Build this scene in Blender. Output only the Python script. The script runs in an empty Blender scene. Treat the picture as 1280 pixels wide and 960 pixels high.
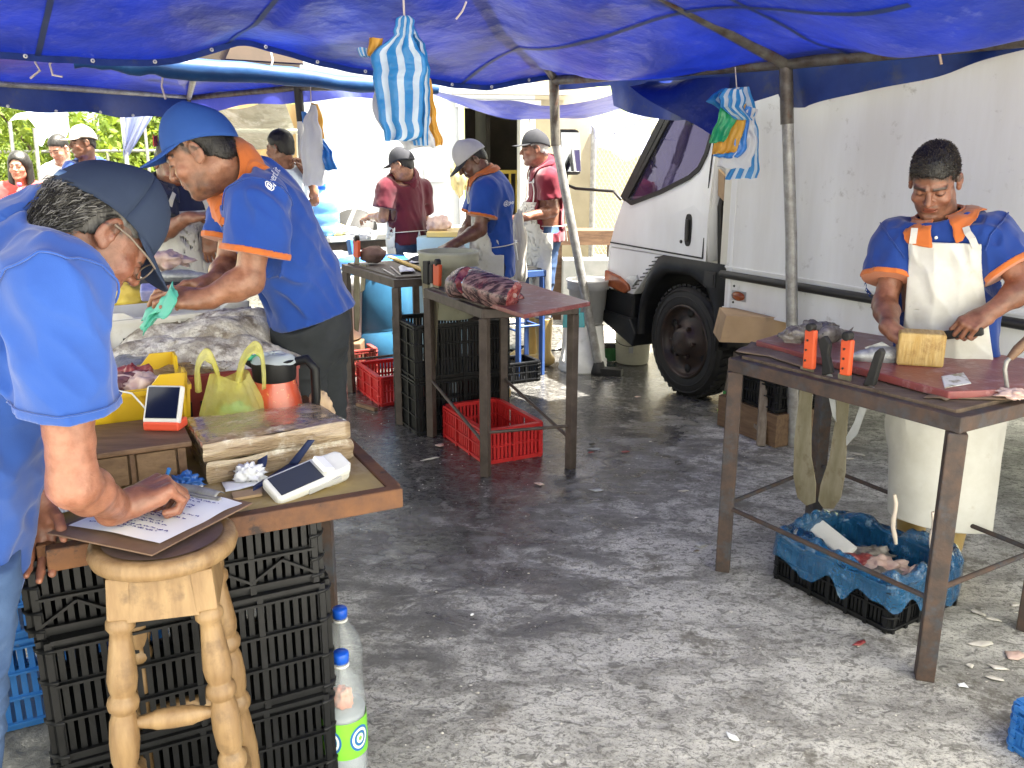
import bpy, bmesh, math, random
import numpy as np
from mathutils import Vector, Matrix
random.seed(7); np.random.seed(7)
sc = bpy.context.scene
COL = sc.collection
R = math.radians
# ---------------------------------------------------------------- camera
CH = 1.6; FPX = 1090.0
PITCH = math.atan(283 / FPX)
cam = bpy.data.cameras.new('camera'); cam.sensor_width = 36; cam.lens = FPX / 1280 * 36
cam.clip_start = 0.05; cam.clip_end = 2000
camo = bpy.data.objects.new('camera', cam); COL.objects.link(camo)
camo.location = (0, 0, CH); camo.rotation_euler = (R(90) - PITCH, 0, 0)
sc.camera = camo
# ---------------------------------------------------------------- sky and sun
SUN_EL, SUN_AZ = 68, 102          # azimuth clockwise from +Y
w = bpy.data.worlds.new('World'); sc.world = w; w.use_nodes = True
nt = w.node_tree; bg = nt.nodes['Background']
sky = nt.nodes.new('ShaderNodeTexSky'); sky.sky_type = 'NISHITA'; sky.sun_disc = False
sky.sun_elevation = R(SUN_EL); sky.sun_rotation = R(SUN_AZ)
sky.air_density = 1.0; sky.dust_density = 3.0; sky.ozone_density = 1.0
hs = nt.nodes.new('ShaderNodeHueSaturation'); hs.inputs['Saturation'].default_value = .28; nt.links.new(sky.outputs[0], hs.inputs['Color'])   # nearly white sky, desaturated and warmed in place of white balance
hz = nt.nodes.new('ShaderNodeMix'); hz.data_type = 'RGBA'; hz.blend_type = 'MULTIPLY'; hz.inputs[0].default_value = 1; hz.inputs[7].default_value = (1.06, 1.0, .79, 1); nt.links.new(hs.outputs[0], hz.inputs[6])
nt.links.new(hz.outputs[2], bg.inputs[0]); bg.inputs[1].default_value = 0.15
sun = bpy.data.lights.new('sun', 'SUN'); sun.energy = 4.6; sun.angle = R(0.5); sun.color = (1, .95, .86)
suno = bpy.data.objects.new('sun', sun); COL.objects.link(suno)
sd = Vector((math.sin(R(SUN_AZ)) * math.cos(R(SUN_EL)), math.cos(R(SUN_AZ)) * math.cos(R(SUN_EL)), math.sin(R(SUN_EL))))
suno.rotation_euler = sd.to_track_quat('Z', 'Y').to_euler(); suno.location = (6, -6, 12)
vs = sc.view_settings; vs.view_transform = 'Standard'; vs.look = 'None'; vs.gamma = 1; vs.use_curve_mapping = False
vs.exposure = 3.0
cy = sc.cycles; cy.max_bounces = 8; cy.diffuse_bounces = 4; cy.glossy_bounces = 3; cy.transmission_bounces = 6
cy.transparent_max_bounces = 12; cy.caustics_reflective = False; cy.caustics_refractive = False
cy.use_denoising = True; cy.sample_clamp_indirect = 6.0
# ---------------------------------------------------------------- photo geometry (1280 x 960 photo pixels -> world)
cp, sp = math.cos(PITCH), math.sin(PITCH)
def ray(x, y):
    u = (x - 640) / FPX; v = (y - 480) / FPX
    return Vector((u, cp - v * sp, -sp - v * cp))
def G(x, y, z=0.0):                      # where the sight line meets the level z
    r = ray(x, y); return Vector((0, 0, CH)) + r * ((z - CH) / r.z)
def D(x, y, d):                          # where it meets the vertical plane at distance d
    r = ray(x, y); return Vector((0, 0, CH)) + r * (d / r.y)
V = Vector
dM = V((-.451, .892, 0)); eM = V((.892, .451, 0))      # the market's two directions: along the truck / across it
# ---------------------------------------------------------------- mesh helpers
class MB:
    def __init__(s): s.v = []; s.f = []; s.sm = []; s.mi = []
    def add(s, vs, fs, smooth=False, mi=0):
        n = len(s.v); s.v += [tuple(v) for v in vs]
        for f in fs: s.f.append(tuple(i + n for i in f)); s.sm.append(smooth); s.mi.append(mi)
        return s
    def box(s, c, size, rot=None, mi=0):
        hx, hy, hz = size[0] / 2, size[1] / 2, size[2] / 2; c = V(c)
        vs = [V((x, y, z)) for x in (-hx, hx) for y in (-hy, hy) for z in (-hz, hz)]
        if rot is not None: vs = [rot @ v for v in vs]
        return s.add([c + v for v in vs], [(0, 1, 3, 2), (4, 6, 7, 5), (0, 4, 5, 1), (2, 3, 7, 6), (0, 2, 6, 4), (1, 5, 7, 3)], mi=mi)
    def bb(s, a, b, mi=0):
        return s.box([(a[i] + b[i]) / 2 for i in range(3)], [abs(b[i] - a[i]) for i in range(3)], mi=mi)
    def bar(s, p, q, wd, ht=None, up=(0, 0, 1), mi=0):
        p, q = V(p), V(q); ht = ht or wd; z = (q - p); L = z.length; z = z / L
        u = V(up); u = u - z * u.dot(z)
        if u.length < 1e-4: u = V((1, 0, 0)); u = u - z * u.dot(z)
        u.normalize(); x = u.cross(z)
        return s.box((p + q) / 2, (wd, ht, L), Matrix((x, u, z)).transposed(), mi=mi)
    def tube(s, pts, r, n=8, cap=True, mi=0):
        pts = [V(p) for p in pts]; m = len(pts)
        rs = r if hasattr(r, '__len__') else [r] * m
        t0 = (pts[1] - pts[0]).normalized(); up = V((0, 0, 1)) if abs(t0.z) < .9 else V((1, 0, 0))
        x = t0.cross(up).normalized(); vs = []
        for i in range(m):
            t = (pts[min(i + 1, m - 1)] - pts[max(i - 1, 0)])
            t = t.normalized() if t.length > 1e-9 else t0
            x = (x - t * x.dot(t)).normalized(); y = t.cross(x)
            vs += [pts[i] + (x * math.cos(2 * math.pi * k / n) + y * math.sin(2 * math.pi * k / n)) * rs[i] for k in range(n)]
        fs = [(i * n + k, i * n + (k + 1) % n, (i + 1) * n + (k + 1) % n, (i + 1) * n + k) for i in range(m - 1) for k in range(n)]
        s.add(vs, fs, True, mi)
        if cap: s.add(vs[:n], [tuple(range(n))[::-1]], mi=mi); s.add(vs[-n:], [tuple(range(n))], mi=mi)
        return s
    def lathe(s, prof, c=(0, 0, 0), n=24, axis=None, smooth=True, mi=0, a0=0, a1=2 * math.pi):
        c = V(c); full = abs(a1 - a0 - 2 * math.pi) < 1e-6; nn = n if full else n + 1
        q = V((0, 0, 1)).rotation_difference(V(axis)) if axis is not None else None
        vs = []
        for (r, z) in prof:
            for k in range(nn):
                a = a0 + (a1 - a0) * k / n; v = V((r * math.cos(a), r * math.sin(a), z)); vs.append(c + (q @ v if q else v))
        fs = []
        for i in range(len(prof) - 1):
            for k in range(n):
                k2 = (k + 1) % nn; fs.append((i * nn + k, i * nn + k2, (i + 1) * nn + k2, (i + 1) * nn + k))
        return s.add(vs, fs, smooth, mi)
    def prism(s, poly, o, x, y, z, depth, mi=0):     # polygon in the x-y frame at o, pushed along z by depth
        o, x, y, z = V(o), V(x), V(y), V(z); n = len(poly)
        a = [o + x * p[0] + y * p[1] for p in poly]; b = [v + z * depth for v in a]
        return s.add(a + b, [tuple(range(n))[::-1], tuple(range(n, 2 * n))] + [(i, (i + 1) % n, n + (i + 1) % n, n + i) for i in range(n)], mi=mi)
    def grid(s, fn, nu, nv, smooth=True, thick=0, mi=0):
        vs = [V(fn(i / nu, j / nv)) for i in range(nu + 1) for j in range(nv + 1)]
        fs = [(i * (nv + 1) + j, (i + 1) * (nv + 1) + j, (i + 1) * (nv + 1) + j + 1, i * (nv + 1) + j + 1) for i in range(nu) for j in range(nv)]
        return s.add(vs, fs, smooth, mi)
    def ball(s, c, r, n=12, m=8, jit=0, mi=0):
        c = V(c); r = r if hasattr(r, '__len__') else (r, r, r)
        def f(i, j):
            th = math.pi * i; ph = 2 * math.pi * j; k = 1 + (jit * (math.sin(ph * 3 + i * 9) + math.sin(ph * 2 - i * 5)) * math.sin(th) if jit else 0)
            return c + V((r[0] * math.sin(th) * math.cos(ph) * k, r[1] * math.sin(th) * math.sin(ph) * k, r[2] * math.cos(th)))
        return s.grid(f, m, n, mi=mi)
    def obj(s, name, mats, parent=None, world=False, bevel=0, solid=0, sub=0, smooth=None):
        me = bpy.data.meshes.new(name); vs = s.v
        if world and parent is not None:
            inv = root_of(parent).matrix_basis.inverted(); vs = [inv @ V(v) for v in vs]
        me.from_pydata([tuple(v) for v in vs], [], s.f)
        me.polygons.foreach_set('use_smooth', [bool(x) for x in s.sm] if smooth is None else [smooth] * len(s.f))
        for m in (mats if isinstance(mats, (list, tuple)) else [mats]): me.materials.append(m)
        me.polygons.foreach_set('material_index', s.mi)
        me.update()
        o = bpy.data.objects.new(name, me); COL.objects.link(o)
        if parent is not None: o.parent = parent
        if solid: md = o.modifiers.new('solid', 'SOLIDIFY'); md.thickness = solid; md.offset = 0
        if bevel:
            md = o.modifiers.new('bevel', 'BEVEL'); md.width = bevel; md.segments = 2; md.limit_method = 'ANGLE'; md.angle_limit = R(40)
        if sub: md = o.modifiers.new('sub', 'SUBSURF'); md.levels = md.render_levels = sub
        return o
def root_of(o):
    while o.parent is not None: o = o.parent
    return o
def tag(o, label=None, cat=None, group=None, kind=None):
    if label: o['label'] = label
    if cat: o['category'] = cat
    if group: o['group'] = group
    if kind: o['kind'] = kind
    return o
def thing(name, label, cat, loc=(0, 0, 0), rz=0, group=None):
    o = bpy.data.objects.new(name, None); COL.objects.link(o); o.empty_display_size = .1
    o.matrix_basis = Matrix.Translation(V(loc)) @ Matrix.Rotation(rz, 4, 'Z')
    return tag(o, label, cat, group)
def dup(o, loc=None, rz=None, label=None, parent=None):
    c = o.copy(); COL.objects.link(c)
    if parent is not None: c.parent = parent
    if loc is not None: c.matrix_basis = Matrix.Translation(V(loc)) @ Matrix.Rotation(rz or 0, 4, 'Z')
    if label: c['label'] = label
    for ch in list(o.children): dup(ch, parent=c)
    return c
MANG = math.atan2(eM.y, eM.x)      # rotation that turns local x to the market's across direction, y to its along direction
# ---------------------------------------------------------------- noise for meshes
_P = np.random.RandomState(3).rand(64, 64, 64).astype(np.float32)
def vn(x, y, z):
    x, y, z = np.asarray(x, np.float32), np.asarray(y, np.float32), np.asarray(z, np.float32)
    xi, yi, zi = np.floor(x).astype(int), np.floor(y).astype(int), np.floor(z).astype(int)
    fx, fy, fz = x - xi, y - yi, z - zi
    fx, fy, fz = fx * fx * (3 - 2 * fx), fy * fy * (3 - 2 * fy), fz * fz * (3 - 2 * fz)
    def g(a, b, c): return _P[(xi + a) & 63, (yi + b) & 63, (zi + c) & 63]
    r = 0
    for a in (0, 1):
        for b in (0, 1):
            for c in (0, 1):
                r = r + g(a, b, c) * (fx if a else 1 - fx) * (fy if b else 1 - fy) * (fz if c else 1 - fz)
    return r * 2 - 1
def n1(x, y=0., z=0.): return float(vn(x, y, z))
# ---------------------------------------------------------------- materials
MATS = {}
def mat(name, c1, c2=None, scale=6, rough=.6, metal=0, bump=0, bscale=60, bdist=.004, stretch=(1, 1, 1), detail=5, lo=.35, hi=.65,
        c3=None, scale3=3, lo3=.55, hi3=.75, rough2=None, coat=0, sss=0, attr=None, spec=.5, sheen=0, transl=None, alpha=1, emit=None, trans=0, ior=1.45, tvar=0):
    if name in MATS: return MATS[name]
    m = bpy.data.materials.new(name); m.use_nodes = True; t = m.node_tree; N = t.nodes; L = t.links
    b = N['Principled BSDF']; out = N['Material Output']
    tc = N.new('ShaderNodeTexCoord'); mp = N.new('ShaderNodeMapping'); mp.inputs['Scale'].default_value = stretch
    L.new(tc.outputs['Object'], mp.inputs[0])
    col = None
    def rgb(c): return (c[0], c[1], c[2], 1)
    b.inputs['Base Color'].default_value = rgb(c1)
    if attr:
        at = N.new('ShaderNodeAttribute'); at.attribute_name = attr; col = at.outputs['Color']
    if c2 is not None or attr:
        no = N.new('ShaderNodeTexNoise'); no.inputs['Scale'].default_value = scale; no.inputs['Detail'].default_value = detail; no.inputs['Roughness'].default_value = .62
        L.new(mp.outputs[0], no.inputs['Vector'])
        mr = N.new('ShaderNodeMapRange'); mr.inputs[1].default_value = lo; mr.inputs[2].default_value = hi; L.new(no.outputs[0], mr.inputs[0])
        mx = N.new('ShaderNodeMix'); mx.data_type = 'RGBA'
        L.new(mr.outputs[0], mx.inputs[0])
        if col is not None:
            L.new(col, mx.inputs[6]); mu = N.new('ShaderNodeMix'); mu.data_type = 'RGBA'; mu.blend_type = 'MULTIPLY'; mu.inputs[0].default_value = 1
            L.new(col, mu.inputs[6]); mu.inputs[7].default_value = rgb(c2 or (1, 1, 1)); L.new(mu.outputs[2], mx.inputs[7])
        else:
            mx.inputs[6].default_value = rgb(c1); mx.inputs[7].default_value = rgb(c2)
        col = mx.outputs[2]
        if rough2 is not None:
            m2 = N.new('ShaderNodeMapRange'); m2.inputs[3].default_value = rough; m2.inputs[4].default_value = rough2
            L.new(mr.outputs[0], m2.inputs[0]); L.new(m2.outputs[0], b.inputs['Roughness'])
    if c3 is not None:
        no = N.new('ShaderNodeTexNoise'); no.inputs['Scale'].default_value = scale3; no.inputs['Detail'].default_value = 8; no.inputs['Roughness'].default_value = .7
        L.new(tc.outputs['Object'], no.inputs['Vector'])
        mr = N.new('ShaderNodeMapRange'); mr.inputs[1].default_value = lo3; mr.inputs[2].default_value = hi3; L.new(no.outputs[0], mr.inputs[0])
        mx = N.new('ShaderNodeMix'); mx.data_type = 'RGBA'; L.new(mr.outputs[0], mx.inputs[0])
        if col is not None: L.new(col, mx.inputs[6])
        else: mx.inputs[6].default_value = rgb(c1)
        mx.inputs[7].default_value = rgb(c3); col = mx.outputs[2]
    if col is not None: L.new(col, b.inputs['Base Color'])
    if rough2 is None or c2 is None: b.inputs['Roughness'].default_value = rough
    b.inputs['Metallic'].default_value = metal; b.inputs['Specular IOR Level'].default_value = spec; b.inputs['IOR'].default_value = ior
    b.inputs['Coat Weight'].default_value = coat; b.inputs['Coat Roughness'].default_value = .1; b.inputs['Sheen Weight'].default_value = sheen
    b.inputs['Transmission Weight'].default_value = trans
    if sss: b.inputs['Subsurface Weight'].default_value = sss; b.inputs['Subsurface Radius'].default_value = (.012, .005, .003); b.inputs['Subsurface Scale'].default_value = 1
    if emit: b.inputs['Emission Color'].default_value = rgb(emit[0]); b.inputs['Emission Strength'].default_value = emit[1]
    if bump:
        no = N.new('ShaderNodeTexNoise'); no.inputs['Scale'].default_value = bscale; no.inputs['Detail'].default_value = 4
        L.new(mp.outputs[0], no.inputs['Vector'])
        bp = N.new('ShaderNodeBump'); bp.inputs['Strength'].default_value = bump; bp.inputs['Distance'].default_value = bdist
        L.new(no.outputs[0], bp.inputs['Height']); L.new(bp.outputs[0], b.inputs['Normal'])
    sh = b.outputs[0]
    if transl is not None:
        tl = N.new('ShaderNodeBsdfTranslucent'); ms = N.new('ShaderNodeMixShader'); ms.inputs[0].default_value = transl[3]
        tl.inputs[0].default_value = rgb(transl)
        if tvar:
            n9 = N.new('ShaderNodeTexNoise'); n9.inputs['Scale'].default_value = tvar; n9.inputs['Detail'].default_value = 7; n9.inputs['Roughness'].default_value = .65; n9.inputs['Distortion'].default_value = .4; L.new(tc.outputs['Object'], n9.inputs['Vector'])
            m9 = N.new('ShaderNodeMapRange'); m9.inputs[1].default_value = .36; m9.inputs[2].default_value = .66; L.new(n9.outputs[0], m9.inputs[0]); x9 = N.new('ShaderNodeMix'); x9.data_type = 'RGBA'; L.new(m9.outputs[0], x9.inputs[0])
            x9.inputs[6].default_value = (transl[0] * .5, transl[1] * .25, transl[2] * .22, 1); x9.inputs[7].default_value = rgb(transl); L.new(x9.outputs[2], tl.inputs[0])
        L.new(sh, ms.inputs[1]); L.new(tl.outputs[0], ms.inputs[2]); sh = ms.outputs[0]
    if alpha < 1:
        tr = N.new('ShaderNodeBsdfTransparent'); ms = N.new('ShaderNodeMixShader'); ms.inputs[0].default_value = alpha
        L.new(tr.outputs[0], ms.inputs[1]); L.new(sh, ms.inputs[2]); sh = ms.outputs[0]
        if c2 is not None: tr.inputs[0].default_value = rgb([min(1, .75 + .25 * x) for x in c1])
    if sh is not b.outputs[0]: L.new(sh, out.inputs[0])
    MATS[name] = m
    return m
M_tarp = mat('blue_tarpaulin', (.007, .024, .22), (.014, .032, .16), scale=1.6, rough=.42, tvar=1.3, c3=(.14, .16, .26), scale3=9, lo3=.57, hi3=.78, bump=.55, bscale=4.5, bdist=.05, transl=(.012, .045, .78, .046))
M_tarpd = mat('navy_tarpaulin', (.012, .03, .14), (.02, .05, .2), scale=4, rough=.45, c3=(.07, .08, .1), scale3=6, bump=.3, bscale=10, bdist=.02, transl=(.01, .04, .4, .04))
M_tarpg = mat('grey_blue_tarpaulin', (.25, .3, .5), (.4, .42, .5), scale=3, rough=.5, bump=.3, bscale=8, bdist=.02, transl=(.4, .45, .75, .4))
M_seam = mat('tarp_seam', (.014, .03, .13), (.03, .05, .13), scale=12, rough=.5)
M_pipe = mat('weathered_pipe', (.16, .15, .13), (.07, .055, .045), scale=14, rough=.5, metal=.35, bump=.2, bscale=90, c3=(.12, .05, .025), scale3=7, lo3=.55, hi3=.7)
M_galv = mat('galvanised_pipe', (.36, .36, .35), (.22, .21, .2), scale=20, rough=.45, metal=.4, bump=.15, bscale=120)
M_rust = mat('rusty_steel', (.038, .030, .028), (.075, .046, .034), scale=18, rough=.75, bump=.5, bscale=70, c3=(.05, .06, .075), scale3=8, lo3=.5, hi3=.68)
M_dsteel = mat('brown_painted_steel', (.05, .036, .030), (.085, .066, .055), scale=16, rough=.55, bump=.3, bscale=70, c3=(.05, .035, .03), scale3=9)
M_bsteel = mat('blue_painted_steel', (.02, .06, .22), (.04, .08, .2), scale=12, rough=.5)
M_white = mat('white_truck_paint', (.74, .75, .75), (.66, .66, .65), scale=3, rough=.35, stretch=(1, 1, .35), c3=(.5, .48, .44), scale3=4, lo3=.62, hi3=.85, spec=.4)
M_boxw = mat('white_truck_box', (.74, .75, .75), (.66, .66, .64), scale=5, rough=.5, stretch=(1, 1, .15), c3=(.42, .41, .38), scale3=9, lo3=.60, hi3=.74, bump=.08, bscale=4)
M_blk = mat('black_rubber', (.008, .008, .0085), (.016, .0155, .015), scale=14, rough=.65, bump=.3, bscale=60)
M_blkp = mat('black_plastic', spec=.28, c1=(.005, .0055, .0065), c2=(.011, .0115, .013), scale=10, rough=.42, bump=.15, bscale=40, c3=(.022, .022, .022), scale3=22, lo3=.62, hi3=.85)
M_blkm = mat('black_metal', (.009, .009, .010), (.022, .02, .018), scale=10, rough=.5)
M_redp = mat('red_plastic', (.55, .028, .03), (.45, .02, .02), scale=5, rough=.38, c3=(.25, .03, .025), scale3=10, lo3=.6, hi3=.8)
M_mar = mat('dark_red_plastic', (.22, .03, .025), (.3, .06, .05), scale=9, rough=.5)
M_yelp = mat('yellow_plastic', (.75, .5, .015), (.65, .42, .02), scale=5, rough=.4, c3=(.45, .3, .05), scale3=9, lo3=.62, hi3=.8)
M_blup = mat('blue_plastic', (.015, .11, .36), (.03, .15, .42), scale=5, rough=.42, c3=(.2, .25, .3), scale3=18, lo3=.62, hi3=.75)
M_navp = mat('navy_plastic', (.01, .025, .12), (.02, .04, .16), scale=5, rough=.45)
M_whp = mat('white_plastic', (.72, .72, .70), (.6, .6, .57), scale=6, rough=.45, c3=(.42, .4, .36), scale3=8, lo3=.6, hi3=.8)
M_cream = mat('cream_plastic', (.6, .58, .47), (.5, .48, .38), scale=6, rough=.5, c3=(.3, .27, .2), scale3=9, lo3=.6, hi3=.8)
M_wood = mat('stool_wood', (.27, .175, .085), (.17, .10, .045), scale=5, rough=.42, stretch=(6, 6, 1), bump=.25, bscale=20, c3=(.09, .052, .026), scale3=9, lo3=.54, hi3=.72)
M_dwood = mat('dark_wood', (.10, .055, .032), (.18, .105, .06), scale=7, rough=.55, stretch=(1, 6, 6), bump=.3, bscale=25, c3=(.05, .028, .02), scale3=6)
M_crwood = mat('crate_wood', (.2, .125, .07), (.12, .07, .04), scale=7, rough=.6, stretch=(1, 7, 7), bump=.3, bscale=25)
M_gwood = mat('grey_wood', (.22, .18, .14), (.13, .1, .075), scale=8, rough=.75, stretch=(6, 6, 1), bump=.4, bscale=30)
M_card = mat('cardboard', (.42, .29, .17), (.34, .23, .13), scale=5, rough=.8, c3=(.25, .17, .1), scale3=7)
M_paper = mat('white_paper', (.8, .81, .84), rough=.7)
M_cutb = mat('red_cutting_board', (.25, .06, .05), (.18, .05, .055), scale=9, rough=.38, bump=.35, bscale=60, c3=(.34, .2, .2), scale3=16, lo3=.52, hi3=.70)
M_blade = mat('dirty_blade', (.17, .15, .095), (.27, .245, .18), scale=14, rough=.42, metal=.55, stretch=(1, 1, .3), c3=(.12, .09, .05), scale3=12)
M_steel = mat('steel_blade', (.55, .56, .57), (.4, .41, .42), scale=12, rough=.3, metal=.8)
M_orange = mat('orange_handle', (.65, .1, .03), (.55, .08, .03), scale=12, rough=.45)
M_str = mat('string', (.6, .52, .45), rough=.9)
M_rope = mat('rope', (.5, .38, .27), (.35, .25, .16), scale=60, rough=.9)
# ================================================================ ground
def ground_material():
    m = bpy.data.materials.new('wet_concrete'); m.use_nodes = True; t = m.node_tree; N = t.nodes; L = t.links; b = N['Principled BSDF']
    tc = N.new('ShaderNodeTexCoord'); P = tc.outputs['Object']
    def noise(sc_, det=6, rg=.6, st=(1, 1, 1), dist=0):
        mp = N.new('ShaderNodeMapping'); mp.inputs['Scale'].default_value = st; mp.inputs['Rotation'].default_value = (0, 0, .45); L.new(P, mp.inputs[0])
        n = N.new('ShaderNodeTexNoise'); n.inputs['Scale'].default_value = sc_; n.inputs['Detail'].default_value = det; n.inputs['Roughness'].default_value = rg; n.inputs['Distortion'].default_value = dist
        L.new(mp.outputs[0], n.inputs['Vector']); return n.outputs[0]
    def mth(op, a, c, d=None):
        n = N.new('ShaderNodeMath'); n.operation = op
        for i, q in enumerate((a, c) if d is None else (a, c, d)):
            if hasattr(q, 'is_linked'): L.new(q, n.inputs[i])
            else: n.inputs[i].default_value = q
        return n.outputs[0]
    def rng(a, lo, hi, o0=0., o1=1.):
        n = N.new('ShaderNodeMapRange'); L.new(a, n.inputs[0])
        for i, q in enumerate((lo, hi, o0, o1)): n.inputs[i + 1].default_value = q
        n.interpolation_type = 'SMOOTHSTEP'; return n.outputs[0]
    def mix(f, a, c, bl='MIX'):
        n = N.new('ShaderNodeMix'); n.data_type = 'RGBA'; n.blend_type = bl
        if hasattr(f, 'is_linked'): L.new(f, n.inputs[0])
        else: n.inputs[0].default_value = f
        for i, q in ((6, a), (7, c)):
            if hasattr(q, 'is_linked'): L.new(q, n.inputs[i])
            else: n.inputs[i].default_value = (*q, 1)
        return n.outputs[2]
    sx = N.new('ShaderNodeSeparateXYZ'); L.new(P, sx.inputs[0]); X, Y = sx.outputs[0], sx.outputs[1]
    big = noise(.9, 5, .6); mid = noise(3.2, 8, .68, (1, 1.6, 1), .6); fine = noise(24, 7, .74, (1, 1.5, 1), .9); grit = noise(95, 5, .8)
    wl = mth('ADD', mth('MULTIPLY', mth('SUBTRACT', Y, 2.9), .55), mth('MULTIPLY', X, -.62))     # wetter away and to the left
    wl = mth('ADD', wl, mth('MULTIPLY', mth('SUBTRACT', big, .5), 2.2)); wl = mth('ADD', wl, mth('MULTIPLY', mth('SUBTRACT', mid, .5), 2.4))
    wl = mth('ADD', wl, mth('MULTIPLY', mth('SUBTRACT', fine, .5), 1.1))
    wet = rng(wl, -.35, .75)
    dry = mix(rng(mid, .38, .62), (.60, .585, .55), (.31, .30, .28))
    dry = mix(mth('MULTIPLY', rng(fine, .50, .60), .75), dry, (.115, .11, .10)); dry = mix(mth('MULTIPLY', rng(fine, .40, .28), .75), dry, (.66, .64, .60)); dry = mix(mth('MULTIPLY', rng(grit, .50, .62), .7), dry, (.09, .085, .08))
    dry = mix(mth('MULTIPLY', rng(noise(2.1, 9, .74), .54, .62), .8), dry, (.12, .11, .09)); dry = mix(mth('MULTIPLY', rng(noise(9, 6, .7, (1, 1.5, 1)), .58, .68), .7), dry, (.10, .095, .08))
    dry = mix(mth('MULTIPLY', rng(noise(1.3, 5, .6), .60, .72), .35), dry, (.22, .14, .10))
    wc = mix(rng(fine, .40, .64), (.035, .034, .034), (.13, .127, .12)); wc = mix(mth('MULTIPLY', rng(noise(7, 8, .75), .53, .66), .8), wc, (.26, .25, .23)); wc = mix(mth('MULTIPLY', rng(grit, .56, .7), .5), wc, (.3, .29, .27))
    wc = mix(mth('MULTIPLY', rng(noise(1.7, 4, .6), .6, .75), .5), wc, (.11, .05, .045))
    c = mix(wet, dry, wc); c = mix(rng(noise(42, 4, .6, (1, 1.7, 1)), .70, .74), c, (.6, .59, .57)); L.new(c, b.inputs['Base Color'])
    shine = rng(mth('ADD', wl, mth('MULTIPLY', noise(5.0, 4), 1.4)), 0.75, 1.6)
    rr = mth('SUBTRACT', mth('SUBTRACT', .78, mth('MULTIPLY', wet, .33)), mth('MULTIPLY', shine, .36)); L.new(rr, b.inputs['Roughness'])
    h = mth('ADD', mth('ADD', mth('MULTIPLY', fine, .6), mth('MULTIPLY', mid, .8)), mth('MULTIPLY', grit, .22))
    bp = N.new('ShaderNodeBump'); bp.inputs['Distance'].default_value = .016
    L.new(mth('SUBTRACT', .95, mth('MULTIPLY', shine, .78)), bp.inputs['Strength']); L.new(h, bp.inputs['Height']); L.new(bp.outputs[0], b.inputs['Normal'])
    return m
g = MB(); g.grid(lambda i, j: (-90 + 180 * i, -60 + 260 * j, 0), 12, 12)
tag(g.obj('ground', ground_material()), 'wet grey concrete ground of the market', kind='structure')
M_gravel = mat('pale_gravel', (.5, .48, .44), (.16, .15, .14), scale=30, rough=.85, lo=.42, hi=.58, bump=.8, bscale=45, bdist=.02, c3=(.62, .6, .56), scale3=3)
gv = MB(); pts = [G(300, 418), G(470, 432), G(640, 445), G(775, 440)] ; far = [V((-9, 30, 0)), V((-2, 30, 0)), V((5, 30, 0)), V((14, 26, 0))]
def gravel(i, j):
    k = min(int(i * 3), 2); f = i * 3 - k; a = pts[k].lerp(pts[k + 1], f); b = far[k].lerp(far[k + 1], f); q = a.lerp(b, j * j)
    if j == 0: q.y += .25 * n1(i * 9, 2)
    q.z = .004; return q
gv.grid(gravel, 48, 12)
tag(gv.obj('gravel_path', M_gravel), 'pale gravel ground in the sun beyond the canopy', kind='structure')
hl = MB()
hl.grid(lambda i, j: (-150 + 300 * i, 60 + 120 * j, max(0, 26 * math.sin(math.pi * min(1, j * 1.2) * .5) * (.65 + .5 * n1(i * 5, 1)) * (1 if i < .9 else .8)) - .2), 40, 12)
tag(hl.obj('hills', mat('hill_green', (.09, .14, .03), (.17, .2, .06), scale=.3, rough=.9, c3=(.3, .28, .16), scale3=.2)), 'sunlit green hillside', kind='structure')
# ================================================================ vegetation behind the stalls
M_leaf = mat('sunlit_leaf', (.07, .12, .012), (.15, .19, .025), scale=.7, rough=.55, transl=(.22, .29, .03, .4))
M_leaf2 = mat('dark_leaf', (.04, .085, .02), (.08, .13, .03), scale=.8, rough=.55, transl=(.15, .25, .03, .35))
M_bark = mat('bark', (.12, .09, .06), (.07, .05, .035), scale=8, rough=.9, bump=.5, bscale=20)
def bush(name, label, x, y, h, wd, leaf, n, seed, ls=.055, trunk=.35):
    rd = random.Random(seed); t = thing(name, label, 'tree' if trunk > .3 else 'bush', (x, y, 0), 0, 'greenery behind the stalls')
    tb = MB(); tb.tube([(0, 0, -.05), (.05, .02, h * .3), (-.03, .05, h * .7)], [.09, .07, .03], 7)
    cl = []
    for k in range(22):
        a = rd.uniform(0, 6.28); rr = wd * .5 * math.sqrt(rd.random()); z = h * rd.uniform(.12 if trunk < .3 else trunk, .95)
        c = V((rr * math.cos(a), rr * math.sin(a), z)); cl.append((c, rd.uniform(.16, .34) * wd)); tb.tube([(0, 0, h * .25), c * .6 + V((0, 0, h * .15)), c], [.035, .025, .01], 5)
    tb.obj('trunk', M_bark, t)
    lb = MB()
    for k in range(n):
        c, r = cl[k % len(cl)]; v = V((rd.gauss(0, 1), rd.gauss(0, 1), rd.gauss(0, .8))).normalized() * r * rd.random() ** .45 + c
        if v.z < .02: v.z = .05 + rd.random() * .3
        nrm = V((rd.gauss(0, 1), rd.gauss(0, 1), rd.gauss(.5, 1))).normalized(); u = nrm.orthogonal().normalized(); q = nrm.cross(u); a = rd.uniform(0, 6.28)
        u, q = u * math.cos(a) + q * math.sin(a), q * math.cos(a) - u * math.sin(a); s = ls * rd.uniform(.6, 1.5)
        lb.add([v - u * s, v + q * s * .4 , v + u * s, v - q * s * .4], [(0, 1, 2, 3)])
    lb.obj('crown', leaf, t)
bush('leafy_bush', 'bright yellow green bush behind the woman in the red hoodie', -6.6, 13.5, 2.6, 3.6, M_leaf, 15000, 1, .06, .1)
bush('leafy_bush', 'bright bush with paler leaves between the two men and the stall legs', -4.9, 15.5, 2.4, 3.2, M_leaf, 12000, 2, .06, .1)
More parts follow.
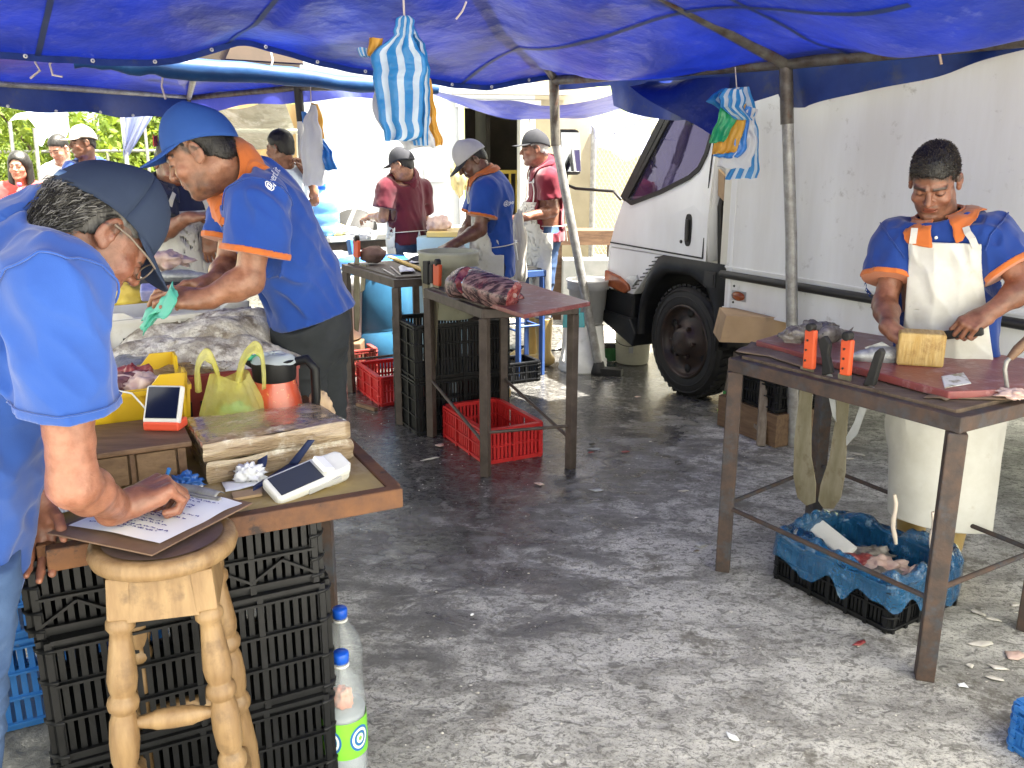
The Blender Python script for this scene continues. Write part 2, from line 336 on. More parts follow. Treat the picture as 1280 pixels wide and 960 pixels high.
bush('leafy_tree', 'tall loose tree rising above the small white stall roof', -7.4, 20, 5.0, 5, M_leaf, 14000, 3, .09, .35)
bush('leafy_tree', 'sunlit tree behind the man in the grey cap', -4.2, 22, 4.6, 4.4, M_leaf, 12000, 4, .09, .35)
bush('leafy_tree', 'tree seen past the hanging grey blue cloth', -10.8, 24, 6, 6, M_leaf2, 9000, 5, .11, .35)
bush('leafy_tree', 'small pale tree beside the pole at the far end', -7.2, 28, 5.2, 5.6, M_leaf, 9000, 6, .11, .35)
# palm
pt = thing('palm_tree', 'dark palm with drooping fronds under the small white stall roof', 'palm tree', (-7.2, 15.5, 0))
pb = MB(); pb.tube([(0, 0, -.05), (.05, 0, 1), (0, 0, 2.1)], [.13, .11, .1], 9); pb.obj('trunk', M_bark, pt)
fb = MB(); rd = random.Random(4)
for k in range(17):
    a = k * 2.4; el = rd.uniform(.1, 1.1); Lf = rd.uniform(1.0, 1.5); pv = None
    for i in range(12):
        s = i / 11 * Lf; c = V((math.cos(a) * s * math.cos(el * (1 - .2 * s)), math.sin(a) * s * math.cos(el), 2.1 + s * math.sin(el) - .42 * s * s))
        if pv is not None:
            dr = (c - pv).normalized(); sd_ = dr.cross(V((0, 0, 1))).normalized(); ll = .42 * math.sin(math.pi * (i + .6) / 13)
            for sg in (-1, 1):
                tip = c + sd_ * sg * ll + dr * .16 + V((0, 0, -.16)); fb.add([pv, c, tip], [(0, 1, 2)])
        pv = c
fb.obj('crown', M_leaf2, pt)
# pale houses far behind
M_pale = mat('pale_wall', (.62, .6, .55), (.5, .48, .44), scale=2, rough=.8)
M_red = mat('red_cloth', (.6, .05, .06), (.5, .04, .05), scale=5, rough=.6, transl=(.7, .06, .06, .3))
for k, (x, y, wd, lab) in enumerate([(-8.6, 30, 4.5, 'low pale house far behind the hanging cloth'), (-15.5, 42, 6, 'pale house on the hillside at the left edge')]):
    h = thing('house', lab, 'house', (x, y, 0)); b = MB(); b.box((0, 0, 1.2), (wd, 4, 2.4)); b.obj('wall', M_pale, h)
    b = MB(); b.prism([(-wd / 2 - .2, 2.4), (wd / 2 + .2, 2.4), (0, 3.3)], (0, -2.2, 0), (1, 0, 0), (0, 0, 1), (0, 1, 0), 4.4); b.obj('roof', mat('house_roof', (.3, .17, .12), (.4, .25, .2), scale=4, rough=.8), h)
    for sx in (-1, 1): b = MB(); b.box((sx * wd * .25, -2.01, 1.3), (.8, .06, .9)); b.obj('window', M_blkm, h)
# ================================================================ white building with the dark doorway
BO = D(405, 300, 9.4); BO.z = 0; BX = V((1, .16, 0)).normalized(); BN = V((BX.y, -BX.x, 0))      # facade origin, along, out of the wall
bl = thing('white_building', 'white plastered building with a dark open doorway behind the fish sellers', 'building', BO, math.atan2(BX.y, BX.x))
M_plas = mat('white_plaster', (.40, .42, .45), (.35, .37, .40), scale=3, rough=.85, bump=.15, bscale=12, c3=(.55, .55, .5), scale3=4, lo3=.6, hi3=.85)
M_plas2 = mat('cream_plaster', (.38, .33, .23), (.31, .27, .185), scale=3, rough=.85, bump=.15, bscale=14, c3=(.45, .4, .3), scale3=5, lo3=.6, hi3=.8)
def bxp(px): # along-wall coordinate of a photo column
    r = ray(px, 250); t = (BO.dot(BN)) / V((r.x, r.y, 0)).dot(BN); return (V((r.x, r.y, 0)) * t - V((BO.x, BO.y, 0))).dot(BX)
d0, d1, w1, dz = bxp(578), bxp(650), bxp(741), 2.12
b = MB(); b.bb((0, 0, 0), (d0 - .03, .2, 3.4)); b.bb((d0 - .03, 0, dz), (d1 + .16, .2, 3.4)); b.bb((-.2, 0, 0), (0, 3, 3.4)); b.obj('wall', M_plas, bl)
b = MB(); b.bb((d1 + .16, 0, 0), (w1, .2, 3.4)); b.bb((w1 - .2, .2, 0), (w1, 3, 3.4)); b.obj('side_wall', M_plas2, bl)
b = MB(); b.bb((d0 - .03, -.03, 0), (d0 + .02, .2, dz)); b.bb((d1, -.03, 0), (d1 + .16, .2, dz)); b.bb((d0 - .06, -.03, dz - .005), (d1 + .22, .2, dz + .07)); b.obj('door_frame', M_whp, bl)
b = MB(); b.bb((d0 - .1, -.16, dz + .12), (d1 + .5, -.01, dz + .15)); b.obj('lintel_shelf', mat('grey_trim', (.4, .38, .33), rough=.7), bl)
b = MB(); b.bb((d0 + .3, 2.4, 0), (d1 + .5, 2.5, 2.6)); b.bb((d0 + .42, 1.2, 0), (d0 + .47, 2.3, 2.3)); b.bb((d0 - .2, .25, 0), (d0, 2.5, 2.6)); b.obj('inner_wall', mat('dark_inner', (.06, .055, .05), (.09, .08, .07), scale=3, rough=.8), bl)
b = MB(); b.bb((-.2, 0, 3.4), (w1, 3, 3.5)); b.obj('roof', M_pale, bl)
b = MB()
for k in range(8): b.bb((d0 + .22 + k * .08, .7, 0), (d0 + .245 + k * .08, .74, 1.42))
b.bb((d0 + .2, .69, 1.42), (d0 + .9, .76, 1.46)); b.obj('yellow_grille', mat('yellow_metal', (.45, .33, .05), rough=.5), bl)
b = MB(); b.bb((d0 - .4, -.015, 1.35), (d0 - .2, 0, 1.52)); b.bb((d0 - .37, -.02, 1.38), (d0 - .23, -.015, 1.49)); b.obj('wall_box', M_whp, bl)
# cut the doorway: the wall pieces above leave it open
# ================================================================ chain link fence on the right of the building
fx0, fx1 = D(690, 300, 10.6), D(812, 300, 9.0); fx0.z = fx1.z = 0; fdir = (fx1 - fx0); fl = fdir.length; fdir.normalize()
fe = thing('chain_link_fence', 'cream chain link fence with pipe posts beside the truck', 'fence', fx0, math.atan2(fdir.y, fdir.x))
b = MB(); s = .075
n = int((fl + 1.95) / s)
for k in range(-26, n):
    for sg in (1, -1):
        x0 = k * s; a, c = (x0, 0), (x0 + sg * 1.9, 1.9)
        lo, hi = (0, fl)
        ts = [0, 1]; dx = sg * 1.9
        t0 = (lo - x0) / dx; t1 = (hi - x0) / dx
        if t0 > t1: t0, t1 = t1, t0
        t0, t1 = max(0, t0), min(1, t1)
        if t1 - t0 > .02: b.bar((x0 + dx * t0, sg * .004, .05 + 1.9 * t0), (x0 + dx * t1, sg * .004, .05 + 1.9 * t1), .006, .006, up=(0, 1, 0))
b.obj('wire_mesh', mat('fence_wire', (.55, .54, .48), rough=.5, metal=.3), fe)
for k in (.42, .98, 1.0 * 0):
    b = MB(); b.tube([(fl * k, .03, -.02), (fl * k, .03, 2.15)], .035, 10); b.obj('post', M_cream, fe)
for z_ in (1.98, .1): b = MB(); b.tube([(0, .03, z_), (fl, .03, z_)], .022, 8); b.obj('rail', M_cream, fe)
# low wall / counter slab behind the man in the dark cap, house wall far right
t = thing('concrete_counter', 'brown topped grey concrete counter by the fence', 'counter', D(735, 330, 8.6) * 1, 0); t.location.z = 0
b = MB(); b.box((0, 0, .32), (.5, .35, .64)); b.obj('base', mat('grey_block', (.2, .21, .2), (.27, .27, .26), scale=6, rough=.8), t)
b = MB(); b.box((-.03, .3, .83), (.75, .35, .14)); b.box((-.3, .3, .38), (.1, .3, .76)); b.box((.28, .3, .38), (.1, .3, .76)); b.obj('table_top', M_dwood, t)
t = thing('yard_wall', 'sunlit cream yard wall beyond the chain link fence', 'wall', (0, 0, 0))
a, c = V((.3, 15.5, 0)), V((7, 13.5, 0)); b = MB(); b.bar(a + V((0, 0, 1.0)), c + V((0, 0, 1.0)), .2, 2.0, up=(0, 0, 1)); b.bar(a + V((0, 0, 2.05)), c + V((0, 0, 2.05)), .3, .1); b.obj('wall_face', M_plas2, t)
# ================================================================ canopies
P1T = V((.29, 6.4, 2.12)); P2T = V((1.41, 4.76, 2.07)); dC = (P1T - P2T); dC.z = 0; dC.normalize(); eC = V((dC.y, -dC.x, 0))
SP = (P1T - P2T).length
def C1(u, w_, z): p = P1T - eC * u - dC * w_; p.z = z; return p
fr = thing('pipe_structure', 'rusty steel pipe frame holding up the big blue canopy beside the truck', 'canopy frame', (1.607, 4.756, 0))
def pipe(nm, pts, r, m, par): b = MB(); b.tube(pts, r, 10); return b.obj(nm, m, par, world=True)
pipe('pole', [(1.612, 4.756, 0), P2T + V((.1, 0, -.9)) , P2T], [.033, .031, .03], M_galv, fr)
pipe('pole', [(.659, 6.454, .07), P1T + V((.02, 0, -.42))], .033, M_galv, fr)
pipe('pole_top', [P1T + V((.02, 0, -.44)), P1T + V((0, 0, .02))], .036, M_pipe, fr)
pipe('pole_top', [P2T + V((.03, 0, -.3)), P2T], .034, M_pipe, fr)
b = MB(); b.lathe([(0, 0), (.06, 0), (.055, .03), (.037, .1), (0, .1)], (.66, 6.454, 0), 12); b.bar((.66, 6.454, .03), (.83, 6.40, .03), .09, .05); b.obj('rubber_foot', M_blk, fr, world=True)
Z0 = 2.07
RP = C1(2.2, SP, Z0 + .62)
pipe('eave_pipe', [C1(0, 0, 2.12), P2T, C1(0, SP * 2, 2.06), C1(0, 5.55, 2.07)], .032, M_pipe, fr)
pipe('rafter', [P2T, RP], .034, M_pipe, fr)
pipe('rafter', [C1(4.4, SP, 2.1), RP], .034, M_pipe, fr)
pipe('ridge_pipe', [RP, C1(2.2, 5.0, Z0 + .62)], .034, M_pipe, fr)
pipe('hip_pipe', [C1(0, 0, 2.14), RP], .03, M_pipe, fr)
pipe('hip_pipe', [C1(4.4, 0, 2.14), RP], .03, M_pipe, fr)
pipe('pole', [C1(4.4, 0, 0), C1(4.4, 0, 2.14)], .033, M_galv, fr)
pipe('pole', [C1(4.4, 5.0, 0), C1(4.4, 5.0, 2.1)], .033, M_galv, fr)
pipe('pole', [C1(0, 5.0, 0), C1(0, 5.0, 2.07)], .033, M_galv, fr)
U1, W1 = 4.4, 5.05
def roof_z(u, w_):
    m = min(u, U1 - u); return .285 * min(m, 1.11 * max(w_, 0) + .02)
def tarp1(i, j):
    # i: across from the eave by the truck, j: from the far edge towards and past the camera
    u, w_ = i * U1, j * W1
    z = 2.075 + .055 * max(0, 1 - w_ / 1.6) + roof_z(u, w_)
    ph = w_ / SP
    bay = math.sin(math.pi * ph) ** 2
    m = min(u, U1 - u)
    z -= (.17 if u < 2.2 else .07) * bay * min(1, m / .35 + .1) * (1 - .25 * m)
    z -= .05 * math.sin(math.pi * min(1, m / 2.2)) * (1 - bay)
    k = math.hypot(u - 1.75, w_ * 1.3)                 # the far edge is hitched up by a cord
    if w_ < .5: z += (.10 * math.exp(-((u - 2.12) / (.26 if u > 2.12 else .8)) ** 2) - .02 * math.exp(-((u - .75) / .5) ** 2) - .008 * math.sin(u * 5)) * (1 - w_ / .5)
    z += .022 * n1(u * 1.7, w_ * 1.7, 1) + .006 * n1(u * 7, w_ * 5, 2) + .02 * abs(n1(u * 3 + w_ * 2, 7.7)) * (1 if w_ < 1.5 else .4)
    z += .004 * math.sin((u * 1.5 + w_) * 11) * math.exp(-abs(w_ - .1) / .3)
    return C1(u, w_, z)
b = MB(); b.grid(tarp1, 110, 150)
tp = thing('canopy_tarpaulin', 'big bright blue tarpaulin roof with sagging bays over the cutting tables', 'tarpaulin', (0, 3, 2.4))
b.obj('roof_sheet', M_tarp, tp, world=True)
def seam(fn, a, c, wd, n=40, par=tp, dz=-.006, mm=None):
    b = MB(); (a0, a1), (c0, c1) = a, c; L = math.hypot((c0 - a0) * U1, (c1 - a1) * W1); du, dv = (c1 - a1) * W1 / L, -(c0 - a0) * U1 / L
    def f(i, j):
        s = (j - .5) * wd; p = fn(a0 + (c0 - a0) * i + du * s / U1, a1 + (c1 - a1) * i + dv * s / W1); p.z += dz; return p
    b.grid(f, n, 2); return b.obj('seam', mm or M_seam, par, world=True)
for u in (.75, 2.25, 3.2): seam(tarp1, (u / U1, .0), (u / U1, .62), .028)
for u in (.5,): pass
seam(tarp1, (0.005, .47), (.995, .47), .032)
hem = MB(); hem.grid(lambda i, j: tarp1(i, 0) + V((0, 0, .012 - .045 * j)) + eC * 0 - dC * (.01 * j), 110, 2); hem.obj('hem', M_tarpd, tp, world=True)
for k in range(14): ey = MB(); pe_ = tarp1(.05 + k * .069, 0) + V((0, 0, -.012)) - dC * .012; ey.lathe([(.004, 0), (.011, 0), (.011, .004), (.004, .004)], pe_, 10, axis=tuple(-dC)); ey.obj('eyelet', M_whp, tp, world=True)
# valance hanging from the eave by the truck
def val(i, j):
    w_ = -.02 + i * (W1 + .02); dr = .27 + .05 * math.sin(w_ * 2.2 + 1) + .02 * n1(w_ * 3, 4)
    if w_ < 1.9: dr = .16 + .13 * max(0, math.sin((w_ - .5) * 2.2)) 
    if w_ < .55: dr = .05
    if w_ > SP + .1: dr = max(.05, .26 - .17 * (w_ - SP - .1) + .012 * math.sin(w_ * 5))
    out = .015 + .05 * j * n1(w_ * 3, 6) + .02 * math.sin(w_ * 14) * j
    return C1(0, w_, 2.105 - dr * j) + eC * (.035 + out)
b = MB(); b.grid(val, 150, 8); b.obj('valance', M_tarpd, tp, world=True)
# loose corner flap hanging out in front of the cab window
fa, fb_ = C1(0, .95, 2.1), C1(0, 1.62, 2.08)
def flap(i, j):
    p = fa.lerp(fb_, i); q = p - eC * (.10 * j) + V((0, 0, -.05 - (.30 * i + .03) * j)); q += dC * (.05 * j * (1 - i)); q += eC * (.03 * math.sin(i * 6 + j * 3)); return q
b = MB(); b.grid(flap, 20, 14); b.obj('corner_flap', M_tarp, tp, world=True)
# rope and cords
def cord(name, label, pts, r=.004, m=None, cat='cord', grp=None):
    b = MB(); b.tube(pts, r, 6); o = b.obj(name, m or M_str); return tag(o, label, cat, grp)
def catenary(a, c, sag, n=14): return [V(a).lerp(V(c), i / n) + V((0, 0, -sag * math.sin(math.pi * i / n))) for i in range(n + 1)]
q0, q1 = G(1030, -6, 2.3), G(1168, 52, 2.06)
cord('rope', 'pale rope slung under the canopy and knotted to the eave pipe', catenary(q0, q1, .06) , .007, M_rope, 'rope')
b = MB(); q1 = q1 + V((0, 0, .01))
for k in range(4): b.tube([q1 + V((.02 * math.cos(a_) + .01 * k - .015, .03 * math.sin(a_), .035 * math.sin(a_ * 1) - .01)) for a_ in [x * .5 for x in range(14)]], .006, 5)
b.tube([q1, q1 + V((.02, -.01, -.05)), q1 + V((.03, -.02, -.1))], .006, 5); tag(b.obj('rope_knot', M_rope), 'knot of rope around the eave pipe on the right', 'knot')
# second, lower canopy on the left
N0, NM, N1, F1, B2, F0 = V((-3.5, 4.25, 2.12)), V((-1.9, 5.05, 2.095)), V((-.5, 6.1, 2.06)), G(372, 106, 2.1), G(236, 119, 2.1), V((-3.75, 5.9, 2.1))
t2 = thing('canopy_tarpaulin', 'lower blue tarpaulin on the left with a rolled near edge and a dark valance', 'tarpaulin', (-2, 6, 2.1))
def q2(A, B, C_, D_, sag):
    def f(i, j):
        p = A.lerp(B, i).lerp(D_.lerp(C_, i), j); return p + V((0, 0, sag * math.sin(math.pi * i) * math.sin(math.pi * j) + .012 * n1(p.x * 3, p.y * 3, 3)))
    return f
b = MB(); b.grid(q2(N0, NM, B2, F0, .12), 40, 24); b.grid(q2(NM, N1, F1, B2, .1), 40, 24); b.obj('roof_sheet', M_tarp, t2, world=True)
# rolled near edge
b = MB(); rp = [N0.lerp(NM, .75 + k / 40) + V((0, 0, -.01 + .012 * n1(k * .8, 1))) for k in range(10)] + [NM.lerp(N1, k / 12) + V((0, 0, .012 * n1(k * .7, 5) - .02)) for k in range(13)]
b.tube(rp, [.03 + .03 * math.sin(math.pi * i / 22) + .008 * n1(i * 1.3, 3) for i in range(23)], 10); b.obj('rolled_edge', mat('teal_tarpaulin', (.006, .035, .13), (.012, .06, .17), scale=5, rough=.45, bump=.2, bscale=6, bdist=.03, transl=(.01, .08, .4, .08)), t2, world=True)
def val2(i, j):
    p = F0.lerp(B2, i); s = i * 3; return p + V((.03 * j * math.sin(s * 5), .03 * n1(s * 3, 2) * j, -.012 - j * (.155 + .012 * math.sin(s * 7) + .03 * i)))
b = MB(); b.grid(val2, 60, 8); b.obj('valance', M_tarpd, t2, world=True)
def val3(i, j):
    p = B2.lerp(F1, min(1, i * 1.6)) if i < .625 else F1.lerp(D(482, 107, 6.6), (i - .625) / .375)
    return p + V((.02 * j * math.sin(i * 17), .02 * j * math.sin(i * 29), -.01 - j * (.13 - .05 * i + .015 * math.sin(i * 13))))
b = MB(); b.grid(val3, 50, 6); b.obj('side_flap', mat('violet_tarpaulin', (.05, .07, .34), (.08, .10, .38), scale=4, rough=.5, bump=.4, bscale=8, bdist=.03, transl=(.1, .12, .8, .14)), t2, world=True)
b = MB()
for k in range(6): b.lathe([(.0, 0), (.011, 0), (.011, .005), (0, .005)], val2(.1 + k * .16, .93) + V((.006, -.012, 0)), 8, axis=(.3, -1, 0))
b.obj('grommet', M_whp, t2, world=True)
f2 = thing('pipe_structure', 'thin pipe frame under the lower blue tarpaulin on the left', 'canopy frame', (B2.x, B2.y, 0))
pipe('eave_pipe', [F0 + V((0, -.02, -.01)), B2 + V((0, -.02, -.01))], .024, M_galv, f2); pipe('eave_pipe', [B2 + V((0, 0, -.02)), F1 + V((0, 0, -.02)), N1 + V((0, .1, 0))], .022, M_pipe, f2)
pipe('pole', [(B2.x, B2.y, 0), B2], .028, M_pipe, f2); pipe('brace', [B2 + V((0, 0, -.02)), NM.lerp(N1, .1).lerp(B2, .25)], .022, M_galv, f2)
p3 = D(374, 240, F1.y); pipe('pole', [(p3.x + .01, F1.y, 0), F1 + V((.01, 0, -.25))], .03, M_whp, f2); pipe('pole_top', [F1 + V((.01, 0, -.25)), F1], .031, M_blkm, f2)
# cardboard sheets lying on top of the second canopy, seen through the gap
t = thing('cardboard_sheets', 'brown cardboard sheets lying on the lower canopy, seen through the gap', 'cardboard', D(265, 60, 6.2))
ca = [D(208, 58, 6.3), D(262, 46, 6.3), D(335, 60, 6.1), D(345, 85, 6.1), D(205, 72, 6.3)]
b = MB(); b.prism([(0, 0), (.95, .0), (.95, .5), (0, .5)], D(202, 84, 6.45), (1, .05, 0), (0, .3, 1), (0, 1, -.3), .02); b.obj('flat_sheet', mat('old_cardboard', (.032, .021, .012), (.02, .0135, .008), scale=5, rough=.85, stretch=(1, 1, 6)), t, world=True)
b = MB(); b.prism([(0, 0), (.55, -.03), (.5, .17), (.02, .2)], D(275, 73, 6.2), (1, .05, 0), (0, .5, 1), (0, 1, -.4), .02); b.tube([D(277, 74, 6.15), D(284, 58, 6.15)], .022, 8); b.obj('folded_sheet', mat('dark_cardboard', (.045, .027, .016), (.03, .019, .011), scale=5, rough=.8), t, world=True)
# third tarp, sagging beyond pole 1 over the fish sellers, and a grey one further off
t3 = thing('canopy_tarpaulin', 'deep blue tarpaulin bellying down between the pole and the truck cab', 'tarpaulin', (.3, 7.5, 2.1))
A3, B3, C3, E3 = D(545, 112, 6.9), D(840, 92, 6.6), D(838, 122, 8.2), D(520, 108, 8.4)
def tarp3(i, j):
    p = A3.lerp(B3, i).lerp(E3.lerp(C3, i), j); dr = .26 * math.sin(math.pi * min(1, max(0, i))) * (.35 + .65 * math.sin(math.pi * min(1, j * .62 + .12)))
    return p + V((0, 0, -dr + .025 * n1(i * 6, j * 3, 2)))
b = MB(); b.grid(tarp3, 50, 24); b.obj('roof_sheet', M_tarp, t3, world=True)
b = MB(); b.grid(lambda i, j: tarp3(.1 + .86 * i, .56 + .012 * j) + V((0, 0, -.008)), 40, 1); b.obj('seam', M_tarpd, t3, world=True)
t4 = thing('canopy_tarpaulin', 'pale grey blue tarpaulin sagging far behind the truck mirror', 'tarpaulin', (1.2, 9.5, 2.0))
A4, B4, C4, E4 = D(736, 146, 9.2), D(850, 118, 9.0), D(850, 158, 10.2), D(738, 172, 10.0)
b = MB(); b.grid(lambda i, j: A4.lerp(B4, i).lerp(E4.lerp(C4, i), j) + V((0, 0, -.22 * math.sin(math.pi * i) * (.3 + j) + .06 * math.sin(i * 20 + j * 3) * .4)), 40, 14); b.obj('roof_sheet', M_tarpg, t4, world=True)
for px in (742, 843):
    b = MB(); q = D(px, 150, 9.6); b.tube([(q.x, q.y, 0), (q.x, q.y, q.z + .15)], .025, 8); b.obj('pole', M_galv, t4, world=True)
# ================================================================ truck (x forward, y out towards the camera side, z up)
TO = G(850, 495); TA = math.atan2(.892, -.451)
tk = thing('box_truck', 'white box truck with a dented cab parked along the right side of the market', 'truck', TO, TA)
M_glass = mat('cab_glass', (.012, .009, .05), (.008, .008, .03), scale=3, rough=.04, spec=.6, alpha=.88); M_glass.node_tree.nodes['Principled BSDF'].inputs['Specular Tint'].default_value = (.42, .32, 1, 1)  # violet base and specular tint painted in for the blue tarp's reflection
M_lampo = mat('amber_lens', (.28, .075, .02), (.2, .05, .02), scale=20, rough=.25, bump=.2, bscale=90)
def tp_(par, nm, m, b, **k): return b.obj(nm, m, par, **k)
# cargo box
BW = 2.1
b = MB(); b.bb((-5.6, -BW, .69), (-.46, .06, 3.0)); cb = b.obj('cargo_box', M_boxw, tk, bevel=.012)
b = MB(); b.tube([(-5.6, .085, .925), (-.455, .085, .905)], .024, 10); b.obj('side_rail', M_blkm, cb)
b = MB(); b.bb((-5.6, .06, .945), (-.46, .066, .955)); b.bb((-.52, .06, .70), (-.50, .064, 2.98)); b.bb((-5.6, .06, .69), (-.46, .068, .702)); b.obj('trim', M_white, cb)
for x in (-.6, -2.9, -5.2):
    b = MB(); b.lathe([(0, 0), (.001, 0), (.05, 0), (.05, .014), (.02, .026), (0, .026)], (x, .06, .785), 16, axis=(0, 1, 0)); lo_ = b.obj('marker_light', M_lampo, tk)
    for v in lo_.data.vertices: v.co.x = x + (v.co.x - x) * 1.1; v.co.z = .785 + (v.co.z - .785) * .55
    b = MB(); b.bb((x - .06, .058, .755), (x + .06, .066, .815)); b.obj('lamp_base', M_steel, lo_)
for k in range(3):
    b = MB(); b.lathe([(0, 0), (.008, 0), (.006, .005), (0, .006)], (-.55, .06, .74 + k * .05), 8, axis=(0, 1, 0)); b.obj('rivet', M_blkm, tk)
# chassis
b = MB(); b.bb((-5.4, -.75, .48), (.7, -.62, .66)); b.bb((-5.4, -1.45, .48), (.7, -1.32, .66))
for x in (-4.6, -3.4, -2.2, -1.0, .3): b.bb((x, -1.4, .5), (x + .1, -.7, .62))
b.bb((-5.4, -2.0, .6), (-.5, -.02, .688)); b.obj('chassis', M_blkm, tk)
b = MB(); b.bb((-1.5, -.55, .3), (-.75, -.2, .6)); b.obj('fuel_tank', M_blkm, tk, bevel=.02)
# wheels
def wheel(x, y, nm):
    w_ = MB(); pr = [(.25, -.01), (.27, -.0), (.33, .0), (.365, -.015), (.382, -.045), (.384, -.1), (.384, -.17), (.378, -.2), (.34, -.22), (.26, -.22)]
    w_.lathe([(r, z) for r, z in pr], (x, y, .384), 48, axis=(0, 1, 0))
    for k in range(44):
        a = 2 * math.pi * k / 44
        for zz, sk in ((-.06, .03), (-.15, -.03)):
            w_.box((x + .384 * math.cos(a), y + zz, .384 + .384 * math.sin(a)), (.014, .075, .03), Matrix.Rotation(-a, 3, 'Y') @ Matrix.Rotation(sk * 8, 3, 'X'))
    for r in (.30, .345):
        w_.lathe([(r, .0), (r + .006, .006), (r + .012, .0)], (x, y, .384), 40, axis=(0, 1, 0))
    ty = w_.obj('tyre', M_blk)
    r_ = MB(); r_.lathe([(.255, -.005), (.245, .008), (.235, -.01), (.225, -.05), (.17, -.062), (.13, -.02), (.1, -.01), (.095, .02), (.07, .035), (0, .04)], (x, y, .384), 36, axis=(0, 1, 0))
    for k in range(6):
        a = 2 * math.pi * k / 6; r_.lathe([(0, 0), (.014, 0), (.014, .028), (0, .032)], (x + .112 * math.cos(a), y - .012, .384 + .112 * math.sin(a)), 6, axis=(0, 1, 0), smooth=False)
    rim = r_.obj('rim', mat('dark_rim', (.022, .018, .018), (.05, .03, .024), scale=16, rough=.45, metal=.3))
    holes = MB()
    for k in range(6):
        a = 2 * math.pi * (k + .5) / 6; holes.lathe([(0, 0), (.03, 0), (.03, .002), (0, .003)], (x + .193 * math.cos(a), y - .052, .384 + .193 * math.sin(a)), 12, axis=(0, 1, 0))
    ho = holes.obj('vent_hole', M_blk)
    wt = bpy.data.objects.new(nm, None); COL.objects.link(wt); wt.parent = tk
    for o in (ty, rim, ho): o.parent = wt
    return wt
wheel(0, 0, 'front_wheel'); wheel(-3.3, -.05, 'rear_wheel'); wheel(0, -1.75, 'front_wheel'); wheel(-3.3, -1.75, 'rear_wheel')
# cab: outline in (x, z), side skin with a window opening, shaped with tumblehome
def cy_(z): return .03 - .10 * max(0, (z - 1.25) / .75) ** 1.3
oL = [(-.23, .955), (-.23, 1.35), (-.215, 1.84), (-.19, 1.98)]; roof = [(.0, 2.03), (.2, 2.01)]
fr_ = [(.335, 1.93), (.52, 1.63), (.72, 1.325), (.83, 1.12), (.885, .97)]
win = [(-.165, 1.80), (.29, 1.90), (.47, 1.62), (.69, 1.31), (.62, 1.285), (.30, 1.37), (.0, 1.475), (-.085, 1.53), (-.135, 1.62)]
# build the side skin by triangulating polygon with hole
def skin_poly(outer, hole, y_off=0):
    bm = bmesh.new(); es = []
    for loop in ([outer] + ([hole] if hole else [])):
        vv = [bm.verts.new((x, 0, z)) for x, z in loop]
        for i in range(len(vv)): es.append(bm.edges.new((vv[i], vv[(i + 1) % len(vv)])))
    bmesh.ops.triangle_fill(bm, use_beauty=True, edges=es)
    bmesh.ops.subdivide_edges(bm, edges=[e for e in bm.edges if e.calc_length() > .25], cuts=2, use_grid_fill=True)
    bmesh.ops.triangulate(bm, faces=bm.faces[:])
    for v in bm.verts: v.co.y = cy_(v.co.z) + y_off
    bmesh.ops.recalc_face_normals(bm, faces=bm.faces[:])
    vs = [v.co.copy() for v in bm.verts]; bm.verts.index_update(); fs = [tuple(v.index for v in f.verts) for f in bm.faces]; bm.free(); return vs, fs
cabpoly = oL + roof + fr_ + [(.90, .955)]
cabo = MB(); vs_, fs_ = skin_poly(cabpoly, win); cabo.add(vs_, fs_)
WC = 1.72
vs2, fs2 = skin_poly(cabpoly, win); cabo.add([V((v.x, -WC - v.y + .06, v.z)) for v in vs2], fs2)
# roof, front, back skins across the width
def strip(pl, mi=0):
    vv = []; m = 8
    for x, z in pl:
        for k in range(m + 1):
            f = k / m; y0 = cy_(z); y1 = -WC - cy_(z) + .06; bul = .07 * math.sin(math.pi * f)
            vv.append((x + (bul if x > .3 else 0), y0 + (y1 - y0) * f, z + (bul * .5 if z > 1.97 else 0)))
    return vv, [(i * (m + 1) + k, i * (m + 1) + k + 1, (i + 1) * (m + 1) + k + 1, (i + 1) * (m + 1) + k) for i in range(len(pl) - 1) for k in range(m)]
for pl in ([(-.19, 1.98)] + roof + [(.335, 1.93)], [(.72, 1.325), (.83, 1.12), (.885, .97), (.9, .955), (.92, .7)], [(-.23, .955), (-.23, 1.35), (-.215, 1.84), (-.19, 1.98)]): cabo.add(*strip(pl), smooth=True)
cab = cabo.obj('cab', M_white, tk)
md = cab.modifiers.new('solid', 'SOLIDIFY'); md.thickness = .018; md.offset = -1
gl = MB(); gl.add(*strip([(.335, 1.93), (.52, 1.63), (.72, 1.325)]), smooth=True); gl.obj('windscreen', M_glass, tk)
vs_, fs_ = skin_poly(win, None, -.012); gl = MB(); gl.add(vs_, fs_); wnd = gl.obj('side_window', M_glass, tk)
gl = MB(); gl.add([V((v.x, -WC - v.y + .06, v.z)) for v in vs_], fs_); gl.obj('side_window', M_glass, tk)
b = MB(); pw = [V((x, cy_(z) + .004, z)) for x, z in win]; 
for i in range(len(pw)):
    a_, c_ = pw[i], pw[(i + 1) % len(pw)]; b.bar(a_, c_, .03, .014, up=(0, 1, 0))
b.obj('window_seal', M_blk, wnd)
b = MB(); pp = [V((x, cy_(z) + .003, z)) for x, z in [(.345, 1.925), (.53, 1.625), (.735, 1.31)]]
for a_, c_ in zip(pp, pp[1:]): b.bar(a_, c_, .055, .02, up=(0, 1, 0))
b.obj('windscreen_pillar', M_blk, tk)
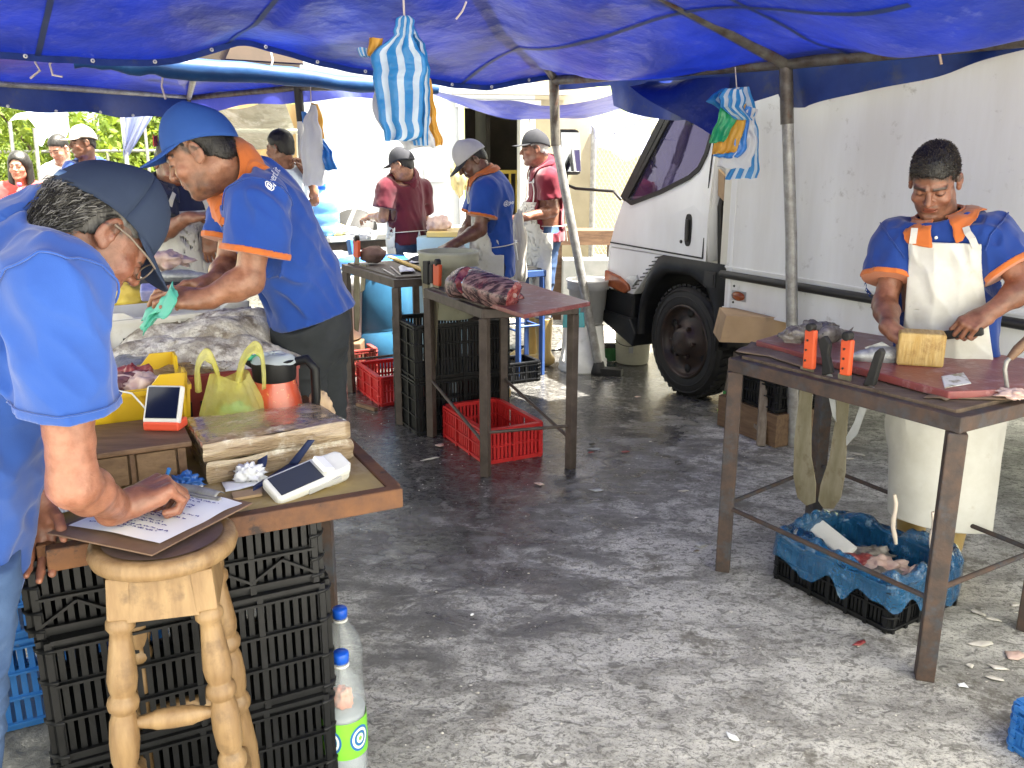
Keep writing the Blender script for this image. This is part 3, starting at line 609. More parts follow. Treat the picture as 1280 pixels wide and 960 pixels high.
# door seams, handle, badge plate
b = MB(); sy = .036
for a_, c_ in (((-.2, .97), (-.2, 1.5)), ((-.2, 1.5), (-.175, 1.9)), ((-.2, .972), (.88, .985))): b.bar((a_[0], cy_(a_[1]) + .0, a_[1]), (c_[0], cy_(c_[1]) + .0, c_[1]), .01, .012, up=(0, 1, 0))
b.obj('door_gap', M_blk, cab)
b = MB(); hp = []
for k in range(24):
    a_ = 2 * math.pi * k / 24; ex = .033 * (abs(math.cos(a_)) ** .7) * (1 if math.cos(a_) > 0 else -1); ez = .105 * (abs(math.sin(a_)) ** .6) * (1 if math.sin(a_) > 0 else -1); hp.append((-.04 + ex, 1.14 + ez))
b.prism(hp, (0, .028, 0), (1, 0, 0), (0, 0, 1), (0, 1, 0), .008); dh = b.obj('door_handle', M_blk, cab)
b = MB(); b.bb((-.055, .036, 1.07), (-.025, .052, 1.21)); b.obj('handle_grip', M_blkm, dh, bevel=.006)
b = MB(); b.lathe([(0, 0), (.012, 0), (.012, .006), (0, .007)], (.03, .03, 1.06), 10, axis=(0, 1, 0)); b.obj('lock', M_blkm, cab)
# lower front corner panel
low = [(.915, .95), (.925, .72), (.9, .665), (.58, .625), (.5, .70), (.42, .79), (.33, .88), (.25, .95)]
b = MB(); b.prism(low, (0, -.05, 0), (1, 0, 0), (0, 0, 1), (0, 1, 0), .076); lp = b.obj('corner_panel', M_white, tk, bevel=.008)
b = MB()
for k in range(9): f = k / 8; b.box((.56 - .27 * f, .028, .68 + .25 * f), (.055, .006, .008), Matrix.Rotation(R(10), 3, 'Y'))
b.obj('vent_slots', M_blk, lp)
b = MB(); b.prism([(.925, .775), (.93, .70), (.88, .655), (.66, .63), (.60, .66), (.62, .70), (.74, .745)], (0, .0, 0), (1, 0, 0), (0, 0, 1), (0, 1, 0), .05); b.obj('indicator_lamp', M_lampo, tk, bevel=.01)
b = MB(); b.prism([(.64, .735), (.56, .69), (.50, .75), (.52, .78), (.60, .765)], (0, .0, 0), (1, 0, 0), (0, 0, 1), (0, 1, 0), .045); b.obj('lamp_trim', M_steel, tk)
# black bumper, step, arch
b = MB(); b.bb((.56, -.5, .42), (.95, .035, .64)); b.bb((.95, -WC, .38), (1.06, .03, .66)); b.obj('bumper', M_blkp, tk, bevel=.02)
b = MB(); b.prism([(.95, .40), (.50, .26), (.47, .36), (.55, .46), (.92, .47)], (0, -.35, 0), (1, 0, 0), (0, 0, 1), (0, 1, 0), .42); b.obj('cab_step', M_blkp, tk, bevel=.01)
b = MB(); outer = [(.50, .36), (.47, .60), (.38, .80), (.25, .955), (-.44, .955), (-.44, .62), (-.40, .40)]
inner = [(.44, .36), (.43, .55), (.33, .74), (.2, .83), (-.05, .845), (-.22, .78), (-.34, .62), (-.38, .40)]
vs_, fs_ = [], []
def rs(pl, n):
    Ls = [0]
    for p, q in zip(pl, pl[1:]): Ls.append(Ls[-1] + math.dist(p, q))
    out = []
    for k in range(n + 1):
        s = Ls[-1] * k / n; i = max(0, min(len(pl) - 2, next((j for j in range(len(pl) - 1) if Ls[j + 1] >= s - 1e-9), len(pl) - 2))); f = (s - Ls[i]) / (Ls[i + 1] - Ls[i]); out.append((pl[i][0] + (pl[i + 1][0] - pl[i][0]) * f, pl[i][1] + (pl[i + 1][1] - pl[i][1]) * f))
    return out
o_, i_ = rs(outer, 30), rs(inner, 30)
b.grid(lambda i, j: (lambda a, c: (a[0] + (c[0] - a[0]) * j, .035 + .012 * math.sin(math.pi * j) - .03 * (j > .99), a[1] + (c[1] - a[1]) * j))(o_[round(i * 30)], i_[round(i * 30)]), 30, 6)
b.grid(lambda i, j: (i_[round(i * 30)][0], .005 - .5 * j, i_[round(i * 30)][1]), 30, 2)
b.bb((-.45, -.45, .42), (-.40, .0, .95)); b.obj('wheel_arch', M_blkp, tk)
b = MB(); b.bb((-.36, .036, .80), (-.25, .052, .90)); b.bb((-.345, .05, .815), (-.265, .056, .885)); b.obj('side_lamp_socket', M_blkm, tk)
# gap between cab and box: white post, dark pipes, odds and ends
b = MB(); b.bb((-.455, -.25, .93), (-.36, .02, 2.0)); b.obj('gap_post', mat('post_cream', (.66, .64, .55), (.58, .56, .48), scale=4, rough=.6), tk)
b = MB(); b.bb((-.46, -1.6, .7), (-.24, -.06, .95)); b.tube([(-.31, -.12, .9), (-.31, -.12, 1.6), (-.3, -.2, 1.9)], .04, 10); b.tube([(-.28, -.05, .95), (-.27, -.03, 1.3), (-.3, -.05, 1.5)], .018, 8); b.obj('air_pipe', M_blkm, tk)
b = MB(); b.prism([(0, 0), (.07, .04), (.08, .2), (.02, .16)], (-.335, -.03, 1.33), (1, 0, 0), (0, 0, 1), (0, 1, 0), .02); b.obj('wooden_offcut', M_card, tk)
# inside the cab
b = MB(); b.bb((-.2, -1.6, .95), (.8, -.05, 1.0)); b.bb((.45, -1.6, 1.0), (.78, -.06, 1.3)); b.obj('dashboard', M_blkm, tk)
b = MB(); b.bb((-.2, -.75, 1.0), (-.05, -.2, 1.62)); b.bb((-.2, -.75, 1.0), (.3, -.2, 1.18)); b.bb((-.2, -1.5, 1.0), (-.05, -.9, 1.62)); b.obj('seat', mat('dark_seat', (.03, .03, .05), rough=.8), tk, bevel=.03)
b = MB(); sw = [V((.33 + .06 * math.sin(a_), -.45 + .19 * math.cos(a_), 1.32 + .17 * math.sin(a_))) for a_ in [2 * math.pi * k / 24 for k in range(25)]]; b.tube(sw, .014, 7); b.bar(sw[0], sw[12], .03, .02); b.tube([(.33, -.45, 1.32), (.5, -.45, 1.2)], .02, 7); b.obj('steering_wheel', M_blk, tk)
# mirror
b = MB(); mc = V((1.24, .2, 1.64))
b.box(mc, (.06, .19, .34), Matrix.Rotation(R(-8), 3, 'Z') @ Matrix.Rotation(R(9), 3, 'Y')); mi_ = b.obj('wing_mirror', M_blk, tk, bevel=.03)
b = MB(); b.box(mc + V((-.033, -.004, 0)), (.006, .15, .29), Matrix.Rotation(R(-8), 3, 'Z') @ Matrix.Rotation(R(9), 3, 'Y')); b.obj('mirror_glass', mat('mirror', (.8, .82, .84), rough=.03, metal=1), mi_, bevel=.002)
b = MB(); b.tube([mc + V((.02, 0, -.16)), mc + V((.02, .0, -.24)), mc + V((-.02, -.06, -.27)), (.86, .03, 1.36), (.80, .0, 1.30)], .012, 8); b.obj('mirror_arm', M_blkm, mi_)
# things lying on the dashboard: blue cloth, pale helmet-like lump
def blob(name, label, cat, c, r, m, seed, n=28, amp=.25, fr=3.0, squash=None):
    b = MB()
    def f(i, j):
        th = math.pi * i; ph = 2 * math.pi * j; d = V((math.sin(th) * math.cos(ph), math.sin(th) * math.sin(ph), math.cos(th)))
        k = 1 + amp * n1(d.x * fr + seed * 7, d.y * fr + 3, d.z * fr) + amp * .5 * n1(d.x * fr * 2.6, d.y * fr * 2.6 + seed, d.z * fr * 2.6)
        q = V((d.x * r[0] * k, d.y * r[1] * k, d.z * r[2] * k))
        if squash is not None and q.z < -squash: q.z = -squash
        return V(c) + q
    b.grid(f, n, n * 2)
    o = b.obj(name, m); 
    return tag(o, label, cat) if label else o
TW = lambda x, y, z: tk.matrix_basis @ V((x, y, z))
blob('blue_cloth', 'crumpled bright blue cloth lying on the seat back inside the cab', 'cloth', TW(.02, -.42, 1.56), (.17, .17, .1), mat('blue_cloth', (.03, .08, .6), (.05, .12, .7), scale=5, rough=.7), 2)
blob('pale_bundle', 'pale rounded bundle lying on the dashboard behind the cab window', 'bundle', TW(.42, -.2, 1.4), (.09, .09, .085), mat('pale_cloth', (.7, .6, .68), (.6, .5, .6), scale=5, rough=.7), 3, amp=.1)
blob('grey_bag', 'dark bag slumped on the dashboard under the pale cap', 'bag', TW(.5, -.3, 1.32), (.2, .16, .07), mat('dark_bag', (.06, .08, .14), (.1, .12, .2), scale=5, rough=.6), 4)
# ================================================================ people: signed distance bodies turned into one surface each
A3 = lambda v: np.array(v, np.float32)
def nrm(v): v = np.asarray(v, float); return v / (np.linalg.norm(v) + 1e-12)
class SDF:
    def __init__(s, lo, hi, h):
        s.h = h; s.lo = np.asarray(lo, float) - 2 * h; n = np.ceil((np.asarray(hi, float) + 2 * h - s.lo) / h).astype(int) + 1
        s.n = n; s.ax = [(s.lo[i] + h * np.arange(n[i])).astype(np.float32) for i in range(3)]
        s.D = np.full(tuple(n), .2, np.float32)
    def win(s, lo, hi):
        a = [max(0, int((lo[i] - s.lo[i]) / s.h)) for i in range(3)]; b = [min(s.n[i], int((hi[i] - s.lo[i]) / s.h) + 2) for i in range(3)]
        if any(b[i] <= a[i] for i in range(3)): return None
        sl = tuple(slice(a[i], b[i]) for i in range(3))
        return sl, s.ax[0][sl[0]][:, None, None], s.ax[1][sl[1]][None, :, None], s.ax[2][sl[2]][None, None, :]
    def put(s, lo, hi, fn, k, op='u', pad=None):
        p = pad if pad is not None else max(k, 3 * s.h) + .002
        w = s.win(np.asarray(lo) - p, np.asarray(hi) + p)
        if w is None: return
        sl, X, Y, Z = w; d = fn(X, Y, Z); D = s.D[sl]
        if op == 'u':
            if k > 0: hh = np.clip(.5 + .5 * (D - d) / k, 0, 1); s.D[sl] = D * (1 - hh) + d * hh - k * hh * (1 - hh)
            else: s.D[sl] = np.minimum(D, d)
        elif op == 's':
            d = -d
            if k > 0: hh = np.clip(.5 - .5 * (D - d) / k, 0, 1); s.D[sl] = D * (1 - hh) + d * hh + k * hh * (1 - hh)
            else: s.D[sl] = np.maximum(D, d)
    def cone(s, a, b, ra, rb, k=.02, op='u', n=None, flat=1.0):
        a, b = np.asarray(a, float), np.asarray(b, float); r = max(ra, rb); ba = b - a; L2 = float(ba @ ba) + 1e-12
        if n is not None: n = nrm(n)
        def fn(X, Y, Z):
            px, py, pz = X - a[0], Y - a[1], Z - a[2]
            if n is not None:
                q = (px * n[0] + py * n[1] + pz * n[2]) * (1 / flat - 1); px, py, pz = px + q * n[0], py + q * n[1], pz + q * n[2]
            bx, by, bz = ba
            if n is not None:
                qq = float(ba @ n) * (1 / flat - 1); bx, by, bz = bx + qq * n[0], by + qq * n[1], bz + qq * n[2]
            l2 = bx * bx + by * by + bz * bz + 1e-12
            t = np.clip((px * bx + py * by + pz * bz) / l2, 0, 1)
            d = np.sqrt((px - bx * t) ** 2 + (py - by * t) ** 2 + (pz - bz * t) ** 2) - (ra + (rb - ra) * t)
            return d * (1 if n is None else (.5 + .5 * flat))
        s.put(np.minimum(a, b) - r, np.maximum(a, b) + r, fn, k, op)
    def ell(s, c, r, Rm=None, k=.02, op='u'):
        c, r = np.asarray(c, float), np.asarray(r, float); M = np.eye(3) if Rm is None else np.asarray(Rm, float); m = r.max()
        def fn(X, Y, Z):
            px, py, pz = X - c[0], Y - c[1], Z - c[2]
            l = [(px * M[0][i] + py * M[1][i] + pz * M[2][i]) for i in range(3)]
            k0 = np.sqrt(sum((l[i] / r[i]) ** 2 for i in range(3))); k1 = np.sqrt(sum((l[i] / r[i] ** 2) ** 2 for i in range(3))) + 1e-9
            return k0 * (k0 - 1) / k1
        s.put(c - m, c + m, fn, k, op)
    def cut(s, p, n, k=0):                          # take away the side n points to
        n = nrm(n); p = np.asarray(p, float); d = (s.ax[0][:, None, None] - p[0]) * n[0] + (s.ax[1][None, :, None] - p[1]) * n[1] + (s.ax[2][None, None, :] - p[2]) * n[2]
        s.D = np.maximum(s.D, d.astype(np.float32))
    def shift(s, amp, f, seed=0, ridge=False, axis=None):
        w = np.abs(s.D) < .06; i = np.nonzero(w); X, Y, Z = s.ax[0][i[0]], s.ax[1][i[1]], s.ax[2][i[2]]
        f = f if hasattr(f, '__len__') else (f, f, f)
        if axis is not None:                        # folds that run along axis
            a = nrm(axis); u = nrm(np.cross(a, (.3, .5, .8))); v = np.cross(a, u)
            c = [X * q[0] + Y * q[1] + Z * q[2] for q in (u, v, a)]; q = vn(c[0] * f[0] + seed, c[1] * f[1], c[2] * f[2])
        else: q = vn(X * f[0] + seed * 3.7, Y * f[1] + seed, Z * f[2])
        if ridge: q = 1 - 2 * np.abs(q)
        s.D[i] -= amp * q
    def mesh(s):
        D = s.D; I = D < 0; nx, ny, nz = D.shape
        c = np.zeros((nx - 1, ny - 1, nz - 1), np.uint8)
        offs = [(a, b, d) for a in (0, 1) for b in (0, 1) for d in (0, 1)]
        for a, b, d in offs: c += I[a:nx - 1 + a, b:ny - 1 + b, d:nz - 1 + d]
        cells = np.argwhere((c > 0) & (c < 8)); idx = np.full(c.shape, -1, np.int64); idx[tuple(cells.T)] = np.arange(len(cells))
        acc = np.zeros((len(cells), 3)); cnt = np.zeros(len(cells))
        for i, o1 in enumerate(offs):
            for o2 in offs[i + 1:]:
                if sum(abs(o1[q] - o2[q]) for q in range(3)) != 1: continue
                d1 = D[tuple((cells + o1).T)]; d2 = D[tuple((cells + o2).T)]; m = (d1 < 0) != (d2 < 0)
                t = d1[m] / (d1[m] - d2[m]); acc[m] += np.array(o1) + t[:, None] * (np.array(o2) - np.array(o1)); cnt[m] += 1
        v = (cells + acc / np.maximum(cnt, 1)[:, None]) * s.h + s.lo; F = []
        for ax in range(3):
            sl1 = [slice(1, -1)] * 3; sl2 = [slice(1, -1)] * 3; sl1[ax] = slice(0, -1); sl2[ax] = slice(1, None)
            A, B = I[tuple(sl1)], I[tuple(sl2)]; e = np.argwhere(A != B)
            if not len(e): continue
            inside = A[tuple(e.T)]; base = e.copy()
            u, w = (ax + 1) % 3, (ax + 2) % 3; base[:, u] += 1; base[:, w] += 1
            q = []
            for du, dw in ((-1, -1), (0, -1), (0, 0), (-1, 0)):
                cc = base.copy(); cc[:, u] += du; cc[:, w] += dw; q.append(idx[tuple(cc.T)])
            q = np.stack(q, 1); q[~inside] = q[~inside][:, ::-1]; F.append(q)
        f = np.concatenate(F); f = f[(f >= 0).all(1)]
        return v, f
def smooth_verts(v, f, it=1):
    for _ in range(it):
        s = np.zeros_like(v); c = np.zeros(len(v))
        for i in range(4):
            j = (i + 1) % 4
            np.add.at(s, f[:, i], v[f[:, j]]); np.add.at(c, f[:, i], 1); np.add.at(s, f[:, j], v[f[:, i]]); np.add.at(c, f[:, j], 1)
        v = v * .4 + .6 * s / np.maximum(c, 1)[:, None]
    return v
def np_obj(name, shells, mats, parent, col=None, orig=None):
    n = 0; VV = []; FF = []
    for v, f in shells: VV.append(v); FF.append(f + n); n += len(v)
    v = np.concatenate(VV); f = np.concatenate(FF)
    inv = np.array(root_of(parent).matrix_basis.inverted()); vl = v @ inv[:3, :3].T + inv[:3, 3]
    me = bpy.data.meshes.new(name); me.vertices.add(len(v)); me.vertices.foreach_set('co', vl.astype(np.float32).ravel())
    me.loops.add(f.size); me.loops.foreach_set('vertex_index', f.astype(np.int32).ravel())
    me.polygons.add(len(f)); me.polygons.foreach_set('loop_start', np.arange(0, f.size, 4, dtype=np.int32)); me.polygons.foreach_set('loop_total', np.full(len(f), 4, np.int32))
    me.polygons.foreach_set('use_smooth', np.ones(len(f), bool)); me.materials.append(mats); me.update(calc_edges=True); me.validate()
    if col is not None:
        at = me.color_attributes.new('tint', 'FLOAT_COLOR', 'POINT'); c = np.ones((len(v), 4), np.float32); c[:, :3] = col(v); at.data.foreach_set('color', c.ravel())
    o = bpy.data.objects.new(name, me); COL.objects.link(o); o.parent = parent; return o
def project_on(ob, sight=False):
    """slide points onto the cloth of ob"""
    from mathutils.bvhtree import BVHTree
    mw = root_of(ob).matrix_basis; inv = mw.inverted(); me = ob.data
    bv = BVHTree.FromPolygons([v.co for v in me.vertices], [tuple(p.vertices) for p in me.polygons])
    def f(p):
        if sight == 'n':
            loc, n, i, dd = bv.find_nearest(inv @ V(p)); return mw @ loc, n
        if sight:
            o = inv @ V((0, 0, CH)); dr = ((inv @ V(p)) - o).normalized(); loc, n, i, dd = bv.ray_cast(o, dr)
            if loc is not None: return mw @ (loc - dr * .003)
        loc, n, i, dd = bv.find_nearest(inv @ V(p)); return mw @ (loc + n * .003) if loc is not None else V(p)
    return f
# ---- head: local x right, y forward, z up; the middle of the skull at the origin
def frame(fwd, up):
    f = nrm(fwd); u = np.asarray(up, float); u = nrm(u - f * (u @ f)); r = np.cross(f, u); return np.stack([r, f, u], 1)    # columns
class Head:
    def __init__(s, c, fwd, up=(0, 0, 1), k=1.0): s.c = np.asarray(c, float); s.M = frame(fwd, up); s.k = k
    def w(s, p): return s.c + s.M @ (np.asarray(p, float) * s.k)
    def l(s, v): return ((v - s.c) @ s.M) / s.k
def head_shell(H, neck_base, h, ears=True, fem=False, fat=0.0):
    k = H.k; S = SDF(np.minimum(H.c - .17, np.asarray(neck_base) - .09), np.maximum(H.c + .17, np.asarray(neck_base) + .09), h); w = H.w; M = H.M
    def E(c, r, kk, op='u', T=None): S.ell(w(c), np.array(r) * k, M if T is None else M @ T, kk * k, op)
    def Cn(a, b, ra, rb, kk, op='u'): S.cone(w(a), w(b), ra * k, rb * k, kk * k, op)
    E((0, -.012, .042), (.074, .094, .079), .01)
    E((0, .03, -.03), (.060, .058, .078), .03)                      # face
    E((0, .035, -.072), (.050 + fat, .05, .044), .025)              # jaw
    Cn((-.042, .0, -.06), (-.018, .062, -.097), .018 + fat, .016, .02); Cn((.042, .0, -.06), (.018, .062, -.097), .018 + fat, .016, .02)
    E((0, .07, -.098), (.019, .017, .016), .018)                    # chin
    for sg in (-1, 1):
        E((sg * .041, .062, -.028), (.022, .02, .018), .02)         # cheekbone
        E((sg * .033, .092, .004), (.019, .014, .013), .012, 's')   # socket
        E((sg * .032, .0735, .003), (.0155, .0145, .0125), .005)    # lid
        Cn((sg * .012, .084, .022), (sg * .048, .071, .021), .0085, .0065, .012)      # brow
    Cn((0, .084, .012), (0, .106, -.024), .007, .0115, .009)        # nose
    for sg in (-1, 1): E((sg * .012, .094, -.029), (.0085, .010, .0075), .006)
    E((0, .093, -.036), (.007, .008, .004), .004, 's')
    E((0, .078, -.056), (.026, .016, .018), .012)
    Cn((-.021, .080, -.0535), (.021, .080, -.0535), .0055, .0055, .006); Cn((0, .088, -.0535), (0, .088, -.0535), .005, .005, .008)
    Cn((-.016, .081, -.067), (.016, .081, -.067), .0068, .0068, .006)
    Cn((-.024, .086, -.0605), (.024, .086, -.0605), .0022, .0022, .004, 's')
    E((0, .088, -.083), (.02, .006, .006), .01, 's')
    if ears:
        for sg in (-1, 1):
            T = np.array([[math.cos(.38), -sg * math.sin(.38), 0], [sg * math.sin(.38), math.cos(.38), 0], [0, 0, 1]])
            T2 = np.array([[1, 0, 0], [0, math.cos(.22), math.sin(.22)], [0, -math.sin(.22), math.cos(.22)]])
            TT = T @ T2; E((sg * .079, -.012, -.002), (.0075, .019, .031), .004, T=TT); E((sg * .079, -.004, -.026), (.007, .010, .012), .006, T=TT)
            E((sg * .0875, -.008, .002), (.0055, .011, .019), .003, 's', T=TT); E((sg * .079, .0, -.008), (.006, .005, .008), .003)
    nb = np.asarray(neck_base, float); nk = .056 if not fem else .048
    S.cone(w((0, -.03, -.045)), nb, nk * k, (nk + .006) * k, .03); S.cone(w((0, .012, -.085)), nb + (w((0, .03, -.1)) - w((0, 0, -.1))) * .6, .03 * k, .045 * k, .03)
    S.shift(.0012, 60, 1)
    return S.mesh()
SKINS = {'tan': (.28, .135, .082), 'dark': (.15, .07, .045), 'mid': (.22, .10, .062), 'pale': (.40, .215, .155), 'red': (.255, .112, .072)}
M_skin = mat('skin', (1, 1, 1), (.72, .64, .58), scale=34, rough=.38, attr='tint', sss=.10, bump=.5, bscale=190, bdist=.0022, lo=.42, hi=.68, spec=.55)
def skin_col(base, H, beard=0.0, fade=.056, brow=(.012, .009, .008), gray=False):
    base = np.array(base, np.float32)
    def f(v):
        c = np.tile(base, (len(v), 1)); p = H.l(v); x, y, z = p[:, 0], p[:, 1], p[:, 2]; near = (np.abs(z) < .14) & (np.abs(x) < .1) & (np.abs(y) < .14)
        c *= (1 + .20 * vn(v[:, 0] * 14, v[:, 1] * 14, v[:, 2] * 14) + .10 * vn(v[:, 0] * 120, v[:, 1] * 120, v[:, 2] * 120) + .12 * vn(v[:, 0] * 45, v[:, 1] * 45, v[:, 2] * 45))[:, None]
        ax = np.abs(x)
        def blend(mask, col): c[:] = c * (1 - mask[:, None]) + np.array(col) * mask[:, None]
        sm = lambda d, r: np.clip(1 - d / r, 0, 1)
        blend(near * .35 * sm(np.sqrt((ax - .045) ** 2 + (y - .065) ** 2 + (z + .03) ** 2), .04), base * (1.15, .8, .75))
        blend(near * .3 * sm(np.sqrt(x ** 2 + (y - .1) ** 2 + (z + .026) ** 2), .03), base * (1.15, .82, .78))
        lip = near * (y > .07) * (ax < .028) * np.clip(1 - np.abs(z + .0605) / (.0155 * np.clip(1 - (ax / .03) ** 2, .1, 1)), 0, 1); blend(np.clip(lip * 2.2, 0, .8), base * (.85, .48, .46))
        blend(near * (y > .07) * (ax < .025) * np.clip(1 - np.abs(z + .0605) / .0035, 0, 1) * .8, base * .25)
        bz = .0235 - .08 * np.clip(ax - .038, 0, 1); eb = near * (y > .05) * (ax > .010) * (ax < .053) * np.clip(1.6 - 1.6 * np.abs(z - bz) / .0075, 0, 1); blend(np.clip(eb, 0, .9), brow)
        es = near * (y > .05) * (ax > .018) * (ax < .047) * np.clip(1.5 - np.abs(z - .0005 - .12 * (.0 + np.abs(ax - .032) * -.3)) / .0026, 0, 1); blend(np.clip(es, 0, .92), (.018, .012, .01))
        if fade:
            hl = (y - .072) * .62 - (z - fade) * .78 + .004 * vn(x * 60, y * 60, z * 60); sd2 = near * (np.abs(hl) < .02) * np.clip(1 - np.clip(hl, 0, 1) / .011, 0, 1) * (z > .0) * np.clip(.65 + .5 * vn(v[:, 0] * 130, v[:, 1] * 130, v[:, 2] * 130), 0, 1); blend(np.clip(sd2, 0, .85), (.02, .016, .014))
        if beard:
            st = near * (z < -.03) * (y > -.005) * np.clip((-.03 - z) / .03, 0, 1) * np.clip((y + .01) / .03, 0, 1); mo = near * (y > .07) * (ax < .034) * np.clip(1.5 - np.abs(z + .044) / .007, 0, 1)
            nn_ = .55 + .45 * vn(v[:, 0] * 90, v[:, 1] * 90, v[:, 2] * 90); bc = (.28, .27, .26) if gray else (.03, .022, .018)
            blend(np.clip(np.maximum(st, mo) * beard * nn_, 0, .85) * (lip < .2), bc)
        return np.clip(c, .004, 1)
    return f
M_hair = mat('black_hair', (.005, .0045, .0045), (.013, .011, .010), scale=40, rough=.5, stretch=(1, 1, .3), bump=.9, bscale=120, bdist=.004)
M_hairg = mat('grey_hair', (.012, .011, .010), (.16, .155, .15), scale=38, rough=.55, stretch=(1, 1, .22), bump=.9, bscale=110, bdist=.004, lo=.42, hi=.66)
M_hairs = mat('silver_hair', (.25, .25, .25), (.5, .5, .49), scale=40, rough=.55, bump=.8, bscale=120, bdist=.004)
def hair(H, parent, m, h=.005, thick=.011, front=.058, back=-.075, amp=.004, top=1.0, long=False):
    S = SDF(H.c - .16, H.c + .16, h); k = H.k
    S.ell(H.w((0, -.012, .042 + .004 * top)), np.array((.074 + thick * .45, .094 + thick * .7, .079 + thick * top)) * k, H.M, 0)
    S.ell(H.w((0, -.045, -.01)), np.array((.066 + thick * .3, .058 + thick * .5, .075)) * k, H.M, .02)
    S.shift(amp, (38, 38, 38), 2); S.shift(amp * .6, (95, 95, 95), 5)
    # hairline: forehead plane, then behind the ears
    X, Y, Z = S.ax[0][:, None, None], S.ax[1][None, :, None], S.ax[2][None, None, :]; q0 = H.w((0, .072, front)); qn = H.M @ np.array((0, .62, -.78)); lx = (X - H.c[0]) * H.M[0, 0] + (Y - H.c[1]) * H.M[1, 0] + (Z - H.c[2]) * H.M[2, 0]
    dcut = (X - q0[0]) * qn[0] + (Y - q0[1]) * qn[1] + (Z - q0[2]) * qn[2] + .006 * vn(X * 55, Y * 55, Z * 55) + .010 * np.clip((np.abs(lx) - .03) / .03, 0, 1) * (np.abs(lx) < .062); S.D = np.maximum(S.D, dcut.astype(np.float32)); S.cut(H.w((0, 0, back)), H.M @ np.array((0, -.15, -1)))
    # ear and temple opening
    for sg in (-1, 1): S.ell(H.w((sg * .085, .016, -.022)), np.array((.05, .034, .05)) * k, H.M, .004, 's')
    S.ell(H.w((0, .085, -.045)), np.array((.12, .075, .09)) * k, H.M, .004, 's')
    return np_obj('hair', [S.mesh()], m, parent)
def strands(H, ho, n, L, mats, lean=(0, .5, .3), out=.5, r=.0009, seed=3, jit=.25, keep=None):
    """short tapered hairs standing on the hair mass"""
    rd = random.Random(seed); me = ho.data; T0 = V(root_of(ho).location); N = len(me.vertices); b = MB(); ln = V(H.M @ np.array(lean))
    for k in range(n):
        v = me.vertices[rd.randrange(N)]; p = v.co + T0
        if keep and not keep(H.l(np.array(p))): continue
        dv = (v.normal * out + ln + V((rd.gauss(0, jit), rd.gauss(0, jit), rd.gauss(0, jit)))).normalized(); l = L * rd.uniform(.5, 1.2); b.tube([p - v.normal * .002, p + dv * l * .55, p + dv * l + ln * l * .15], [r, r * .8, r * .2], 3, cap=False, mi=rd.randrange(len(mats)))
    return b.obj('hair_strands', mats, ho, world=True)
def cap(H, parent, m, brim_m=None, tilt=0, brim=.078, drop=.012, button=True, logo=None, z0=.018, lift=0):
    k = H.k
    T = np.array([[1, 0, 0], [0, math.cos(tilt), -math.sin(tilt)], [0, math.sin(tilt), math.cos(tilt)]])
    def P(x, y, z): return V(H.w(T @ np.array((x, y, z)) + np.array((0, 0, lift))))
    b = MB(); n = 48; mrows = 14
    def dome(i, j):
        a = 2 * math.pi * i; t = j * math.pi / 2; r = math.cos(t) ** .8 if j < 1 else 0; zz = math.sin(t)
        fr = 1 + .06 * max(0, math.sin(a)) * math.sin(math.pi * j) ; pan = 1 + .006 * abs(math.cos(3 * a)) * r
        wob = 1 + .012 * n1(math.cos(a) * 2, math.sin(a) * 2, j * 3)
        rx, ry = .0865, .108
        zb = z0 + .010 * math.cos(a) ** 2 - .012 * (math.sin(a) < 0) * math.sin(a) ** 2
        return P(rx * r * math.cos(a) * pan * wob, -.010 + ry * r * math.sin(a) * pan * wob, zb + (.138 - z0) * zz * fr * .98)
    b.grid(dome, n, mrows)
    o = b.obj('cap', m, parent, world=True, solid=.003)
    b = MB()
    def br(i, j):
        a = R(18) + R(144) * i; ca, sa = math.cos(a), math.sin(a)
        x0, y0 = .0865 * ca, -.010 + .108 * sa; L = brim * (max(0, (sa - .3) / .7) ** .65)
        z = z0 + .010 * ca ** 2 + .002 - drop * (j ** 1.2) * (L / brim) - .028 * (ca ** 2) * j * (L / brim)
        return P(x0 * (1 - .06 * j), y0 + L * j, z)
    b.grid(br, 28, 8); b.obj('brim', brim_m or m, o, world=True, solid=.0035)
    b = MB(); b.ball(P(0, -.010, .1365), .006, 8, 6)
    for kk in range(6):
        a = math.pi / 3 * kk + math.pi / 6; b.tube([dome(a / (2 * math.pi), q / 8) for q in range(9)], .0012, 4, cap=False)
    b.obj('button', m, o, world=True)
    return o
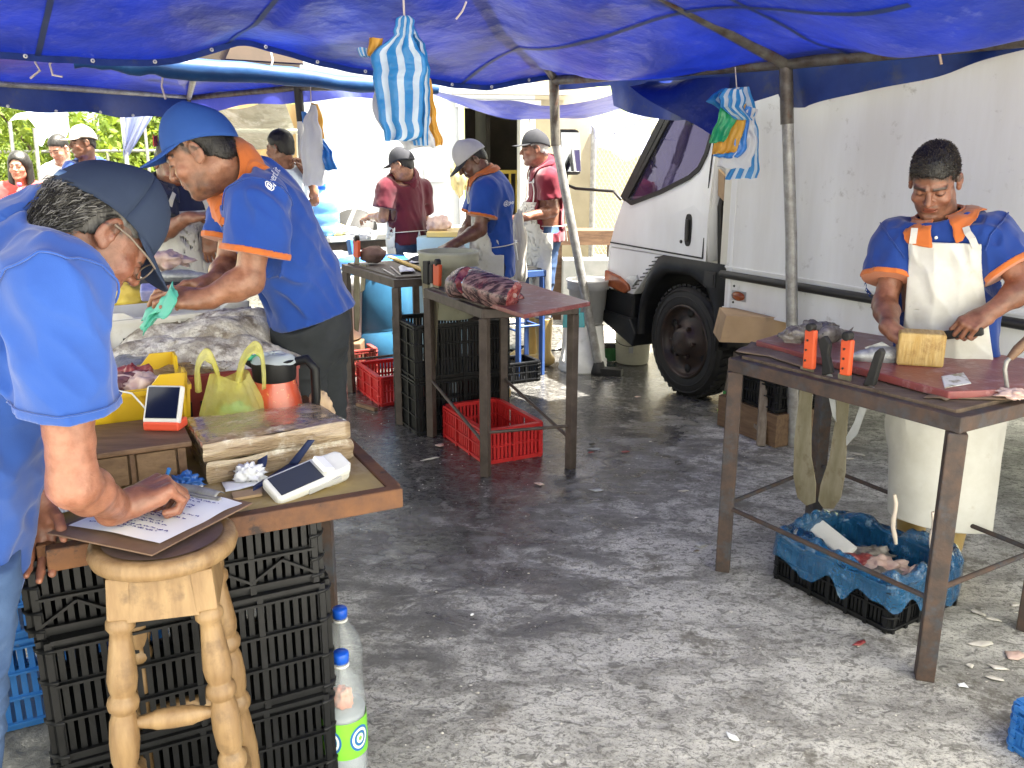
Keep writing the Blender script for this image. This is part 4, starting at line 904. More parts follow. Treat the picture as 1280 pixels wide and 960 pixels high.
# ---- hands. dirs: d finger direction, n palm normal (out of the palm), side: +1 thumb towards cross(d, n)
def hand_prims(S, wr, d, n, side=1, curl=(.5, .55, .6, .65), thumb=(.6, .5), k=1.0, spread=.06):
    d = nrm(d); n = np.asarray(n, float); n = nrm(n - d * (n @ d)); t = np.cross(d, n) * side; wr = np.asarray(wr, float)
    P = lambda a, b_, c: wr + (d * a + t * b_ + n * c) * k
    S.cone(P(-.02, 0, 0), P(.03, .0, .0), .024 * k, .026 * k, .02)
    for b_, ln in ((.029, .088), (.010, .092), (-.010, .088), (-.028, .080)): S.cone(P(.02, b_ * .6, 0), P(ln, b_, -.003), .0155 * k, .0115 * k, .012)
    S.cone(P(.022, .018, .008), P(.055, .030, .010), .018 * k, .014 * k, .014)
    S.cone(P(.02, -.02, .006), P(.06, -.028, .006), .015 * k, .012 * k, .014)
    segs = ((.044, .026, .021, .0088), (.048, .030, .022, .0090), (.044, .028, .021, .0087), (.035, .021, .019, .0078))
    for i, (b_, ln) in enumerate(((.030, .088), (.010, .093), (-.0105, .089), (-.030, .080))):
        p = P(ln, b_, -.003); cu = curl[i]; ang = 0; r = segs[i][3]
        sp = spread * (1.5 - i)
        for j in range(3):
            ang += cu * (1.0 if j < 2 else .7) * (0.85 if j == 0 else 1.1)
            dirv = d * math.cos(ang) + n * math.sin(ang) + t * sp * math.cos(ang); q = p + nrm(dirv) * segs[i][j] * k
            S.cone(p, q, r * (1 - .06 * j) * k, r * (.93 - .06 * j) * k, .004 if j else .006); p = q
    a, b2 = thumb; p = P(.028, .030, .008); dv = nrm(d * .62 + t * .75 * (1 - a * .8) + n * (.25 + .75 * a)); q = p + dv * .040 * k; S.cone(p, q, .0135 * k, .0105 * k, .01)
    dv2 = nrm(dv * (1 - .35 * b2) + d * .55 + n * .3 * b2 - t * .25 * b2); q2 = q + dv2 * .030 * k; S.cone(q, q2, .0105 * k, .0095 * k, .004); q3 = q2 + nrm(dv2 + d * .2) * .024 * k; S.cone(q2, q3, .0095 * k, .0075 * k, .004)
def arm_shell(sh, el, wr, hd, h, k=1.0, start=.25):
    sh, el, wr = (np.asarray(x, float) for x in (sh, el, wr)); s0 = sh + (el - sh) * start
    pts = np.stack([s0, el, wr, wr + nrm(hd['d']) * .2]); S = SDF(pts.min(0) - .07, pts.max(0) + .07, h)
    S.cone(s0, el, .047 * k, .040 * k, .02); fa = el + (wr - el) * .3
    S.cone(el, fa, .040 * k, .043 * k, .025); S.cone(fa, wr, .043 * k, .027 * k, .02); S.cone(el, el + (el - sh) * .02, .039 * k, .039 * k, .01)
    hd = dict(hd); hk = hd.pop('k', 1.0); hand_prims(S, wr, k=hk * k, **hd); S.shift(.0016, 45, 3)
    return S.mesh()
def body_prims(S, B, off=0.0, arms=False, slv=.55, torso=True, loose=1.0, legs=False, kt=.05, legoff=0):
    f = B['f']; k = B['k']; pel, che, nek = B['pel'], B['che'], B['nek']; wst = B['wst']; g = B['girth']
    if torso:
        S.cone(pel, wst, .158 * k * g + off, .148 * k * g + off, kt, n=f, flat=.72); S.cone(wst, che, .150 * k * g + off, .168 * k + off, kt, n=f, flat=.68 + .04 * g)
        S.ell(wst + f * .045 * k * g + (pel - wst) * .25, np.array((.13, .13, .15)) * k * g + off, None, .05) if g > 1.02 else None
        S.cone(che, che + (nek - che) * .55, .15 * k + off, .09 * k + off, kt, n=f, flat=.7)
        S.cone(B['sL'], B['sR'], .064 * k + off, .064 * k + off, kt, n=f, flat=1.0)
        S.cone(nek + (che - nek) * .25, nek, .075 * k + off, .062 * k + off, .04)
    if arms:
        for a, e in (('sL', 'eL'), ('sR', 'eR')):
            q = B[a] + (B[e] - B[a]) * slv; S.cone(B[a], q, .066 * k + off, (.060 * k + off) * loose, .035)
    if legs:
        for a, kn, an in (('hL', 'kL', 'aL'), ('hR', 'kR', 'aR')):
            S.cone(B[a], B[kn], .092 * k + legoff, .064 * k + legoff, .03); S.cone(B[kn], B[an], .064 * k + legoff, .052 * k + legoff, .02)
def bounds(B, keys, m): p = np.stack([B[q] for q in keys]); return p.min(0) - m, p.max(0) + m
def person(label, cat, foot, B, H, skin, cl, hL=None, hR=None, res=.006, fres=.0035, group=None, beard=0, grayb=False, fem=False, ears=True, fat=0):
    """B: joints in world space. cl: clothing dict."""
    B = {q: (np.asarray(v, float) if hasattr(v, '__len__') else v) for q, v in B.items()}
    B.setdefault('k', 1.0); B.setdefault('girth', 1.0); B['f'] = nrm(B['f'])
    lat = nrm(np.cross(B['f'], (0, 0, 1)))          # to the person's right
    B.setdefault('wst', B['pel'] + (B['che'] - B['pel']) * .42)
    for sd_, sg in (('L', -1), ('R', 1)):
        B.setdefault('h' + sd_, B['pel'] + lat * sg * .092 * B['k'] - np.array((0, 0, .03)))
        B.setdefault('a' + sd_, np.array((B['h' + sd_][0], B['h' + sd_][1], .08)) + lat * sg * .03)
        B.setdefault('k' + sd_, (B['h' + sd_] + B['a' + sd_]) * .5 + B['f'] * .02)
    t = thing('person', label, cat, (foot[0], foot[1], 0), 0, group)
    shells = [head_shell(H, B['nek'] + (B['che'] - B['nek']) * .12, fres, ears, fem, fat)]
    for sd_, hd in (('L', hL), ('R', hR)):
        if hd is not None: shells.append(arm_shell(B['s' + sd_], B['e' + sd_], B['w' + sd_], hd, fres, B['k'] * cl.get('armk', 1)))
    core = SDF(*bounds(B, ['pel', 'che', 'nek', 'hL', 'hR', 'aL', 'aR', 'kL', 'kR', 'sL', 'sR'], .2), .02); body_prims(core, B, -.012, legs=True, legoff=-.012, arms=True, slv=.35); cs = core.mesh(); shells.append(cs)
    np_obj('body', shells, M_skin, t, skin_col(SKINS[skin], H, beard, gray=grayb))
    # shirt
    slv = cl.get('slv', .55); off = cl.get('off', .012); hemz = cl.get('hem'); fd = (B['pel'] - B['che']); dn = nrm(fd)
    lo, hi = bounds(B, ['pel', 'che', 'nek', 'eL', 'eR', 'sL', 'sR'], .22)
    S = SDF(lo, hi, res); body_prims(S, B, off, arms=True, slv=slv + .15, loose=cl.get('loose', 1.08))
    pe = B['pel'] + dn * cl.get('tail', .08); S.cone(B['pel'], pe, .165 * B['k'] * B['girth'] + off, .17 * B['k'] * B['girth'] + off + cl.get('flare', .0), .04, n=B['f'], flat=.74)
    fo = cl.get('fold', .008)
    def folds(S, k=1.0):
        ax_ = cl.get('faxis', dn); S.shift(fo * .6 * k, (7, 7, 3.2), 4, axis=ax_); S.shift(fo * .75 * k, (12, 12, 2.6), 9, ridge=True, axis=ax_); S.shift(fo * .5 * k, (23, 23, 6), 2, ridge=True, axis=ax_ + np.array((.35, .2, .1))); S.shift(fo * .22 * k, 30, 5)
    folds(S)
    S.cut(B['pel'] + dn * cl.get('tail', .08), cl.get('hemn', dn))
    tops = S.D.copy()
    sleeve_planes = []
    for sd_ in 'LR':
        a, e = B['s' + sd_], B['e' + sd_]; q = a + (e - a) * slv; u = nrm(e - a)
        X, Y, Z = S.ax[0][:, None, None], S.ax[1][None, :, None], S.ax[2][None, None, :]
        dd = (X - q[0]) * u[0] + (Y - q[1]) * u[1] + (Z - q[2]) * u[2]; r2 = np.sqrt(np.maximum((X - q[0]) ** 2 + (Y - q[1]) ** 2 + (Z - q[2]) ** 2 - dd ** 2, 0))
        near = (r2 < .105 * B['k']) & (dd > -.05); S.D = np.where(near & (dd < .09), np.maximum(S.D, dd), np.where(near & (dd >= .09) & (dd < .25) & (r2 < .085), np.maximum(S.D, dd), S.D)); sleeve_planes.append((q, u))
    # neck opening
    na = nrm(H.w((0, -.02, -.06)) - (B['nek'] + (B['che'] - B['nek']) * .1)); S.ell(B['nek'] + na * .066, np.array((cl.get('neckr', .125), cl.get('neckr', .125), .062)) * B['k'], frame(nrm(np.cross(na, lat)), na), .015, 's')
    S.cone(B['nek'] + (B['che'] - B['nek']) * .05, H.w((0, -.02, -.07)), .058 * B['k'], .07, .004, 's')
    sh = np_obj('shirt', [S.mesh()], cl['shirt'], t)
    if cl.get('seams'):
        pjs = project_on(sh)
        for sd_ in cl['seams']:
            a, e_ = V(B['s' + sd_]), V(B['e' + sd_]); u = (V(B['sL']) - V(B['sR'])) * (1 if sd_ == 'L' else -1); u = (u.normalized() * .8 + (e_ - a).normalized() * .6).normalized(); x = u.orthogonal().normalized(); y = u.cross(x); ctr = a + u * cl.get('seam_off', .015)
            pts = [pjs(ctr + (x * math.cos(q) + y * math.sin(q)) * .12) for q in [2 * math.pi * k / 60 for k in range(60)]]; lw = min(range(60), key=lambda k: pts[k].z); pts = (pts[lw:] + pts[:lw])[14:47]; b = MB(); b.tube(pts, .0022, 5); b.obj('armhole_seam', cl['shirt'], sh, world=True)
            if cl.get('cuff'): continue
            q_ = B['s' + sd_] + (B['e' + sd_] - B['s' + sd_]) * (slv - .055); u = (e_ - a).normalized(); x = u.orthogonal().normalized(); y = u.cross(x); pts = [pjs(V(q_) + (x * math.cos(q) + y * math.sin(q)) * .09) for q in [2 * math.pi * k / 60 for k in range(61)]]; b = MB(); b.tube(pts, .0016, 5); b.obj('sleeve_hem', cl['shirt'], sh, world=True)
    # cuffs: bands round the sleeve ends
    if cl.get('cuff'):
        for (q, u), sd_ in zip(sleeve_planes, 'LR'):
            if (hL if sd_ == 'L' else hR) is None: continue
            S2 = SDF(q - .12, q + .12, res * .8); a, e = B['s' + sd_], B['e' + sd_]; qq = a + (e - a) * (slv + .15)
            S2.cone(a, qq, .066 * B['k'] + off + .003, (.060 * B['k'] + off) * cl.get('loose', 1.08) + .003, 0); folds(S2); S2.cut(q + u * .003, u); S2.cut(q - u * .016, -u); np_obj('sleeve_band', [S2.mesh()], cl['cuff'], sh)
    # collar: a band standing round the neck with two points in front
    if cl.get('collar'):
        nb = B['nek']; ax_ = nrm(H.w((0, -.02, -.06)) - (nb + (B['che'] - nb) * .1)); cf = B.get('cf', B['f']); cf = nrm(cf - ax_ * (cf @ ax_)); cr = np.cross(cf, ax_)
        b = MB(); rr = .064 * B['k']; pjs = project_on(sh, 'n'); big = cl.get('cbig', 1.0)
        def colr2(i, j):     # round from right front, over the back, to left front; the outer leaf lies on the shirt
            a = R(14) + R(332) * i; front = abs(i - .5) * 2; wd = (.046 + .034 * max(0, (front - .55) / .45)) * big; top = .046 - .020 * front
            if j < .3: rad = rr + .004 + .01 * (j / .3); h = top + .006 * math.sin(math.pi * j / .3)
            else: t = (j - .3) / .7; rad = rr + .014 + wd * .75 * t; h = top - wd * 1.0 * t
            p = V(nb + ax_ * h + cf * (rad * math.cos(a) * 1.02) + cr * (rad * math.sin(a) * 1.08))
            q, n_ = pjs(p); sdv = (p - q).dot(n_)
            if sdv < .010: p = q + n_ * .011
            elif j > .4 and sdv < .1: p = p.lerp(q + n_ * .011, min(1, (j - .4) / .4))
            return p
        b.grid(colr2, 88, 20); b.obj('collar', cl['collar'], sh, world=True, solid=.005)
    # trousers
    if cl.get('pants'):
        S = SDF(*bounds(B, ['pel', 'hL', 'hR', 'kL', 'kR', 'aL', 'aR'], .2), res); S.cone(B['pel'] - dn * .04, B['pel'], .150 * B['k'] * B['girth'], .160 * B['k'] * B['girth'], .03, n=B['f'], flat=.72)
        for sd_ in 'LR': ls = .8 if cl.get('apron') else 1; S.cone(B['h' + sd_], B['k' + sd_], .105 * ls * B['k'], .078 * ls * B['k'], .03); S.cone(B['k' + sd_], B['a' + sd_], .078 * ls * B['k'], .072 * ls * B['k'], .02)
        S.shift(.006, (5, 5, 12), 2); S.shift(.005, (12, 12, 22), 6, ridge=True); S.cut((0, 0, cl.get('cuffz', .37 if cl.get('boots') else .09)), (0, 0, -1)); S.cut(B['pel'] - dn * .07, -dn)
        np_obj('trousers', [S.mesh()], cl['pants'], t)
    # boots
    if cl.get('boots'):
        for sd_ in 'LR':
            a, kn = B['a' + sd_], B['k' + sd_]; tf = B.get('toe' + sd_, B['f']); tf = nrm(np.array((tf[0], tf[1], 0)))
            top = a + (kn - a) * cl.get('boot_h', .7); S = SDF(np.minimum(a, top) - .2, np.maximum(a, top) + .2, .007)
            S.cone(top, a + np.array((0, 0, .03)), .072, .056, .02); g0 = np.array((a[0], a[1], .05)); S.cone(g0 - tf * .04, g0 + tf * .12 - np.array((0, 0, .008)), .05, .045, .03); S.cone(g0 + tf * .1, g0 + tf * .15 - np.array((0, 0, .012)), .046, .038, .02)
            S.shift(.003, (9, 9, 20), 3); S.cut((0, 0, .002), (0, 0, -1)); S.cut(top, kn - a); np_obj('boot', [S.mesh()], cl['boots'], t)
    # apron: a shell over the front
    if cl.get('apron'):
        ap = cl['apron']; af = nrm(ap.get('f', B['f'])); al = nrm(np.cross(af, (0, 0, 1))); lo, hi = bounds(B, ['pel', 'che', 'kL', 'kR', 'aL', 'aR'], .27)
        S = SDF(lo, hi, ap.get('h', .006)); am = off + ap.get('am', .011); body_prims(S, B, am, kt=.05); pe = B['pel'] + dn * cl.get('tail', .08); S.cone(B['pel'], pe, .165 * B['k'] * B['girth'] + am, .17 * B['k'] * B['girth'] + am, .04, n=B['f'], flat=.74); folds(S)
        zb, zt = ap['hem'], ap['top']; c0 = B['pel']; bt = np.array((c0[0], c0[1], zb - .02)) + np.asarray(ap.get('swing', (0, 0, 0)))
        S.cone(c0, bt, .165 * B['k'] * B['girth'] + am, ap.get('w', .19), .05, n=af, flat=ap.get('flat', .8)); fo2 = ap.get('fold', .006)
        outer = S.D; X, Y, Z = S.ax[0][:, None, None], S.ax[1][None, :, None], S.ax[2][None, None, :]
        zz = Z + 0 * X + 0 * Y; tt = np.clip((zz - c0[2]) / max(.01, (zt - c0[2])), 0, 1.2)
        ctr = c0[None, :] if False else c0; mid = [c0[i] + (B['che'][i] - c0[i]) * np.clip((zz - c0[2]) / max(.05, B['che'][2] - c0[2]), 0, 1.3) for i in (0, 1)]
        x_, y_ = X - mid[0], Y - mid[1]; latd = x_ * al[0] + y_ * al[1]; fd_ = x_ * af[0] + y_ * af[1]
        hw = np.where(zz > c0[2] + .02, ap.get('wide', .21) + (ap.get('bib', .125) - ap.get('wide', .21)) * np.clip(tt * 1.15, 0, 1) ** .8, ap.get('wide', .21) + .05)
        S.D = np.maximum.reduce([outer, -(outer + .012), np.abs(latd) - hw, ap.get('back', -.02) - fd_ + 0 * zz, zz - zt, zb + .012 * vn(X * 6, Y * 6, 0 * Z) + 0 * Z - zz]).astype(np.float32)
        ao = np_obj('apron', [S.mesh()], cl.get('apron_m', M_apron), t)
        for sg in (-1, 1):
            b = MB(); o1 = B['che'] + (B['nek'] - B['che']) * .0; zt_ = zt - .01
            p0 = np.array((mid0(B, c0, zt_, 0), mid0(B, c0, zt_, 1), zt_)) + al * sg * (ap.get('bib', .125) - .02) + af * .125 * B['k']
            p2 = B['nek'] + al * sg * .075 - af * .0 + np.array((0, 0, .03)); p1 = (p0 + p2) * .5 + af * .045
            pts = [p0 + (p1 - p0) * q / 4 for q in range(4)] + [p1 + (p2 - p1) * q / 4 for q in range(5)] + [B['nek'] - af * .07 + np.array((0, 0, .03))]
            pn = project_on(sh, 'n'); pts = [(lambda w_: w_[0] + w_[1] * .016)(pn(V(q))) for q in pts]
            for q, r_ in zip(pts[:4], pts[1:5]): b.bar(q, r_ + (r_ - q) * .05, .022, .004, up=tuple(af))
            if ap.get('strap', True): b.obj('neck_strap', cl.get('apron_m', M_apron), ao, world=True)
        if ap.get('tie'):
            b = MB(); zc = c0[2] + .07; ring = []
            for q in range(25):
                a = R(-120) + R(240) * q / 24 + math.pi; rr = .165 * B['k'] * B['girth'] + off + .012; ring.append(V(c0 + af * rr * .78 * math.cos(a) + al * rr * 1.02 * math.sin(a) + np.array((0, 0, .07))))
            for q, r_ in zip(ring, ring[1:]): b.bar(q, r_, .012, .005, up=(0, 0, 1))
            bk = ring[12]; b.bar(bk, bk + V((.02, -.01, -.13)), .012, .004); b.bar(bk, bk + V((-.02, -.01, -.1)), .012, .004); b.obj('tie_string', M_apron, ao, world=True)
    return t, B, sh
def mid0(B, c0, z, i): return c0[i] + (B['che'][i] - c0[i]) * min(1.3, max(0, (z - c0[2]) / max(.05, B['che'][2] - c0[2])))
M_apron = mat('white_apron', (.56, .555, .525), (.48, .47, .43), scale=7, rough=.55, bump=.25, bscale=14, bdist=.012, c3=(.38, .34, .28), scale3=13, lo3=.60, hi3=.80)
FAB = dict(rough=.85, sheen=.25, bump=.22, bscale=420, bdist=.0012, spec=.2)
M_royal = mat('royal_blue_cotton', (.018, .066, .32), (.014, .052, .26), scale=5, **FAB)
M_bright = mat('bright_blue_cotton', (.027, .082, .33), (.022, .068, .28), scale=4, **FAB)
M_poly = mat('deep_blue_cotton', (.011, .036, .19), (.013, .045, .22), scale=5, **FAB)
M_maroon = mat('maroon_cotton', (.085, .006, .016), (.065, .005, .013), scale=5, **FAB)
M_maroonr = mat('wine_red_cotton', (.15, .010, .026), (.12, .008, .02), scale=5, **FAB)
M_navy = mat('navy_cotton', (.012, .016, .05), (.016, .022, .06), scale=6, **FAB)
M_orangec = mat('orange_cotton', (.55, .15, .035), (.48, .125, .03), scale=6, **FAB)
M_whitec = mat('white_cotton', (.72, .72, .73), (.6, .6, .62), scale=5, **FAB)
M_redc = mat('coral_red_cotton', (.62, .06, .055), (.5, .045, .045), scale=5, **FAB)
M_denim = mat('blue_denim', (.03, .065, .16), (.06, .11, .23), scale=9, rough=.9, bump=.3, bscale=300, bdist=.0015, c3=(.14, .2, .32), scale3=5, lo3=.55, hi3=.8)
M_ddenim = mat('dark_denim', (.03, .05, .1), (.05, .08, .15), scale=9, rough=.9, bump=.3, bscale=300, bdist=.0015)
M_char = mat('charcoal_trousers', (.016, .020, .024), (.028, .032, .036), scale=9, rough=.9, bump=.25, bscale=250, bdist=.0015)
M_bootm = mat('yellow_rubber', (.45, .32, .12), (.36, .25, .1), scale=7, rough=.4, c3=(.3, .26, .2), scale3=9, lo3=.58, hi3=.8)
M_navcap = mat('navy_cap', (.012, .022, .05), (.016, .028, .06), scale=7, rough=.85, bump=.25, bscale=350, bdist=.001)
M_blucap = mat('blue_cap', (.014, .062, .25), (.018, .072, .29), scale=6, rough=.85, bump=.25, bscale=350, bdist=.001)
M_blkcap = mat('black_cap', (.016, .017, .024), (.025, .026, .032), scale=7, rough=.85)
M_gcap = mat('grey_cap', (.5, .5, .5), (.42, .42, .43), scale=7, rough=.85)
M_tcap = mat('taupe_cap', (.42, .37, .33), (.36, .32, .28), scale=7, rough=.85)
# ================================================================ the people
def mid(a, b_, f=.5): return np.asarray(a) + (np.asarray(b_) - np.asarray(a)) * f
down = dict(d=(0, -.05, -1), n=(0, 1, 0), side=-1)
def arms_down(B, spread=.05):
    lat = np.cross(nrm(B['f']), (0, 0, 1))
    for q, sg in (('L', -1), ('R', 1)):
        s = np.asarray(B['s' + q]); B.setdefault('e' + q, s + lat * sg * spread + np.array((0, 0, -.28))); B.setdefault('w' + q, np.asarray(B['e' + q]) + np.array((0, 0, -.25)) + np.asarray(B['f']) * .06)
    return B
# 1 the man writing, close on the left
H = Head(D(124, 290, 1.64), (.48, .46, -.745))
B = dict(f=(.86, .28, -.40), pel=D(-58, 690, 1.62), wst=D(-30, 560, 1.62), che=D(12, 378, 1.62), nek=D(70, 304, 1.63), sR=D(70, 358, 1.46), sL=D(36, 352, 1.80), eR=D(92, 604, 1.47), wR=D(150, 634, 1.665),
         eL=D(-20, 560, 1.84), wL=D(42, 618, 1.72), hR=D(-52, 715, 1.53), kR=D(-48, 900, 1.52), aR=D(-60, 1070, 1.5), hL=D(-50, 700, 1.75), kL=D(-55, 850, 1.75), aL=D(-70, 960, 1.75), girth=1.02)
t, B1, sh = person('man in a navy cap and blue polo shirt bending over to write on a clipboard', 'person', D(-60, 1000, 1.6), B, H, 'red',
    dict(shirt=M_bright, collar=M_bright, neckr=.088, seams='R', cbig=1.25, seam_off=.03, pants=M_denim, slv=.62, tail=.06, fold=.012, off=.013, faxis=(.25, .1, -1), loose=1.16), 
    hL=dict(d=(.12, -.35, -.93), n=(.25, -.9, .3), side=-1, curl=(.28, .32, .36, .42), thumb=(.4, .4), spread=.03, k=1.0), hR=dict(d=(.62, .70, .18), n=(.15, .25, -1), side=1, curl=(1.0, 1.15, 1.2, 1.25), thumb=(.75, .7), k=1.16), res=.005, fres=.0028, beard=.12)
hg = hair(H, t, M_hairg, h=.0032, thick=.006, front=.05, back=-.088, amp=.003, top=.5)
# combed locks above the collar
lk = MB(); rd = random.Random(8)
for k in range(2600):
    a = rd.uniform(R(185), R(372)); zz = rd.uniform(-.082, .03); q = np.array((.083 * math.cos(a), -.028 + .088 * math.sin(a) , zz)); q *= np.array((.97, .95, 1)); q[0] *= 1 - .22 * max(0, -zz / .09) ; q[1] = q[1] + .018 * max(0, -zz / .08)
    if q[1] > .004 and zz < .012: continue
    if abs(q[0]) > .05 and -.045 < q[1] < .03 and zz < .026: continue
    tn = np.array((-math.sin(a) * .3 * np.sign(math.cos(a)), -.55, -.75)) + np.array((rd.gauss(0, .14), rd.gauss(0, .14), rd.gauss(0, .1))); tn = nrm(tn) * rd.uniform(.02, .042)
    p0, p1, p2 = H.w(q), H.w(q + tn * .5 + np.array((math.cos(a), math.sin(a), 0)) * .001), H.w(q + tn - np.array((math.cos(a), math.sin(a), 0)) * .013); lk.tube([V(p0), V(p1), V(p2)], [.0011, .001, .0003], 3, cap=False, mi=rd.choice((0, 0, 1, 2, 2)))
lk.obj('hair_locks', [M_hairg, mat('ash_hair', (.10, .098, .095), (.22, .215, .21), scale=60, rough=.5), M_hair], hg, world=True)
c1 = cap(H, t, M_navcap, tilt=.0, brim=.068, drop=.022, z0=.022)
b = MB(); b.grid(lambda i, j: V(H.w((.05 * math.cos(R(200) + R(140) * i) * 1.25, -.012 - .1045 * -math.sin(R(200) + R(140) * i) * 1.03, .022 + .014 * j))), 16, 1); b.obj('back_strap', mat('strap_blue', (.09, .16, .3), rough=.7), c1, world=True, solid=.003)
b = MB()    # glasses: temple arm along the right side, rim seen past the brow
for sg in (-1, 1):
    b.tube([V(H.w(p)) for p in ((sg * .083, -.015, .012), (sg * .086, .02, .014), (sg * .080, .07, .010), (sg * .066, .098, .007))], .0019, 6)
    b.tube([V(H.w((sg * .036 + .029 * math.cos(a), .100 - .1 * max(0, abs(sg * .036 + .029 * math.cos(a)) - .03) , -.004 + .020 * math.sin(a)))) for a in [2 * math.pi * q / 20 for q in range(21)]], .0016, 5)
b.obj('glasses', mat('brown_frame', (.16, .13, .10), rough=.35), t, world=True)
# shirt seams and hem stitching
def ring(q, u, r, rad, m, par, nm, up=None):
    u = V(u).normalized(); x = u.orthogonal().normalized(); y = u.cross(x); b = MB(); b.tube([V(q) + x * r * math.cos(a) + y * r * math.sin(a) for a in [2 * math.pi * k / 40 for k in range(41)]], rad, 5); return b.obj(nm, m, par, world=True)
# 2 the man in the blue cap
H = Head(D(250, 191, 2.62), (-.86, -.06, -.46))
B = dict(f=(-.86, .06, -.46), pel=D(392, 398, 2.95), wst=D(372, 345, 2.9), che=D(332, 266, 2.78), nek=D(291, 214, 2.68), sL=D(326, 252, 2.60), sR=D(300, 236, 2.92), eL=D(312, 350, 2.56), wL=D(254, 374, 2.50), eR=D(285, 335, 2.86), wR=D(268, 352, 2.7), girth=.97,
         kL=D(375, 510, 2.95), aL=D(385, 620, 3.0), kR=D(405, 500, 3.12), aR=D(410, 590, 3.2), hL=D(378, 405, 2.86), hR=D(398, 400, 3.05))
t, B2_, sh = person('man in a royal blue cap and orange collared polo leaning over dried fish', 'person', D(385, 600, 3.0), B, H, 'tan',
    dict(shirt=M_royal, collar=M_orangec, seams='L', cuff=M_orangec, pants=M_char, slv=.66, tail=.0, hemn=(.28, 0, -1), fold=.015, off=.012, loose=1.2),
    hL=dict(d=(-.72, -.25, .12), n=(.1, .55, -.8), side=-1, curl=(.6, .65, .7, .7), thumb=(.5, .5)), hR=dict(d=(-.8, -.4, -.15), n=(.0, -.5, -.85), side=1, curl=(.35, .4, .45, .5), thumb=(.4, .4)), res=.006, fres=.003, beard=.75)
hp2 = hair(H, t, M_hair, h=.004, thick=.0015, front=.05, back=-.07, amp=.001); strands(H, hp2, 3000, .005, [M_hair], lean=(0, -.2, -.6), out=.45, r=.0008)
c2 = cap(H, t, M_blucap, tilt=.20, brim=.08, drop=.018, z0=.024)
b = MB(); b.grid(lambda i, j: V(H.w((-.02 + .04 * i, .106 - .016 * j - .012 * abs(i - .5), .075 + .026 * j))), 6, 4); b.obj('cap_patch', M_redc, c2, world=True, solid=.002)
def shirt_text(txt, origin, xdir, ydir, size, m, parent, nm, proud=None):
    """lettering as flat letters just off the cloth"""
    cu = bpy.data.curves.new(nm, 'FONT'); cu.body = txt; cu.size = size; cu.extrude = .0006; cu.shear = .25; cu.resolution_u = 2
    o = bpy.data.objects.new(nm, cu); COL.objects.link(o); dg = bpy.context.evaluated_depsgraph_get(); me = bpy.data.meshes.new_from_object(o.evaluated_get(dg)); bpy.data.objects.remove(o)
    x = V(xdir).normalized(); y = V(ydir); y = (y - x * y.dot(x)).normalized(); z = x.cross(y); b = MB()
    pts = [V(origin) + x * v.co.x + y * v.co.y + z * v.co.z for v in me.vertices]
    if proud is not None: pts = [proud(p) for p in pts]
    b.add(pts, [tuple(p.vertices) for p in me.polygons]); return b.obj(nm, m, parent, world=True)
M_print = mat('white_print', (.75, .77, .8), rough=.6)
shirt_text('@perl.it', D(338, 239, 2.6), D(353, 208, 2.72) - D(338, 239, 2.6), (-.6, -.1, .5), .034, M_print, sh, 'back_print', project_on(sh, True))
# 3 the man with the long apron on the right
H = Head(D(1168, 226, 3.14), (-.46, -.70, -.55))
f3 = nrm((-.42, -.9, 0))
B = dict(f=f3, pel=D(1183, 468, 3.17), wst=D(1182, 405, 3.17), che=D(1180, 322, 3.18), nek=D(1176, 279, 3.18), sR=D(1124, 307, 3.25), sL=D(1238, 302, 3.08), eR=D(1106, 380, 3.17), wR=D(1114, 412, 3.0), eL=D(1283, 358, 2.98), wL=D(1236, 391, 2.95), girth=.98,
         aR=(1.665, 3.37, .09), aL=(1.685, 3.12, .09), toeR=(-.8, -.6, 0), toeL=(-.5, -.85, 0))
t, B3_, sh = person('man with short black hair in long white apron and yellow boots cutting fish', 'person', (1.69, 3.2), B, H, 'mid',
    dict(shirt=M_poly, collar=M_orangec, seams='LR', cbig=1.0, cuff=M_orangec, pants=M_navy, boots=M_bootm, slv=.60, tail=.16, fold=.014, off=.014, loose=1.25, apron=dict(am=.019, hem=.265, top=1.315, wide=.165, bib=.115, back=.0, w=.195, flat=.82, h=.0045, tie=True, swing=(.032, -.048, 0))),
    hL=dict(d=(-.80, -.15, -.42), n=(-.15, .45, -.85), side=-1, curl=(1.0, 1.05, 1.1, 1.1), thumb=(.7, .7)), hR=dict(d=(.62, -.62, -.42), n=(.25, .1, -1), side=1, curl=(.35, .4, .5, .6), thumb=(.2, .2)), res=.005, fres=.003, beard=.5)
hp3 = hair(H, t, M_hair, h=.003, thick=.006, front=.058, back=-.06, amp=.002, top=1.6)
strands(H, hp3, 5200, .0075, [M_hair, mat('brown_tips', (.05, .038, .028), (.10, .075, .055), scale=60, rough=.5)], lean=(0, .35, .25), out=.7, r=.0010)
b = MB()
pj = project_on(sh, True)
for q, (px, py) in enumerate(((1170, 297), (1170, 307))): b.lathe([(0, 0), (.006, 0), (.006, .002), (0, .003)], pj(D(px, py, 3.0)), 10, axis=tuple(f3))
b.v = [tuple(V(v) + V(f3) * .0) for v in b.v]; b.obj('button', M_whp, sh, world=True)
b = MB(); pj = project_on(sh, True)
b.grid(lambda i, j: pj(D(1206 + 12 * i - 3 * j, 313 + 18 * j, 2.98)) + V(f3) * (.001), 4, 6); bd = b.obj('chest_badge', mat('badge', (.7, .75, .82), (.1, .3, .6), scale=60, rough=.6, lo=.5, hi=.52, c3=(.7, .25, .2), scale3=70), sh, world=True)
